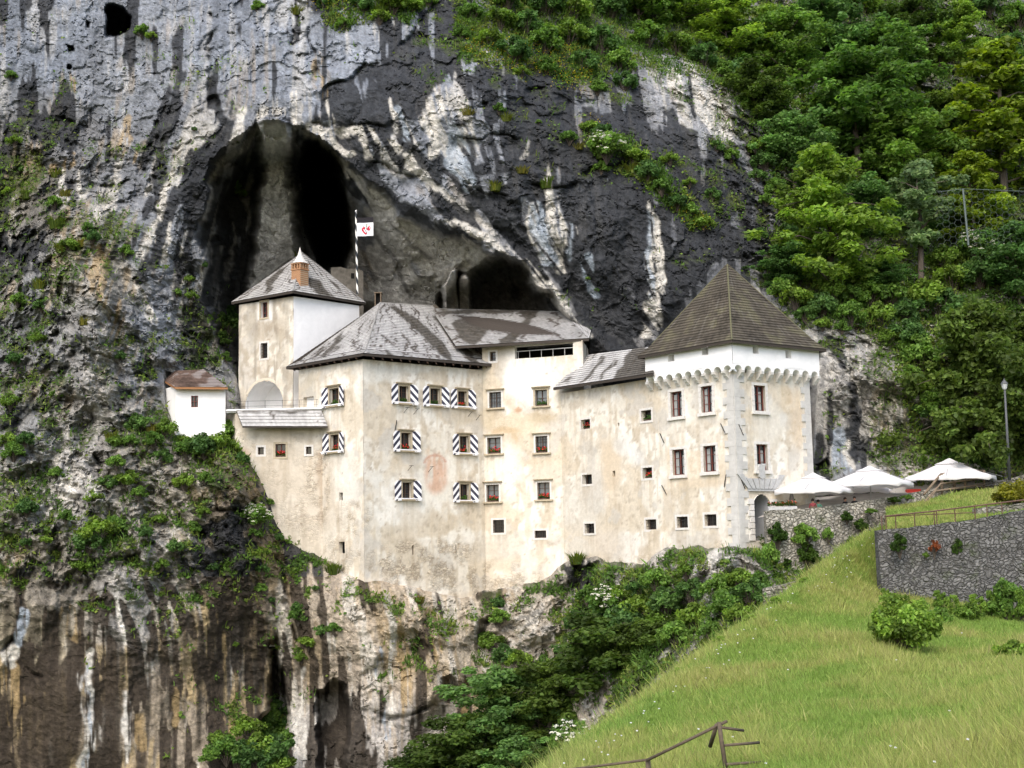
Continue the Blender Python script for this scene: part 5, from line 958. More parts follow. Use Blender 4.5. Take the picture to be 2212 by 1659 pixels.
b_1 = make_bush(21, G1, 2.4, 1.7, .16, 60, 26); b_2 = make_bush(22, G3, 2.0, 1.3, .13, 60, 24); b_3 = make_bush(23, G2, 2.6, 2.0, .17, 64, 30); b_fl = make_bush(24, G1, 3.2, 3.0, .2, 80, 34, blossom=95); b_y = make_bush(25, (.19,.20,.022), 2.6, 1.3, .11, 110, 26); b_iv = make_bush(26, (.045,.095,.015), 2.0, 2.6, .14, 80, 30); b_d = make_bush(27, GD, 2.0, 1.8, .14, 70, 24); b_red = make_bush(28, (.20,.075,.03), 1.0, 1.0, .11, 40, 12)
tf1 = make_tuft(31, (.11,.145,.03)); tf2 = make_tuft(32, (.13,.14,.035), 120, .45, .6); tf3 = make_tuft(33, (.075,.125,.025), 170, .7, .7)
TR = lambda t: (('trunk', t[0]), ('crown', t[1])); BU = lambda b: (('stems', b[0]), ('foliage', b[1]), ('blossom', b[2]))
def on_cliff(u, v, sink=.25):
    p, n = cliff_at(u, v); return p - n*sink
def tree_px(mesh, H0, u, vbase, vtop, label, name='broadleaf_tree', ahead=0.0, group='trees on the wooded slope', wide=1.0, Y=None, tilt=(0,0)):
    """stand a tree so that it spans vbase..vtop at u"""
    p = on_cliff(u, vbase) if Y is None else np.array(P(u, vbase, Y)); p = p*(1 - ahead/p[1]); hpx = (vbase - vtop)*p[1]/FD; s = hpx/(H0*.95)
    o = add_plant(name, label, 'tree', TR(mesh), p, s, group=group, tilt=tilt); o.scale = (s*wide, s*wide, s); return o
def bush_px(b, W0_, u, v, wpx, label, name='shrub', cat='shrub', group=None, ahead=.0, sz=None, Y=None, tilt=(0,0)):
    p = on_cliff(u, v, .15) if Y is None else np.array(P(u, v, Y)); p = p*(1 - ahead/p[1]); s = wpx*p[1]/FD/W0_; return add_plant(name, label, cat, BU(b), p, s, rz=0.0 if b is b_fl else None, group=group, sz=sz, tilt=tilt)
GT = 'trees on the wooded slope'
for a in ((t_b3, 9.5, 1800, 632, 278, 'bushy light green tree standing right above the dark tower roof', 1.0, 1.0),(t_b1, 8.5, 1852, 350, 88, 'tall tree with a visible forked dark trunk in the middle of the wooded slope', 1.5, 1.25),
  (t_s, 8.0, 1993, 600, 330, 'slim pale green tree with a bare lower trunk beside the bushy tree', 1.5, 1.15),(t_l2, 10.0, 2168, 420, 40, 'tall yellow green tree with a dark straight trunk near the right edge, upper tree', 1.5, 1.0),
  (t_l2, 10.0, 2110, 520, 300, 'yellow green layered tree low behind the wire mesh fence', .5, 1.1),(t_b2, 8.0, 1700, 620, 520, 'low spreading tree at the foot of the slope beside the tower roof', .5, 1.5),
  (t_b3, 9.5, 1580, 130, -60, 'dark green tree at the top centre of the slope above the cliff brow', 0, 1.3),(t_b1, 8.5, 1700, 190, 0, 'mid green tree at the top edge between two rock outcrops', 0, 1.2),(t_b2, 8.0, 1800, 150, -50, 'dense dark tree at the top edge left of the pale rock', 0, 1.2),
  (t_b1, 8.5, 1920, 230, 30, 'broad tree just right of the fork trunked tree', .5, 1.3),(t_b4, 6.5, 1960, 130, -10, 'yellow green rounded tree near the top right rock outcrop', .5, 1.1),(t_b3, 9.5, 2080, 150, -20, 'dark tree at the top right behind the tall yellow green tree', 0, 1.0),
  (t_b2, 8.0, 1720, 400, 230, 'medium tree left of the forked trunk tree over the cliff brow', .5, 1.2),(t_b1, 8.5, 1950, 430, 230, 'dark leafy tree between the forked trunk tree and the slim pale tree', .0, 1.3),(t_b2, 8.0, 1880, 520, 370, 'shaded tree behind the bushy tree above the tower roof', -.5, 1.3),
  (t_b4, 6.5, 2020, 330, 190, 'rounded tree below the pale rock outcrop at the upper right', .3, 1.2),(t_b2, 8.0, 2060, 520, 420, 'dark tree left of the steel fence post', .0, 1.3),(t_b3, 9.5, 1480, 60, -90, 'small tree at the top edge above the dark overhang', .0, 1.2),(t_b2, 8.0, 2200, 640, 470, 'tree at the right edge under the wire mesh fence', .3, 1.2),
  (t_b4, 6.5, 1640, 260, 130, 'leafy tree just right of the pale streaked rock face', .0, 1.2),(t_b1, 8.5, 2240, 330, 80, 'tree cut by the right edge beside the tall yellow green tree', .0, 1.2),(t_b1, 8.5, 1380, 60, -110, 'mid green tree rooted above the top edge of the cliff', 0, 1.3),(t_b2,8.0,1900,640,560,'low dark tree in the shade right of the bushy tree trunk',.3,1.8)):
    tree_px(a[0], a[1], a[2], a[3], a[4], a[5], ahead=a[6], wide=a[7])
tree_px(t_y, 11.0, 2128, 1030, 618, 'big olive green tree with drooping branches over the white parasols', 'drooping_tree', Y=104.5, wide=1.0)
tree_px(t_y, 11.0, 2260, 1030, 640, 'olive green tree cut off by the right edge behind the lamp post', 'drooping_tree', Y=106.5, wide=1.0)
for a in ((t_b4, 6.5, 1335, 1545, 1335, 'round leafy tree below the castle wall, largest of the thicket', 96.5, 1.35),(t_b4, 6.5, 1190, 1600, 1440, 'round tree in the thicket left of the largest round tree', 98.0, 1.35),(t_b2, 8.0, 1070, 1640, 1450, 'dark green tree at the left end of the thicket under the cliff', 99.0, 1.4),(t_b4, 6.5, 1010, 1720, 1560, 'bushy tree at the lower left corner of the thicket', 97.0, 1.5),
  (t_b2, 8.0, 1250, 1500, 1390, 'dark tree behind the largest round tree of the thicket', 101.5, 1.3),(t_b4, 6.5, 1400, 1470, 1345, 'tree at the right end of the thicket next to the grass slope', 94.0, 1.3),(t_b2, 8.0, 1130, 1740, 1600, 'low bushy tree at the bottom edge of the thicket', 94.0, 1.5),(t_b4, 6.5, 925, 1740, 1620, 'small bushy tree at the bottom edge against the pale cliff foot', 98.0, 1.4),(t_b4,6.5,1180,1720,1620,'yellowish bush-like tree at the bottom edge left of the white flowering shrub',70.,1.1)):
    tree_px(a[0], a[1], a[2], a[3], a[4], a[5], Y=a[6], wide=a[7], group='thicket below the castle')
# flowering elders
bush_px(b_fl, 3.2, 1318, 1335, 96, 'elder shrub with white flower heads against the foot of the castle wall', 'elder_shrub', ahead=1.2, sz=.95)
bush_px(b_fl, 3.2, 1245, 1648, 118, 'elder shrub with white flower heads at the bottom beside the grass slope', 'elder_shrub', Y=64, sz=.95)
bush_px(b_fl, 3.2, 560, 1140, 66, 'small elder shrub with white flowers clinging under the boulder by the castle corner', 'elder_shrub', ahead=.8, sz=1.0)
bush_px(b_fl, 3.2, 2195, 590, 110, 'white flowering shrub at the right edge below the wire mesh fence', 'elder_shrub', ahead=1)
bush_px(b_fl, 3.2, 2110, 560, 84, 'white flowering shrub in front of the steel fence post', 'elder_shrub', ahead=1.2)
bush_px(b_fl, 3.2, 1312, 345, 84, 'shrub with pale blossom on the grassy rock ledge of the dark cliff', 'elder_shrub', ahead=.6)
# shrubs on the rock, by place
def shrubs(lst, label, group, b=None, name='shrub', ahead=.3):
    for i, (u, v, wpx) in enumerate(lst):
        bb = b or (b_1, b_2, b_3)[i % 3]; w0 = {id(b_1):2.4, id(b_2):2.0, id(b_3):2.6, id(b_iv):2.0, id(b_d):2.0, id(b_y):2.6, id(b_red):1.0, id(b_m):4.4}[id(bb)]
        bush_px(bb, w0, u, v, wpx, label, name, group=group, ahead=ahead)
shrubs([(305,78,44),(325,85,30)], 'green shrub beside the dark arched hole high in the cliff', 'shrubs beside the high cliff hole')
shrubs([(555,22,36),(850,25,80),(780,25,60),(740,60,36),(890,20,50),(700,15,50),(930,10,46),(820,45,50)], 'shrub overhanging the grey cliff at the top edge', 'shrubs along the top of the pale cliff')
shrubs([(1020,40,60),(1080,55,70),(1140,70,80),(1000,80,40),(1060,100,70),(1110,130,80),(1180,110,90),(1230,90,90),(1260,150,70),(1180,160,60),(1130,165,40),(1300,110,90),(1340,150,80),(1240,40,90),(1320,40,90),(1400,100,90),(1420,40,90),(1350,190,60),(1290,200,46),(1460,110,80),(1520,140,80),(1450,20,90),(1560,80,80),(1180,30,90),(1100,15,80),(1540,40,90),(1600,180,80),(1560,170,60),(1640,230,80),(1680,280,80),(1610,230,50)], 'bright shrub on the slope above the black overhang', 'shrubs above the black overhang')
shrubs([(1230,310,44),(1275,285,50),(1300,300,54),(1340,330,60),(1370,350,60),(1400,385,60),(1430,420,54),(1450,350,40),(1460,450,54),(1490,470,54),(1520,490,46),(1540,430,40),(1300,370,40),(1490,400,30),(1550,330,40),(1580,350,50),(1640,330,50),(1650,360,60)], 'shrub on the slanting grassy ledge across the dark cliff', 'shrubs on the slanting ledge')
shrubs([(1080,245,34),(1272,605,12),(1290,632,12),(1165,265,16)], 'lone tuft of shrub on the bare dark rock wall', 'lone shrubs on dark rock')
shrubs([(270,550,38),(410,610,28),(440,580,26),(385,640,30),(415,645,30),(260,775,30),(190,495,30),(150,540,50),(200,520,40)], 'shrub on the pale rock spur left of the cave', 'shrubs on the pale spur')
shrubs([(505,410,44),(520,430,36),(415,280,14),(118,445,40),(20,880,50),(60,960,44),(30,990,60),(20,960,50),(90,670,44),(40,660,40),(80,740,40),(30,790,40),(120,860,30),(20,420,36),(40,370,30),(25,170,30),(30,310,36)], 'shrub on the shaded left face of the cliff', 'shrubs on the left cliff face')
shrubs([(492,720,60),(500,690,40),(480,745,40),(490,780,30)], 'dark green climbing shrub beside the old gate tower', 'shrubs beside the gate tower', b_d)
shrubs([(490,945,60),(470,965,60),(440,985,70),(400,985,60),(505,975,40),(525,1000,40),(500,925,30),(360,940,60),(300,930,60),(330,960,50),(395,960,40)], 'lush green shrub on the ledge below the white hut', 'shrubs below the white hut')
shrubs([(250,1010,44),(270,1050,56),(230,1060,44),(300,1080,40),(210,1170,84),(190,1190,70),(250,1150,60),(170,1240,50),(60,1110,50),(120,1030,40),(340,1130,34),(310,1165,40),(420,1150,40),(440,1110,30),(380,1190,40),(140,1130,40),(100,1170,30),(460,1230,30),(350,1230,40),(400,1050,50),(350,1000,50),(440,1040,36),(200,1090,44),(60,1180,36),(285,960,40),(250,960,40)], 'low shrub on the broken pale rocks at the lower left', 'shrubs on the lower left rocks')
shrubs([(555,1160,40),(565,1200,36),(570,1240,30),(560,1280,30),(540,1120,40),(600,1170,24),(585,1090,22),(510,1400,20),(590,1300,20)], 'shrub hanging along the crack beside the castle base', 'shrubs in the crack by the castle base')
shrubs([(575,1600,90),(540,1590,70),(600,1640,80),(490,1640,80),(470,1610,50),(610,1570,60),(580,1550,50),(560,1630,80),(520,1650,70),(620,1610,50),(590,1580,70),(555,1660,80),(450,1650,50),(605,1670,70),(595,1530,36)], 'dense bright green shrub in the hollow at the cliff foot', 'shrubs in the cliff foot hollow', None, ahead=1.4)
shrubs([(640,1345,50),(665,1400,46),(690,1375,34),(720,1370,40),(650,1430,30),(1075,1310,34),(1080,1350,50),(1060,1400,60),(1090,1430,60),(905,1300,18),(870,1308,16),(640,1320,30),(1040,1390,40),(1120,1440,60),(680,1275,16)], 'small green shrub on the warm rock under the castle', 'shrubs under the castle')
shrubs([(1270,1300,60),(1340,1300,60),(1380,1290,60),(1420,1270,70),(1480,1250,50),(1500,1300,70),(1550,1290,80),(1600,1260,60),(1620,1300,80),(1560,1330,80),(1500,1350,80),(1440,1320,80),(1460,1390,80),(1380,1340,80),(1350,1370,90),(1640,1270,60),(1420,1360,70),(1300,1340,70),(1530,1380,60),(1600,1340,60),(1250,1360,60)], 'green shrub among the white boulders below the castle tower', 'shrubs below the tower', ahead=.8)
shrubs([(1690,640,70),(1720,660,70),(1780,680,70),(1840,690,70),(1900,700,80),(1960,700,80),(1880,660,90),(1800,650,70),(1740,690,50),(1820,715,40),(1925,745,50),(1960,740,80),(1990,800,90),(1985,850,60),(1995,910,60),(2010,900,80),(1780,710,40),(1850,710,50),(1930,660,80),(2000,660,100),(2040,690,100),(1840,650,60),(2060,620,90),(2120,620,90),(1980,760,80),(2040,580,80),(2000,955,50),(1970,820,50),(1905,770,20)], 'green shrub on the slope between the tower and the drooping olive green tree', 'shrubs right of the tower')
shrubs([(1690,240,90),(1760,270,90),(1780,340,90),(1740,330,90),(1710,460,60),(1700,520,60),(1680,420,60),(1830,210,90),(1990,260,90),(2070,300,90),(2080,230,80),(2180,130,90),(2040,80,90),(1870,420,90),(1930,330,90),(2000,480,90),(2150,470,90),(2200,300,90),(2100,420,90),(1860,30,90),(1990,30,90),(1740,60,90),(1660,60,90),(2140,30,80),(2200,60,90),(1640,140,90),(1750,140,90),(2030,150,80),(1960,180,80),(1640,520,40),(1655,440,40),(1660,590,50),(1640,390,40)], 'undergrowth shrub among the trees of the wooded slope', 'undergrowth shrubs on the wooded slope', ahead=.2)
# ---- grass tufts rooted in the rock (countless): one mass of short blades and weeds
def scatter_stuff(name, n, dens, lo, hi, rgbs, label_kind='stuff', leafy=.5, hgt=.5, seed=5, lift=.12):
    rng = np.random.default_rng(seed); fl = dens.ravel().astype(float).copy(); fl /= fl.sum(); k = rng.choice(len(fl), n, p=fl); p = VERT.reshape(-1, 3)[k].copy(); nn = NRM.reshape(-1, 3)[k]
    p += rng.normal(size=p.shape)*.10 + nn*lift*rng.random((n, 1)); isl = rng.random(n) < leafy
    a = p[isl]; m = len(a); nr = rng.normal(size=(m,3))*.5 + nn[isl]*.5; nr[:, 2] += .6; nr /= np.linalg.norm(nr, axis=1)[:, None]; v1, f1_ = quads(a + nn[isl]*.1*rng.random((m,1)), nr, lo + (hi-lo)*rng.random(m), rng)
    b = p[~isl]; nb = len(b); hh = hgt*(.4+.8*rng.random(nb)); ou = nn[~isl]*.5 + rng.normal(size=(nb,3))*.35; ou[:, 2] *= .3; s = np.cross(ou, [0,0,1.]); s /= np.linalg.norm(s, axis=1)[:, None]+1e-9; s *= .04
    t = b + ou*hh[:, None]*.8 + np.array([0,0,1.])*hh[:, None]*.8; mm = b + ou*hh[:, None]*.3 + np.array([0,0,1.])*hh[:, None]*.55
    v2 = np.stack([b-s, b+s, mm+s*.8, t-s*.0+0.0, ], 1).reshape(-1, 3); f2 = np.arange(nb*4).reshape(nb, 4) + len(v1)
    pc = rng.integers(0, len(rgbs), n); zone = fbm(p[:, 0]/3, p[:, 1]/3, p[:, 2]/3, 3, 131); c = np.array(rgbs)[np.clip(((zone*.9+.5)*len(rgbs) + rng.normal(size=n)*.4).astype(int), 0, len(rgbs)-1)]; c = c*np.clip(1+.3*rng.normal(size=(n,1)), .5, 1.7)
    col = np.concatenate([np.repeat(c[isl], 4, 0), np.repeat(c[~isl], 4, 0)])
    o = link(name, mesh_np(name, np.concatenate([v1, v2]), np.concatenate([f1_, f2]), m_grass, attrs={'Col': col}), None); return tag(o, kind='stuff')
area_ok = (cs < -3) & (hs < 0) & (U > -150) & (U < 2360) & (V > -150) & (V < 1760)
green_poly = [polysd(pl, UW, VW) for pl in ([(1650,-200),(2470,-200),(2470,1040),(2000,1010),(1985,990),(1955,890),(1925,790),(1890,725),(1780,690),(1690,650),(1660,540),(1680,420),(1640,300),(1560,200),(1400,140),(1250,190),(1130,150),(980,130),(980,-200)], [(1250,280),(1330,280),(1420,340),(1480,420),(1560,500),(1490,490),(1400,420),(1300,350)], [(1240,1320),(1340,1290),(1500,1255),(1625,1235),(1640,1275),(1760,1268),(1600,1400),(1440,1460),(1280,1440)], [(360,960),(500,900),(540,980),(440,1010)], [(680,-100),(940,-100),(940,10),(880,50),(820,30),(760,60),(700,70)])]
gp = np.maximum.reduce([sstep(-10, 18, s) for s in green_poly])
outcrop = sstep(.50, .75, uniform(fbm(X_/2.6, Y0/2.6, Z_/3.4, 3, 141))) * sstep(1700, 1500, U)*0
rocks_show = np.maximum.reduce([stroke(s, UW, VW, 10) for s in ([(1760,60,10),(1790,130,16)],[(1800,240,10),(1850,260,20)],[(2020,70,18),(1990,130,26),(2010,170,20)],[(1640,110,10),(1660,160,12)],[(2120,150,8),(2150,250,24)],[(1610,120,8),(1600,30,6)],[(1720,680,10),(1750,700,18)],[(1290,40,8),(1300,70,12)],[(1500,175,20),(1560,240,20)],[(1460,210,10),(1500,250,10)],[(1960,10,14),(2000,0,18)],[(1840,760,40),(1860,860,50)],[(1900,930,40)],[(1140,130,6),(1150,150,8)],[(1500,1240,14),(1560,1210,18)],[(1480,1300,10),(1530,1290,14)],[(1440,1255,14),(1490,1228,20),(1560,1202,22),(1610,1212,14)],[(1490,1305,12),(1530,1262,16)],[(1400,1265,8),(1430,1250,10)],[(1460,1345,12),(1480,1340,14)],[(1560,1330,10),(1600,1320,10)],[(1440,1420,14),(1500,1400,14)],[(1440,1330,16)]) if len(s) > 1])
dn = area_ok * (gp*(1-.92*rocks_show)*(.45+.55*sstep(-.2,.3,perlin(X_/1.6, Y0/1.6, Z_/1.6, 142))) + (.42*sstep(1000,1200,V) + .20)*mG*(1-gp)) * (NRM[..., 2] > -.35)
scatter_stuff('undergrowth', 270000, dn, .13, .27, [(.085,.165,.030), (.105,.19,.034), (.14,.22,.038), (.185,.235,.05), (.115,.205,.036)], leafy=.72, hgt=.55)
fy_ = area_ok * np.maximum.reduce([stroke(s, UW, VW, 16) for s in ([(1020,100,20),(1240,150,40)],[(1270,270,10),(1330,310,10)],[(1460,440,10),(1520,480,14)],[(690,0,20),(740,20,10)])])
scatter_stuff('yellow_flowers', 1500, fy_, .06, .11, [(.55,.40,.02), (.50,.36,.03)], leafy=1.0, seed=9, lift=.6)
tfs = [(130,540),(170,530),(120,490),(240,950),(330,930),(420,970),(120,380),(140,420),(60,430),(85,620),(180,700),(1245,1215),(1095,260),(905,1298),(720,1235),(640,560),(1130,372),(1180,405),(1070,410),(1010,245),(820,30),(640,30),(1250,320),(1300,340),(1360,370)]
for i, (u, v) in enumerate(tfs): 
    p = on_cliff(u, v, .1); o = link('grass_tuft', (tf1, tf2, tf3)[i % 3]); o.location = p; o.scale = (1.5,)*3; o.rotation_euler[2] = i*1.3; tag(o, 'tuft of long grass growing from a crevice of the rock', 'grass tuft', 'grass tufts in rock crevices')
# ================================================================== THE MEADOW
ED = np.array([(1150,1735,34),(1205,1690,38),(1250,1640,42),(1300,1592,46),(1380,1532,52),(1450,1476,58),(1540,1402,66),(1650,1322,75),(1740,1258,82),(1800,1214,86),(1862,1170,90),(1900,1142,92)], float)
ED[:, 0] += np.interp(ED[:, 1], [1142, 1250, 1735], [6, 26, 34])
MC = np.array([*ED, (2212,1659,27),(1700,1659,31),(1450,1659,36),(2480,1659,26),(2480,1900,19),(1700,1900,21),(1200,1900,24),(2212,1500,39),(2480,1480,41),(1900,1500,46),(1650,1500,50),(1900,1400,60),(2212,1410,60),(2480,1420,56),(1900,1295,83),(2050,1306,82.6),(2212,1328,81.6),(2480,1350,80),(2000,1200,92),(2212,1180,92),(2480,1180,92)], float)
mv = np.concatenate([np.linspace(1142, 1300, 50), np.linspace(1304, 1880, 130)]); ue = np.interp(mv, ED[::-1, 1], ED[::-1, 0]); ue = np.where(mv > 1735, 1150 - (mv-1735)*.9, ue)
k_ = np.linspace(0, 1, 150)**1.3; MU = ue[:, None] + (2760-ue[:, None])*k_[None]; MV = np.repeat(mv[:, None], 150, 1)
MY = tps(MC[:, :2], MC[:, 2], np.stack([MU.ravel(), MV.ravel()], 1), 1e-3).reshape(MU.shape); MY = np.maximum(MY, 14)
MP = P(MU, MV, MY); MP[..., 2] += .10*fbm(MP[..., 0]/2.2, MP[..., 1]/2.2, 0, 3, 151)
sk = [MP[:, 0] + np.array([-k*.9, k*.5, -.10*k - .16*k*k]) for k in range(9, 0, -1)]; MPA = np.concatenate([np.stack(sk, 1), MP], 1)
m_mead = noise_mat('meadow_soil', (.15,.18,.045), .35, 1.2, .95, .5, .05)
ia = np.arange(MPA.shape[0]*MPA.shape[1]).reshape(MPA.shape[:2]); mf = np.stack([ia[:-1, :-1], ia[1:, :-1], ia[1:, 1:], ia[:-1, 1:]], -1).reshape(-1, 4)
tag(link('meadow', mesh_np('meadow', MPA.reshape(-1, 3), mf, m_mead, smooth=True)), kind='structure')
def grass_on(name, G, n, wts, h0, seed, fl=0):
    """blades over a grid of points G"""
    rng = np.random.default_rng(seed); a = wts.ravel()/wts.sum(); nr, nc = G.shape[0]-1, G.shape[1]-1; k = rng.choice(nr*nc, n, p=a); i, j = k//nc, k % nc; s, t = rng.random((2, n, 1))
    b = G[i, j]*(1-s)*(1-t) + G[i+1, j]*s*(1-t) + G[i, j+1]*(1-s)*t + G[i+1, j+1]*s*t
    z1 = fbm(b[:, 0]/4.5, b[:, 1]/6, 0, 3, 161); z2 = fbm(b[:, 0]/1.1, b[:, 1]/1.1, 0, 3, 162); hh = h0*(.5+.7*rng.random(n))*(1+.25*z2)*(1+.3*z1); hh = np.where(rng.random(n) < .05*(1+z1), hh*1.9, hh); hh = np.clip(hh, .08, 2)
    an = rng.random(n)*6.283; wdt = .006 + b[:, 1]*.00026; sd2 = np.stack([np.cos(an), np.sin(an)*.5, np.zeros(n)], 1)*wdt[:, None]*(.6+.8*rng.random((n,1))); le = np.stack([rng.normal(size=n)*.42 - .03, rng.normal(size=n)*.4, np.ones(n)], 1)*hh[:, None]
    m_ = b + le*np.array([.35,.35,.6]); tp = b + le*np.array([1.1,1.1,.95]); v = np.stack([b - sd2*1.2, b + sd2*1.2, tp], 1).reshape(-1, 3)
    gr, yl, br = np.array([.225,.330,.070]), np.array([.345,.380,.110]), np.array([.41,.37,.155]); q = sstep(-.42,.32, z1+.35*z2 + .3*rng.normal(size=n))[:, None]; r = (sstep(.1,.6, z1 + .5*z2 + .3*rng.normal(size=n))*(rng.random(n) < .5))[:, None]
    c = gr*(1-q)+yl*q; c = c*(1-r*.7)+br*r*.7; c = c*np.clip(1+.22*rng.normal(size=(n,1)), .5, 1.6)
    return tag(link(name, mesh_np(name, v, np.arange(n*3).reshape(n, 3), m_grass, attrs={'Col': np.repeat(c, 3, 0)})), kind='stuff')
cu, cv_ = project(((MP[:-1, :-1]+MP[1:, 1:])/2)); du = np.abs(np.diff(MU, axis=1))[:-1]; dvv = np.abs(np.diff(MV, axis=0))[:, :-1]; wts = du*dvv*(cu < 2640)*(cv_ < 1730)*((cu < 1920) | (cv_ > 1240)); wts = wts*(1 + 1.5*(k_[None, :-1] < .03))
grass_on('grass', MP, 900000, wts, .29, 171)
SKG = np.concatenate([np.stack(sk, 1), MP[:, :2]], 1)[:150]; grass_on('slope_edge_grass', SKG, 90000, np.repeat((SKG[:-1, 0, 1]**-1.2)[:, None], SKG.shape[1]-1, 1), .42, 173)
fw = np.random.default_rng(77); nfl = 120; kk = fw.choice(wts.size, nfl, p=(wts*((cu < ue[:-1, None]+50) | (fw.random(wts.shape) < .05))).ravel()/(wts*((cu < ue[:-1, None]+50) | (fw.random(wts.shape) < .05)*1)).sum()) if False else None
kk = fw.choice(wts.size, nfl, p=(lambda w_: (w_/w_.sum()).ravel())(wts*np.where(cu - ue[:-1, None] < 60, 1.0, .06)))
pf = MP[:-1, :-1].reshape(-1, 3)[kk] + np.array([0,0,.4]) + fw.normal(size=(nfl,3))*.15; v, f = quads(pf, np.tile([0,-.5,.86], (nfl,1)), .055+.0006*pf[:,1], fw, 1.0, 0)
tag(link('meadow_flowers', mesh_np('meadow_flowers', v, f, m_flow, attrs={'Col': np.full((nfl*4,3), .75)})), kind='stuff')
def meadow_pt(u, v):
    d = (MU-u)**2 + (MV-v)**2; i = np.unravel_index(np.argmin(d), d.shape); return MP[i]
for (bb, w0, u, v, wpx, lab, sz) in ((b_m, 4.4, 1962, 1412, 150, 'large round green shrub on the meadow before the dark stone wall', 1.15),(b_2, 2.0, 2090, 1340, 60, 'small leafy shrub at the foot of the dark stone wall', 1.),(b_1, 2.4, 2180, 1340, 90, 'wide shrub at the wall foot near the right edge', 1.4),(b_2, 2.0, 2195, 1425, 80, 'low bright shrub in the grass at the right edge', .8),(b_1, 2.4, 2030, 1350, 60, 'shrub between the round meadow shrub and the wall foot', .9)):
    p = meadow_pt(u, v); add_plant('shrub', lab, 'shrub', BU(bb), p, wpx*p[1]/FD/w0, sz=sz)

for i, (u, v, wpx, sz) in enumerate(((1915,1305,34,1.3),(2030,1322,50,1.2),(2062,1330,40,1.5),(2110,1338,56,1.2),(2140,1336,40,1.9),(2215,1350,70,1.4),(2178,1345,36,1.2),(1990,1318,34,1.0),(2240,1345,60,1.8))):
    p = meadow_pt(u, v); add_plant('weed', 'tall green weeds along the foot of the dark retaining wall', 'weeds', BU(b_w), p, wpx*.75*p[1]/FD/2.0, sz=sz, group='weeds along the wall foot')
for i, (u, v, wpx) in enumerate(((1250,1640,40),(1340,1562,44),(1420,1502,40),(1500,1436,46),(1585,1370,44),(1640,1328,40),(1700,1285,44),(1760,1245,36),(1300,1595,30),(1465,1465,34),(1545,1400,30),(1830,1195,30))):
    p = meadow_pt(u, v) + np.array([-.7,.5,-.5]); add_plant('edge_weed', 'tuft of tall weeds on the edge of the grass slope', 'weeds', BU(b_w), p, wpx*p[1]/FD/2.0, sz=.7, group='weeds along the edge of the grass slope')
# ================================================================== FLOWERS ON THE SILLS
for (f, cs0, z0, hw, r, (lab, red), style) in FLOWERS:
    rng = np.random.default_rng(int(abs(cs0*100))+7); T = f.T(cs0, z0); root = empty('window_plant', T(0, -r*.5, .02), lab, 'flowers', 'flowering plants on the castle windows')
    MB().box(T, -hw*.75, hw*.75, -r*.75, -r*.3, .01, .13).build('planter', m_frame, root)
    n = 70; x = rng.uniform(-hw*.85, hw*.85, n); p = np.array([T(a, -r*.5 + rng.normal()*.08, .16 + abs(rng.normal())*.13) for a in x]); nr = rng.normal(size=(n,3))*.5 + np.array([f.n[0], f.n[1], .6]); nr /= np.linalg.norm(nr, axis=1)[:, None]
    v, fc = quads(p, nr, .12, rng); link('foliage', mesh_np('foliage', v - np.array(root.location), fc, m_leaf, attrs={'Col': np.repeat(tone(n, (.05,.11,.02), rng), 4, 0)}), root)
    if red:
        n = 24; p = np.array([T(a, -r*.35 + rng.normal()*.06, .24 + abs(rng.normal())*.13) for a in rng.uniform(-hw*.75, hw*.75, n)]); nr = rng.normal(size=(n,3))*.4 + np.array([f.n[0], f.n[1], .5]); nr /= np.linalg.norm(nr, axis=1)[:, None]
        v, fc = quads(p, nr, .12, rng, 1.0, 0); link('blossom', mesh_np('blossom', v - np.array(root.location), fc, m_petal), root)
# ================================================================== FLAG
fb = P(772, 636, 114.5); ft = P(769, 459, 114.5)
m_pole = mat('spiral_painted_pole', rough=.5); _g2 = nd(m_pole, 'ShaderNodeUVMap'); _s2 = nd(m_pole, 'ShaderNodeSeparateXYZ'); lk(m_pole, _g2.outputs[0], _s2.inputs[0]); _f2 = nd(m_pole, 'ShaderNodeMath', operation='FRACT'); lk(m_pole, _s2.outputs[0], _f2.inputs[0]); _h2 = nd(m_pole, 'ShaderNodeMath', operation='GREATER_THAN'); lk(m_pole, _f2.outputs[0], _h2.inputs[0]); _h2.inputs[1].default_value = .5
lk(m_pole, mixrgb(m_pole, 'MIX', _h2.outputs[0], (.78,.77,.72), (.02,.025,.03)), BS(m_pole).inputs['Base Color'])
fl = empty('flagpole', fb, 'tall thin pole with black and white spiral paint flying a black and white flag', 'flagpole')
mb = MB(); n, rows = 10, 60
for i in range(rows+1):
    c = np.array(fb) + (np.array(ft)-np.array(fb))*i/rows; mb.v += [(c[0]+.09*math.cos(2*math.pi*k/n), c[1]+.09*math.sin(2*math.pi*k/n), c[2]) for k in range(n+1)]; mb.uv += [(k/n + i/rows*6.2, 0) for k in range(n+1)]
mb.f += [[i*(n+1)+k, i*(n+1)+k+1, (i+1)*(n+1)+k+1, (i+1)*(n+1)+k] for i in range(rows) for k in range(n)]; mb.mi += [0]*len(mb.f); mb.build('pole', m_pole, fl, smooth=True)
mb = MB(); mb.tube([np.array(ft), np.array(ft)+np.array([0,0,.12]), np.array(ft)+np.array([0,0,.22])], [.05,.11,.02], 8); mb.build('finial', m_wpaint, fl)
m_fw = mat('white_flag_cloth', (.80,.82,.84), .8); m_fb = mat('black_flag_cloth', (.018,.016,.02), .8); m_fr = mat('red_emblem_print', (.50,.02,.05), .8); m_fg = mat('grey_emblem_print', (.35,.35,.30), .8); m_fk = mat('black_emblem_print', (.02,.015,.02), .8)
fw_, fh_ = 37.5*114.5/FD, 42*114.5/FD; f0 = np.array(P(769.8, 470, 114.4)); wav = lambda x, z: .10*math.sin(x/fw_*5.0)*x/fw_ + .03*math.sin(z*4)
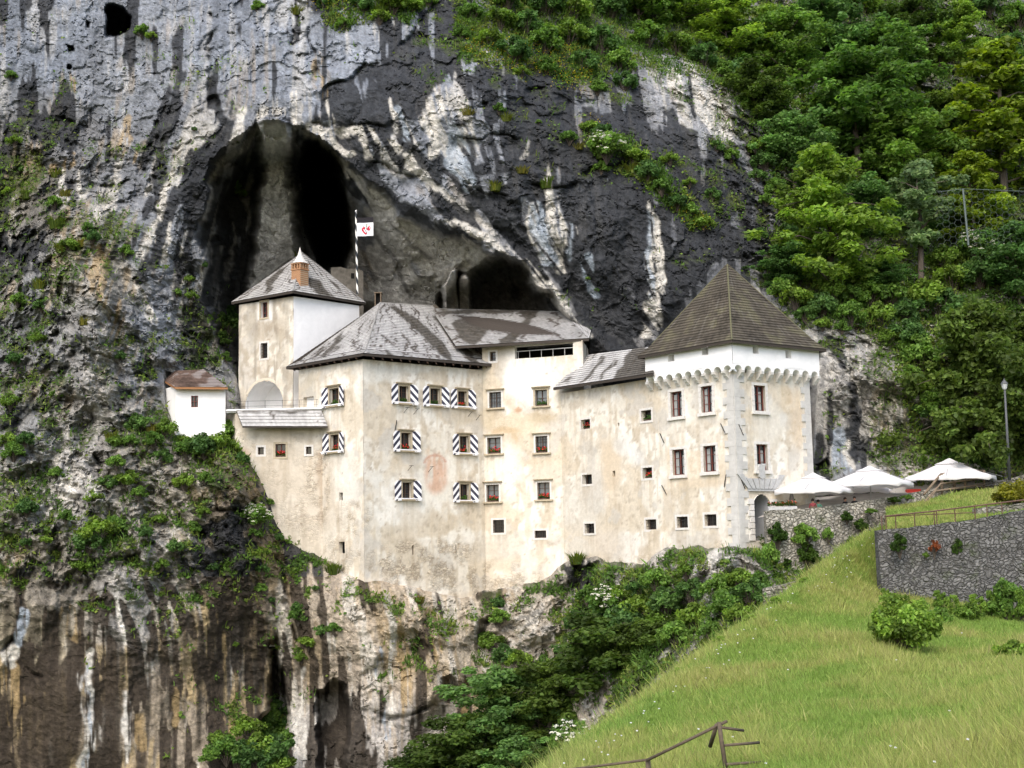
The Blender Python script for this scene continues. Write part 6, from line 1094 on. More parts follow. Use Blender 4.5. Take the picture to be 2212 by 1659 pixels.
def FT(x, y, z): return (f0[0] + x, f0[1] + wav(x, z) + y, f0[2] - z)
def sheet(x0, x1, z0, z1, nx, nz, y=0.):
    vs = [FT(x0+(x1-x0)*i/nx, y, z0+(z1-z0)*j/nz) for j in range(nz+1) for i in range(nx+1)]; return vs, [(j*(nx+1)+i, j*(nx+1)+i+1, (j+1)*(nx+1)+i+1, (j+1)*(nx+1)+i) for j in range(nz) for i in range(nx)]
zb_ = fh_*.29; mb = MB(); vs, fs = sheet(.04, fw_, 0, zb_, 12, 3); mb.add(vs, fs, None, 0); vs, fs = sheet(.04, fw_, zb_, fh_, 12, 6); mb.add(vs, fs, None, 1); mb.build('flag', [m_fb, m_fw], fl)
em = MB(); cx, cz, hs_ = fw_*.57, fh_*.66, fh_*.30                     # heart-like arms with slanting bars, leaves, crown and star
def ep(pts, mi, y): em.add([FT(cx + a*hs_, y, cz + b*hs_) for a, b in pts], [tuple(range(len(pts)))], None, mi)
ep([(-.80,-.25),(-.70,-.55),(-.40,-.62),(-.15,-.40),(.0,-.1),(.02,.9),(-.15,.88),(-.45,.60),(-.60,.35),(-.78,.2)], 0, -.012); ep([(.0,-.05),(.25,-.35),(.45,-.62),(.72,-.55),(.85,-.3),(.78,.0),(.66,.12),(.55,.25),(.35,.45),(.02,.9)], 0, -.012)
for k in range(3): ep([(-.42+.20*k,-.32+.02*k),(-.34+.20*k,-.32),(.16+.17*k,.58-.10*k),(.06+.17*k,.62-.10*k)], (2, 1, 2)[k], -.02)
ep([(.02,.30),(.14,.24),(.42,.62),(.30,.72)], 1, -.021); ep([(.22,.2),(.34,.12),(.56,.42),(.46,.52)], 1, -.021); ep([(.62,-.45),(.75,-.3),(.72,-.05),(.60,-.2)], 1, -.02); ep([(-.72,-.42),(-.5,-.48),(-.5,-.38),(-.72,-.3)], 1, -.02)
ep([(-.08,-.72),(.06,-.9),(.2,-.72),(.26,-.5),(.06,-.28),(-.12,-.5)], 3, -.018); ep([(-.2,-1.05),(.0,-.98),(.1,-1.15),(.18,-.98),(.36,-1.02),(.2,-.8),(.0,-.8)], 3, -.02); ep([(.4,-.8),(.55,-.95),(.65,-.75),(.5,-.62)], 3, -.02); ep([(-.42,-.75),(-.34,-.95),(-.28,-.7)], 3, -.02)
em.build('emblem', [m_fr, m_fw, m_fk, m_fg], fl)
# ================================================================== CAVE WALLS (ruined masonry)
m_mas = noise_mat('cave_masonry', (.17,.155,.13), .4, 2.5, .95, .8, .06)
a0 = np.array(P(715, 640, 121)); a1 = np.array(P(785, 640, 121.5)); ztop = zof(750, 577, 121)
cwr = empty('ruined_wall', a0, 'ruined rubble wall at the mouth of the black cave behind the castle', 'wall'); FC = Face(a0[:2], a1[:2]); mb = MB(); Tm = FC.T(0, 0)
pts = [(0, a0[2]-3), (FC.L, a0[2]-3), (FC.L, ztop-.3), (FC.L*.8, ztop-.05), (FC.L*.5, ztop-.1), (FC.L*.3, ztop+.05), (0, ztop)]; mb.prism(Tm, pts, -.8, 0); mb.build('masonry', m_mas, cwr)
MB().box(Tm, FC.L*.62, FC.L*.62+.3, -.2, .01, ztop-1.0, ztop-.5).build('opening', m_hole, cwr)
# little chimney-like hatch on main roof ridge
hp = P(817, 648, 115.5); hq = empty('roof_hatch', hp, 'small dark timber hatch at the peak of the main roof', 'hatch'); Th = lambda x, y, z: (hp[0]+x, hp[1]+y, hp[2]+z)
mb = MB(); mb.box(Th, -.28, -.2, -.3, .5, -.8, .55).box(Th, .2, .28, -.3, .5, -.8, .55).box(Th, -.34, .34, -.35, .55, .552, .62); mb.build('frame', m_wood, hq); MB().box(Th, -.2, .2, .1, .4, -.8, .552).build('hatch_door', m_hole, hq)
# ================================================================== TERRACE AT THE TOWER, WALLS
def stone_wall_mat(name, rgb, mortar, scale=(1.9,1.9,2.8), moss=(.05,.07,.02), mossamt=.5):
    m = mat(name, rough=.92, spec=.15); g = nd(m, 'ShaderNodeNewGeometry'); wn = nd(m, 'ShaderNodeTexNoise', i_Scale=1.3, i_Detail=2); lk(m, g.outputs['Position'], wn.inputs['Vector']); va = nd(m, 'ShaderNodeVectorMath', operation='MULTIPLY_ADD'); va.inputs[1].default_value = (.85,)*3; lk(m, wn.outputs['Color'], va.inputs[0]); lk(m, g.outputs['Position'], va.inputs[2])
    mp = nd(m, 'ShaderNodeMapping'); mp.inputs['Scale'].default_value = scale; lk(m, va.outputs[0], mp.inputs[0]); vo = nd(m, 'ShaderNodeTexVoronoi', feature='DISTANCE_TO_EDGE', i_Scale=1.); vc = nd(m, 'ShaderNodeTexVoronoi', i_Scale=1.); lk(m, mp.outputs[0], vo.inputs['Vector']); lk(m, mp.outputs[0], vc.inputs['Vector'])
    bw = nd(m, 'ShaderNodeRGBToBW'); lk(m, vc.outputs['Color'], bw.inputs[0]); nz = nd(m, 'ShaderNodeTexNoise', i_Scale=7., i_Detail=5, i_Roughness=.7); lk(m, g.outputs['Position'], nz.inputs['Vector'])
    c = mixrgb(m, 'MULTIPLY', 1., rgb, ramp(m, bw.outputs[0], [(.15,.7),(.5,.97),(.85,1.25)])); c = mixrgb(m, 'MULTIPLY', 1., c, ramp(m, nz.outputs[0], [(.3,.6),(.7,1.35)])); c = mixrgb(m, 'MIX', ramp(m, vo.outputs[0], [(.02,1.),(.09,0.)]), c, mortar)
    mn = nd(m, 'ShaderNodeTexNoise', i_Scale=.9, i_Detail=6, i_Roughness=.7); lk(m, g.outputs['Position'], mn.inputs['Vector']); c = mixrgb(m, 'MIX', ramp(m, mn.outputs[0], [(.55,0.),(.68,mossamt)]), c, moss); lk(m, c, BS(m).inputs['Base Color'])
    mu = nd(m, 'ShaderNodeMath', operation='MULTIPLY_ADD'); lk(m, ramp(m, vo.outputs[0], [(0.,0.),(.16,1.)]), mu.inputs[0]); mu.inputs[1].default_value = 1.5; lk(m, nz.outputs[0], mu.inputs[2]); b = nd(m, 'ShaderNodeBump', i_Strength=.9, i_Distance=.09); lk(m, mu.outputs[0], b.inputs['Height']); lk(m, b.outputs[0], BS(m).inputs['Normal']); return m
m_w1 = stone_wall_mat('pale_rubble_masonry', (.36,.34,.29), (.21,.195,.155), (3.0,3.0,4.2), mossamt=.75); m_w2 = stone_wall_mat('dark_rubble_masonry', (.145,.144,.138), (.085,.083,.076), (3.4,3.4,5.2), mossamt=.65); m_w3 = stone_wall_mat('grey_wall_masonry', (.22,.21,.18), (.12,.115,.09))
def rubble_wall(name, label, pts, m, thick=.7, nx=.25, group=None):
    """pts: (u, v_top, Y, z_bottom); rough front, flat coping"""
    tops = [np.array(P(u, v, Y)) for u, v, Y, zb_ in pts]; o = empty(name, tops[0], label, 'wall', group); V_ = []; F2 = []; C = []
    xs = [t[0] for t in tops]; n = max(3, int((xs[-1]-xs[0])/nx)); X = np.linspace(xs[0], xs[-1], n+1); Yi = np.interp(X, xs, [t[1] for t in tops]); Zt = np.interp(X, xs, [t[2] for t in tops]) + .06*perlin(X/.6, 0, 0, 191); Zb = np.interp(X, xs, [p[3] for p in pts]); nz = 18
    G = np.zeros((nz+1, n+1, 3)); tt = np.linspace(0, 1, nz+1)[:, None]; G[..., 0] = X; G[..., 2] = Zb + (Zt-Zb)*tt; G[..., 1] = Yi - .10*(Zt-Zb)*(1-tt) - .09*fbm(G[..., 0]/.7, G[..., 2]/.5, 0, 3, 192)
    ii = np.arange(G.shape[0]*G.shape[1]).reshape(G.shape[:2]); top = G[-1].copy(); bk = top + np.array([0, thick, 0]); bt = bk.copy(); bt[:, 2] = Zb; v = np.concatenate([G.reshape(-1, 3), bk, bt]); b0 = ii.size
    f = [np.stack([ii[:-1, :-1], ii[:-1, 1:], ii[1:, 1:], ii[1:, :-1]], -1).reshape(-1, 4)]; r = np.arange(n); f.append(np.stack([ii[-1, :-1], ii[-1, 1:], b0+r+1, b0+r], 1)); f.append(np.stack([b0+r, b0+r+1, b0+n+1+r+1, b0+n+1+r], 1))
    for k in (0, n):
        e = ii[:, k]; f.append(np.array([(e[j], e[j+1], b0+k, b0+k) for j in range(nz)])[:, [0, 1, 2, 2]][:0].reshape(-1, 4)); 
    me = mesh_np('masonry', v - np.array(o.location), np.concatenate(f), m); link('masonry', me, o)
    mb = MB()
    for k in (0, n): mb.add([*G[:, k], bk[k], bt[k]], [tuple(range(nz+3))])
    mb.build('wall_end', m, o); return o
rubble_wall('terrace_wall', 'pale overgrown rubble wall carrying the cafe terrace beside the tower', [(1653,1104,94.3,-4.5),(1760,1097,95.3,-4.5),(1845,1085,96.4,-4.),(1930,1072,97.6,-3),(1992,1060,98.8,-2),(2060,1046,100,-1)], m_w1)
rubble_wall('retaining_wall', 'tall dark stone retaining wall above the meadow', [(1895,1146,84,-6.5),(1990,1136,83.4,-6.5),(2090,1124,82.8,-6.5),(2212,1102,82,-6.5),(2420,1066,80.6,-6.5)], m_w2)
rubble_wall('garden_wall', 'grey stone wall with lamp post behind it at the right edge', [(2128,1046,101.5,1),(2170,1038,101.2,1),(2212,1026,100.8,1),(2400,985,99,1)], m_w3)
rubble_wall('low_parapet', 'low grey parapet behind the brown railing at the right edge', [(2108,1098,86.5,0),(2212,1086,86,0),(2420,1060,85,0)], m_w3)
rubble_wall('garden_step_wall', 'low overgrown stone wall between the terrace and the grass slope', [(1648,1272,88,-8),(1700,1262,88.6,-8),(1750,1250,89.2,-7),(1800,1232,89.8,-6)], m_w1)
# terrace floor, lawn
tf_pts = [P(1636,1118,94.6), P(1845,1097,96.8), P(2062,1058,100.4), P(2300,1030,101.8), P(2300,1004,109), P(1760,1060,109), P(1700,1090,99.0)]
tv_ = [(p[0], p[1], p[2]) for p in tf_pts]; tag(link('terrace_paving', mesh_np('terrace_paving', tv_, [list(range(len(tv_)))], noise_mat('gravel_paving', (.30,.28,.25), .15, 2))), kind='structure')
LU, LV = np.meshgrid(np.linspace(1915, 2420, 60), np.linspace(0, 1, 26)); lt = np.interp(LU, [1915,1990,2060,2130,2212,2420], [1098,1085,1066,1058,1048,1020]); lb_ = np.interp(LU, [1895,2212,2420], [1150,1108,1072]); LVV = lt + (lb_-lt)*LV; LY = np.interp(LU, [1915,2060,2420], [96.5,98.5,99.]); LY = LY + (84.8 - LY)*LV; LP = P(LU, LVV, LY); LP[..., 2] += .05*fbm(LP[..., 0], LP[..., 1], 0, 3, 195)
ib = np.arange(LU.size).reshape(LU.shape); tag(link('lawn', mesh_np('lawn', LP.reshape(-1, 3), np.stack([ib[:-1, :-1], ib[1:, :-1], ib[1:, 1:], ib[:-1, 1:]], -1).reshape(-1, 4), noise_mat('lawn_soil', (.075,.125,.022), .25, 2), smooth=True)), kind='structure')
grass_on('lawn_grass', LP, 26000, np.ones((25, 59)), .22, 172)
# ivy and weeds on the walls
def wall_bush(u, v, Y, wpx, b, w0, lab, grp=None, sz=1.0): 
    p = np.array(P(u, v, Y)); return add_plant('ivy', lab, 'ivy', BU(b), p, wpx*Y/FD/w0, sz=sz, group=grp)
for i, (u, v, w_, sz) in enumerate(((1665,1225,50,1.6),(1680,1180,40,1.3),(1740,1180,66,1.1),(1745,1225,44,1.3),(1790,1170,26,1.8),(1830,1130,26,1.),(1838,1180,20,1.6),(1700,1230,24,1),(1770,1215,18,1),(1860,1150,30,1),(1720,1250,34,.8),(1660,1260,50,.8),(1880,1110,30,.6),(1930,1088,30,.5),(1960,1080,34,.5))):
    wall_bush(u, v, 93.5 + (u-1636)*.0105, w_, b_iv if i % 2 else b_1, 2.0 if i % 2 else 2.4, 'green creeper growing on the pale terrace wall', 'creepers on the terrace wall', sz)
for u, v, w_, b, w0, lab, sz in ((1944,1200,36,b_iv,2.0,'bright green creeper on the dark wall nearest its corner',1.3),(2018,1196,26,b_red,1.0,'reddish brown creeper on the dark stone wall',1.3),(2070,1205,24,b_iv,2.0,'narrow green creeper on the dark wall right of the reddish one',1.8),(2170,1300,50,b_iv,2.0,'tall green creeper climbing the dark wall near the right edge',2.2),(2000,1205,14,b_2,2.0,'tiny green weed on the dark wall beside the reddish creeper',1.5)):
    wall_bush(u, v, 82.8, w_, b, w0, lab, None, sz)
add_plant('juniper', 'yellow green mounded juniper on the lawn at the right edge', 'shrub', BU(b_y), P(2195, 1085, 88), 100*88/FD/2.6, sz=1.0)
# ---- parasols
m_cloth = mat('white_parasol_cloth', (.80,.79,.79), .85); _tr = nd(m_cloth, 'ShaderNodeBsdfTranslucent'); _tr.inputs['Color'].default_value = (.8,.78,.76,1); _mx = nd(m_cloth, 'ShaderNodeMixShader'); _mx.inputs[0].default_value = .3; lk(m_cloth, BS(m_cloth).outputs[0], _mx.inputs[1]); lk(m_cloth, _tr.outputs[0], _mx.inputs[2]); lk(m_cloth, _mx.outputs[0], m_cloth.node_tree.nodes['Material Output'].inputs['Surface'])
m_alu = mat('grey_metal_pole', (.45,.45,.44), .4, .6)
def parasol(u, vtop, vrim, Y, wpx, lab, pole_v, rot=.5):
    c = P(u, vtop, Y); R = wpx*Y/FD/2; hz_ = (vrim-vtop)*Y/FD; drop = (pole_v-vtop)*Y/FD; root = empty('parasol', (c[0], c[1], c[2]-drop), lab, 'parasol', 'white parasols of the cafe terrace')
    def ring(fr, z, n=32, sag=0., wav=0.):
        out = []
        for k in range(n):
            a = 2*math.pi*k/n + rot; q = (a-rot) % (math.pi/2) - math.pi/4; sq = math.cos(math.pi/4)/max(abs(math.cos(q)), .01); rr_ = R*fr*(.30+.70*sq)*1.15; s8 = abs(math.sin((a-rot)*4))
            out.append((c[0]+rr_*math.cos(a)*(1), c[1]+rr_*math.sin(a), c[2]+z - sag*s8 + wav*math.sin(k*2.3)))
        return out
    mb = MB(); n = 32; L = [ring(.26, -hz_*.30), ring(.5, -hz_*.52, sag=.05), ring(.8, -hz_*.80, sag=.08), ring(1.0, -hz_*.93, sag=.10), ring(1.01, -hz_*1.0-.12, sag=.04, wav=.04), ring(1.0, -hz_*1.0-.26, sag=-.08, wav=.05)]
    mb.add(sum(L, []), [(i*n+k, i*n+(k+1) % n, (i+1)*n+(k+1) % n, (i+1)*n+k) for i in range(len(L)-1) for k in range(n)]); mb.build('canopy', m_cloth, root, smooth=True)
    mb = MB(); L = [ring(.02, 0), ring(.16, -hz_*.16), ring(.33, -hz_*.30)]; mb.add(sum(L, []), [(i*n+k, i*n+(k+1) % n, (i+1)*n+(k+1) % n, (i+1)*n+k) for i in range(2) for k in range(n)] + [tuple(range(n))]); mb.build('top_vent', m_cloth, root, smooth=False)
    MB().tube([(c[0], c[1], c[2]-drop), (c[0], c[1], c[2]-.1)], .055, 10).build('pole', m_alu, root, smooth=True)
    mb = MB()
    for k in range(8): a = rot + k*math.pi/4; rr_ = R*.95*(1.1 if k % 2 == 1 else .85); mb = MB(); mb.tube([(c[0], c[1], c[2]-hz_*.2), (c[0]+rr_*math.cos(a), c[1]+rr_*math.sin(a), c[2]-hz_*.98)], .018, 4); mb.build('rib', m_alu, root)
    return root
parasol(1757, 1021, 1061, 97.5, 170, 'white square parasol nearest the castle tower', 1112, .35)
parasol(1878, 1006, 1046, 98.5, 186, 'white square parasol in front of the blue roofed kiosk', 1088, .3)
parasol(1845, 1024, 1062, 104, 175, 'white parasol half hidden behind the two front parasols', 1100, .5)
parasol(2050, 990, 1034, 101.5, 205, 'large white parasol under the drooping olive green tree behind the log handrail', 1075, .4)
parasol(1975, 1036, 1060, 105.5, 120, 'small part of a white parasol between the two large ones', 1080, .4)
# closed grey parasol
cp_ = P(1712, 1112, 97.2); root = empty('closed_parasol', cp_, 'closed dark grey parasol standing under the first white parasol', 'parasol'); mb = MB(); n = 10; L = []
hh = (1112-1062)*97.2/FD
for z, r in ((.25,.28),(.5,.26),(hh*.6,.18),(hh*.85,.10),(hh,.03)): L += [(cp_[0]+r*(1+.25*(k % 2))*math.cos(2*math.pi*k/n), cp_[1]+r*(1+.25*(k % 2))*math.sin(2*math.pi*k/n), cp_[2]+z) for k in range(n)]
mb.add(L, [(i*n+k, i*n+(k+1) % n, (i+1)*n+(k+1) % n, (i+1)*n+k) for i in range(4) for k in range(n)]); mb.build('canopy', noise_mat('grey_parasol_cloth', (.16,.155,.15), .2, 4), root); MB().tube([cp_, np.array(cp_)+np.array([0,0,.4])], .04, 8).build('pole', m_alu, root)
# ---- kiosk
kp = P(1955, 1075, 105.0); kq = empty('kiosk', kp, 'dark timber kiosk with a pale blue roof behind the parasols', 'kiosk'); Tk = lambda x, y, z: (kp[0]+x, kp[1]+y, kp[2]+z)
mb = MB(); mb.box(Tk, -2.2, 2.2, -.1, 2.2, -1.0, 1.0); mb.build('wall', m_frame, kq); MB().box(Tk, -1.2, .6, -.12, -.10, -.2, .8).build('serving_hatch', m_hole, kq)
mb = MB(); mb.prism(lambda x, y, z: Tk(y, x, z), [(-.8,.95),(2.5,1.55),(2.5,1.65),(-.8,1.05)], -2.6, 2.6); mb.build('roof', noise_mat('blue_corrugated_roof', (.20,.24,.28), .12, 3), kq)
rb = P(1975, 1066, 100.5); rq = empty('red_crate', rb, 'red plastic crate with a yellow ball on the wall top by the log handrail', 'crate'); Tk2 = lambda x, y, z: (rb[0]+x, rb[1]+y, rb[2]+z); mr_ = mat('red_plastic', (.50,.035,.02), .5)
mb = MB(); mb.box(Tk2, -.5, .5, -.02, .02, 0, .32).box(Tk2, -.5, .5, .48, .52, 0, .32).box(Tk2, -.5, -.46, .02, .48, 0, .32).box(Tk2, .46, .5, .02, .48, 0, .32).box(Tk2, -.46, .46, .02, .48, 0, .04); mb.build('crate_body', mr_, rq)
# flower trough by the portal
fp = P(1690, 1098, 95.6); fq = empty('flower_trough', fp, 'long planter of red flowers on the terrace wall by the portal', 'planter'); Tp = lambda x, y, z: (fp[0]+x, fp[1]+y, fp[2]+z)
MB().box(Tp, -1.0, 1.0, -.18, .18, -.15, .12).build('trough', m_stone_g, fq); rng = np.random.default_rng(5); n = 240; pq = np.stack([rng.uniform(-1,1,n), rng.normal(size=n)*.12, .2+abs(rng.normal(size=n))*.12], 1); nr = rng.normal(size=(n,3)); nr[:, 2] += 1; nr /= np.linalg.norm(nr, axis=1)[:, None]; v, f = quads(pq, nr, .12, rng)
link('foliage', mesh_np('foliage', v, f, m_leaf, attrs={'Col': np.repeat(tone(n, (.06,.10,.02), rng), 4, 0)}), fq); n = 60; pq = np.stack([rng.uniform(-1,1,n), rng.normal(size=n)*.12-.05, .32+abs(rng.normal(size=n))*.08], 1); nr = rng.normal(size=(n,3)); nr[:, 2] += 1; nr /= np.linalg.norm(nr, axis=1)[:, None]; v, f = quads(pq, nr, .1, rng, 1., 0); link('blossom', mesh_np('blossom', v, f, noise_mat('orange_red_petals', (.48,.09,.04), .2, 10)), fq)
# ---- people seated behind the terrace wall
m_skin = mat('skin', (.50,.30,.21), .6); m_hair = mat('dark_hair', (.018,.013,.010), .6)
def person(u, v, Y, face, shirt, trousers, lab):
    """seated figure on a chair: v = pixel of the shoulders"""
    s = P(u, v, Y); root = empty('person', (s[0], s[1], s[2]-1.02), lab, 'person'); root.rotation_euler[2] = face
    bm = bmesh.new(); sk = bm.verts.layers.skin.verify(); J = {}
    def jt(n, p, r, par=None):
        vv = bm.verts.new(p); vv[sk].radius = (r, r*.85) if n in ('belly','chest','should') else (r, r); J[n] = vv
        if par: bm.edges.new((J[par], vv))
    jt('pelvis', (0,0,.50), .135); jt('belly', (0,.02,.68), .13, 'pelvis'); jt('chest', (0,.03,.88), .15, 'belly'); jt('should', (0,.02,1.0), .12, 'chest'); jt('neck', (0,0,1.08), .055, 'should'); jt('jaw', (0,-.02,1.17), .075, 'neck'); jt('head', (0,-.005,1.26), .098, 'jaw'); jt('crown', (0,.01,1.33), .07, 'head'); 
    for sg, n in ((-1,'L'),(1,'R')):
        jt('sh'+n, (sg*.18,.02,.99), .062, 'should'); jt('el'+n, (sg*.26,-.06,.74), .045, 'sh'+n); jt('wr'+n, (sg*.14,-.32,.76), .032, 'el'+n); jt('pa'+n, (sg*.10,-.39,.765), .036, 'wr'+n)
        for k in range(4): jt('f%d%s' % (k, n), (sg*(.13-.022*k),-.44-.008*(k in (1,2)),.76), .010, 'pa'+n); jt('g%d%s' % (k, n), (sg*(.128-.022*k),-.475-.010*(k in (1,2)),.748), .008, 'f%d%s' % (k, n))
        jt('th'+n, (sg*.055,-.41,.775), .011, 'pa'+n); jt('hi'+n, (sg*.09,-.03,.49), .10, 'pelvis'); jt('kn'+n, (sg*.11,-.44,.50), .065, 'hi'+n); jt('an'+n, (sg*.11,-.46,.09), .042, 'kn'+n); jt('to'+n, (sg*.12,-.62,.04), .035, 'an'+n)
    J['pelvis'][sk].use_root = True
    me = bpy.data.meshes.new('body'); bm.to_mesh(me); bm.free(); o = bpy.data.objects.new('body', me); COL.objects.link(o); o.parent = root; o.modifiers.new('skin', 'SKIN').use_smooth_shade = True; sb = o.modifiers.new('subsurf', 'SUBSURF'); sb.levels = 1; sb.render_levels = 2
    # one material over the body that follows height: skin above the collar and at the hands, clothes elsewhere
    m = mat('clothes_and_skin', rough=.8); tc_ = nd(m, 'ShaderNodeTexCoord'); sx = nd(m, 'ShaderNodeSeparateXYZ'); lk(m, tc_.outputs['Object'], sx.inputs[0])
    g1_ = nd(m, 'ShaderNodeMath', operation='GREATER_THAN'); lk(m, sx.outputs[2], g1_.inputs[0]); g1_.inputs[1].default_value = 1.07; g2_ = nd(m, 'ShaderNodeMath', operation='LESS_THAN'); lk(m, sx.outputs[2], g2_.inputs[0]); g2_.inputs[1].default_value = .57
    ar = nd(m, 'ShaderNodeMath', operation='LESS_THAN'); lk(m, sx.outputs[1], ar.inputs[0]); ar.inputs[1].default_value = -.14; ar2 = nd(m, 'ShaderNodeMath', operation='MULTIPLY_ADD'); c_2 = mixrgb(m, 'MIX', ar.outputs[0], shirt, (.50,.30,.21)); c_3 = mixrgb(m, 'MIX', g2_.outputs[0], c_2, trousers); c_4 = mixrgb(m, 'MIX', g1_.outputs[0], c_3, (.50,.30,.21)); lk(m, c_4, BS(m).inputs['Base Color']); me.materials.append(m)
    L = [];  n = 14                      # hair cap, face details
    mb = MB(); rings = [(1.20,.104,.045),(1.25,.114,.03),(1.31,.108,.02),(1.36,.082,.015),(1.39,.03,.01)]; rx, ry, rz_ = root.location; W_ = lambda x, y, z: (rx+x, ry+y, rz_+z)
    for z, r, yo in rings: L += [W_(r*math.cos(2*math.pi*k/n), yo + r*1.05*math.sin(2*math.pi*k/n), z) for k in range(n)]
    mb.add(L, [(i*n+k, i*n+(k+1) % n, (i+1)*n+(k+1) % n, (i+1)*n+k) for i in range(4) for k in range(n)] + [tuple(range(4*n, 5*n))]); mb.build('hair', m_hair, root, smooth=True)
    mb = MB()
    for sg in (-1, 1): mb.tube([W_(sg*.036,-.102,1.235), W_(sg*.036,-.112,1.235)], .011, 8)
    mb.build('eyes', m_hair, root); mb = MB(); mb.tube([W_(0,-.095,1.235), W_(0,-.128,1.195), W_(0,-.10,1.185)], [.008,.016,.008], 6)
    for sg in (-1, 1): mb.tube([W_(sg*.098,.0,1.245), W_(sg*.108,.012,1.225), W_(sg*.098,.0,1.195)], .012, 6)
    mb.build('nose_and_ears', m_skin, root); MB().tube([W_(-.026,-.10,1.155), W_(0,-.108,1.152), W_(.026,-.10,1.155)], .006, 6).build('mouth', mr_, root)
    # the chair under the figure
    ch = empty('terrace_chair', (rx, ry, rz_), 'chair under ' + lab, 'chair'); ch.rotation_euler[2] = face; mb = MB(); mb.box(W_, -.22, .22, -.25, .22, .37, .40); mb.build('seat', m_wood, ch); mb = MB(); mb.box(W_, -.22, .22, .24, .27, .55, .82); mb.build('backrest', m_wood, ch)
    for sx_ in (-.2, .2):
        for sy in (-.22, .24): mb = MB(); mb.tube([W_(sx_, sy, 0), W_(sx_, sy, .372 if sy < 0 else .82)], .018, 6); mb.build('leg', m_wood, ch)
person(1756, 1088, 96.4, math.pi*.95, (.42,.09,.10), (.05,.05,.07), 'person in a red shirt seated with back turned under the first parasol')
person(1768, 1090, 97.2, math.pi*.8, (.20,.50,.36), (.05,.05,.07), 'person in a mint green shirt seated beside the one in red')
person(1826, 1085, 98.2, .4, (.03,.03,.035), (.03,.03,.04), 'dark haired person in black seated left of the other person in black')
person(1846, 1083, 97.6, -.2, (.022,.022,.025), (.03,.03,.04), 'dark haired person in black seated nearest the second parasol pole')
# ---- railings
m_rust = noise_mat('brown_painted_steel', (.10,.055,.04), .2, 6, .6, .2)
rq = empty('railing', P(1912,1146,84.2), 'brown steel railing along the top of the dark retaining wall', 'railing')
topl = [P(u, v, Y) for u, v, Y in ((1912,1115,84.3),(2010,1105,83.7),(2130,1090,82.9),(2212,1080,82.4),(2420,1048,81))]
MB().tube(topl, .05, 6).build('top_rail', m_rust, rq)
MB().tube([P(u, v, Y) for u, v, Y in ((1912,1116,84.3),(1990,1112,83.9),(2108,1107,83.2))], .03, 6).build('lower_rail', m_rust, rq)
xs_ = [t[0] for t in topl]
for u in (1914,1923,1943,1982,2022,2027,2064,2104,2128,2158,2206,2260,2320):
    x = float(P(u, 1120, 83.3)[0]); y = float(np.interp(x, xs_, [t[1] for t in topl])); z = float(np.interp(x, xs_, [t[2] for t in topl])); MB().tube([(x, y, z-1.05), (x, y, z)], .035, 6).build('post', m_rust, rq)
lh = empty('log_handrail', P(1993,1103,96.8), 'rustic log handrail climbing steps beside the large parasol', 'handrail')
def log(name, pl, r, parent): MB().tube([P(*q) for q in pl], r, 8).build(name, m_wood, parent, smooth=True)
log('rail', [(1996,1068,97.5),(2032,1025,99),(2060,1020,100),(2125,1017,100.6)], .09, lh); log('rail', [(1990,1104,96.5),(2020,1061,98),(2072,1054,99.2),(2128,1046,100.3)], .08, lh); log('rail', [(1997,1085,97),(2032,1045,98.6),(2128,1033,100.4)], .07, lh)
for u, v0, v1, Y in ((2035,1072,1024,99),(2062,1064,1020,99.8),(2085,1062,1019,100.2),(2126,1062,1016,100.5)): log('post', [(u, v0, Y), (u, v1, Y)], .09, lh)
# log fence in the meadow
mfz = empty('meadow_fence', P(1565,1659,31.5), 'weathered log fence on the meadow at the bottom edge', 'fence'); m_old = noise_mat('old_fence_wood', (.10,.078,.055), .3, 9, .9, .5, .01)
def log2(name, pl, r): MB().tube([P(*q) for q in pl], r, 8).build(name, m_old, mfz, smooth=True)
log2('rail', [(1225,1663,33.5),(1400,1641,32.5)], .03); log2('rail', [(1396,1643,32.4),(1480,1602,31.9),(1570,1558,31.4)], .035); log2('post', [(1553,1560,31.4),(1560,1610,31.4),(1572,1690,31.4)], .05); log2('post', [(1548,1566,31.7),(1534,1612,32.2)], .05); log2('post', [(1399,1640,32.5),(1404,1700,32.5)], .06)
log2('rail', [(1556,1571,31.4),(1606,1578,31.8)], .032); log2('rail', [(1566,1610,31.3),(1640,1604,31.8)], .032); log2('rail', [(1570,1651,31.2),(1650,1646,31.6)], .032)
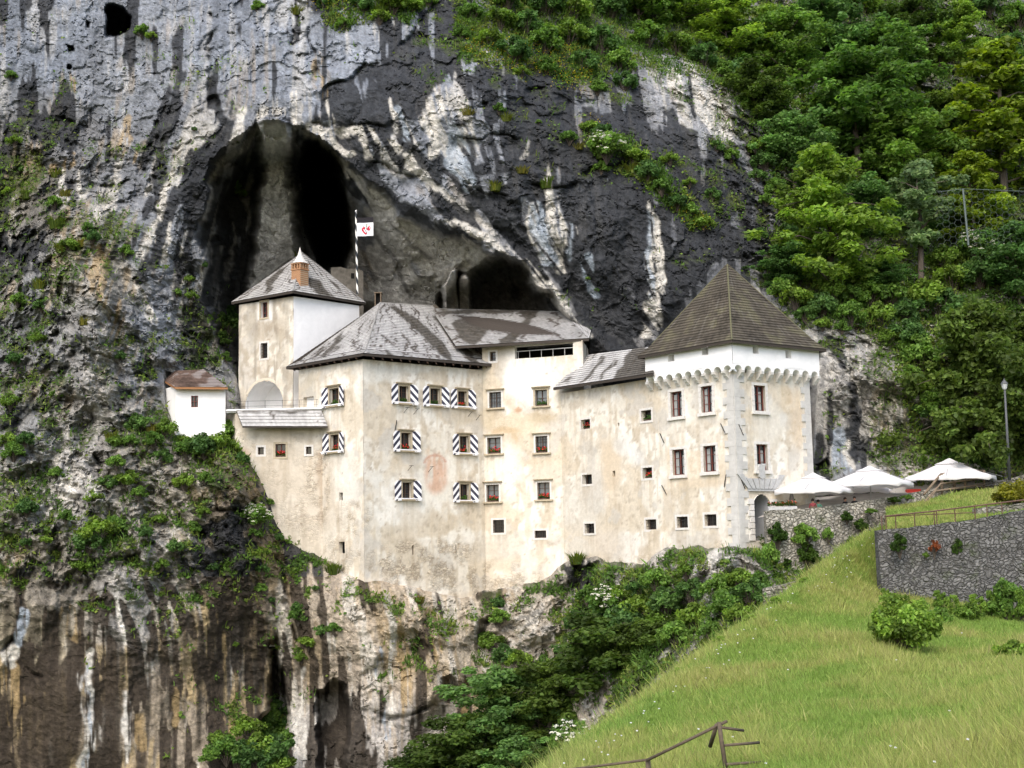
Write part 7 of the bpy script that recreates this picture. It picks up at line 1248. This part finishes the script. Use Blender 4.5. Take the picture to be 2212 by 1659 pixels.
# lamp post
lb0 = np.array(P(2181, 1038, 99.5)); lt0 = np.array(P(2172, 842, 99.5)); lpq = empty('street_lamp', lb0, 'grey lamp post with a small lantern in front of the drooping olive green tree', 'street lamp'); m_lp = noise_mat('grey_lamp_paint', (.085,.09,.095), .12, 5, .5, .1)
lt0[0] = lb0[0] + (lt0[0]-lb0[0])*.55
MB().tube([lb0, lb0*.5+lt0*.5, lt0], [.12,.095,.07], 10).build('pole', m_lp, lpq, smooth=True)
mb = MB(); n = 8; L = []
for z, r in ((0,.10),(.08,.16),(.12,.17),(.42,.24),(.44,.28)): L += [(lt0[0]+r*math.cos(2*math.pi*k/n), lt0[1]+r*math.sin(2*math.pi*k/n), lt0[2]+z) for k in range(n)]
mb.add(L, [(i*n+k, i*n+(k+1) % n, (i+1)*n+(k+1) % n, (i+1)*n+k) for i in range(4) for k in range(n)]); mb.build('lantern', mat('lantern_glass', (.45,.47,.48), .25), lpq)
mb = MB(); L = []
for z, r in ((.44,.29),(.60,.17),(.72,.06),(.84,.02)): L += [(lt0[0]+r*math.cos(2*math.pi*k/n), lt0[1]+r*math.sin(2*math.pi*k/n), lt0[2]+z) for k in range(n)]
mb.add(L, [(i*n+k, i*n+(k+1) % n, (i+1)*n+(k+1) % n, (i+1)*n+k) for i in range(3) for k in range(n)] + [tuple(range(3*n, 4*n))]); mb.build('lantern_cap', m_lp, lpq)
# rockfall net
nb = np.array(P(2092, 530, 112)); nt_ = np.array(P(2080, 408, 112)); nq = empty('rockfall_fence', nb, 'green grey rockfall fence of hexagonal wire with a steel post on the slope', 'fence'); m_net = mat('grey_green_steel', (.10,.125,.115), .5, .3)
MB().tube([nb, nt_], .09, 8).build('post', m_net, nq); mb = MB(); a = np.array(P(2025, 415, 112.4)); b = np.array(P(2330, 418, 111)); mb.tube([a, nt_, b], .025, 5); ex = np.array([1,0,0.]); 
hexr = .33
for i in range(34):
    for j in range(14):
        cx0 = a[0] + i*hexr*1.5; cz0 = nt_[2] - .35 - j*hexr*1.732 - (i % 2)*hexr*.866; 
        if cz0 < nb[2]-.3 or (cx0 - a[0])*.0 > 1: continue
        pt_ = [(cx0 + hexr*math.cos(math.pi/3*k), nt_[1]+.05 - (cx0-nt_[0])*.04, cz0 + hexr*math.sin(math.pi/3*k)) for k in range(4)]; mb.tube(pt_, .008, 3, cap=False)
mb.build('wire_mesh', m_net, nq)
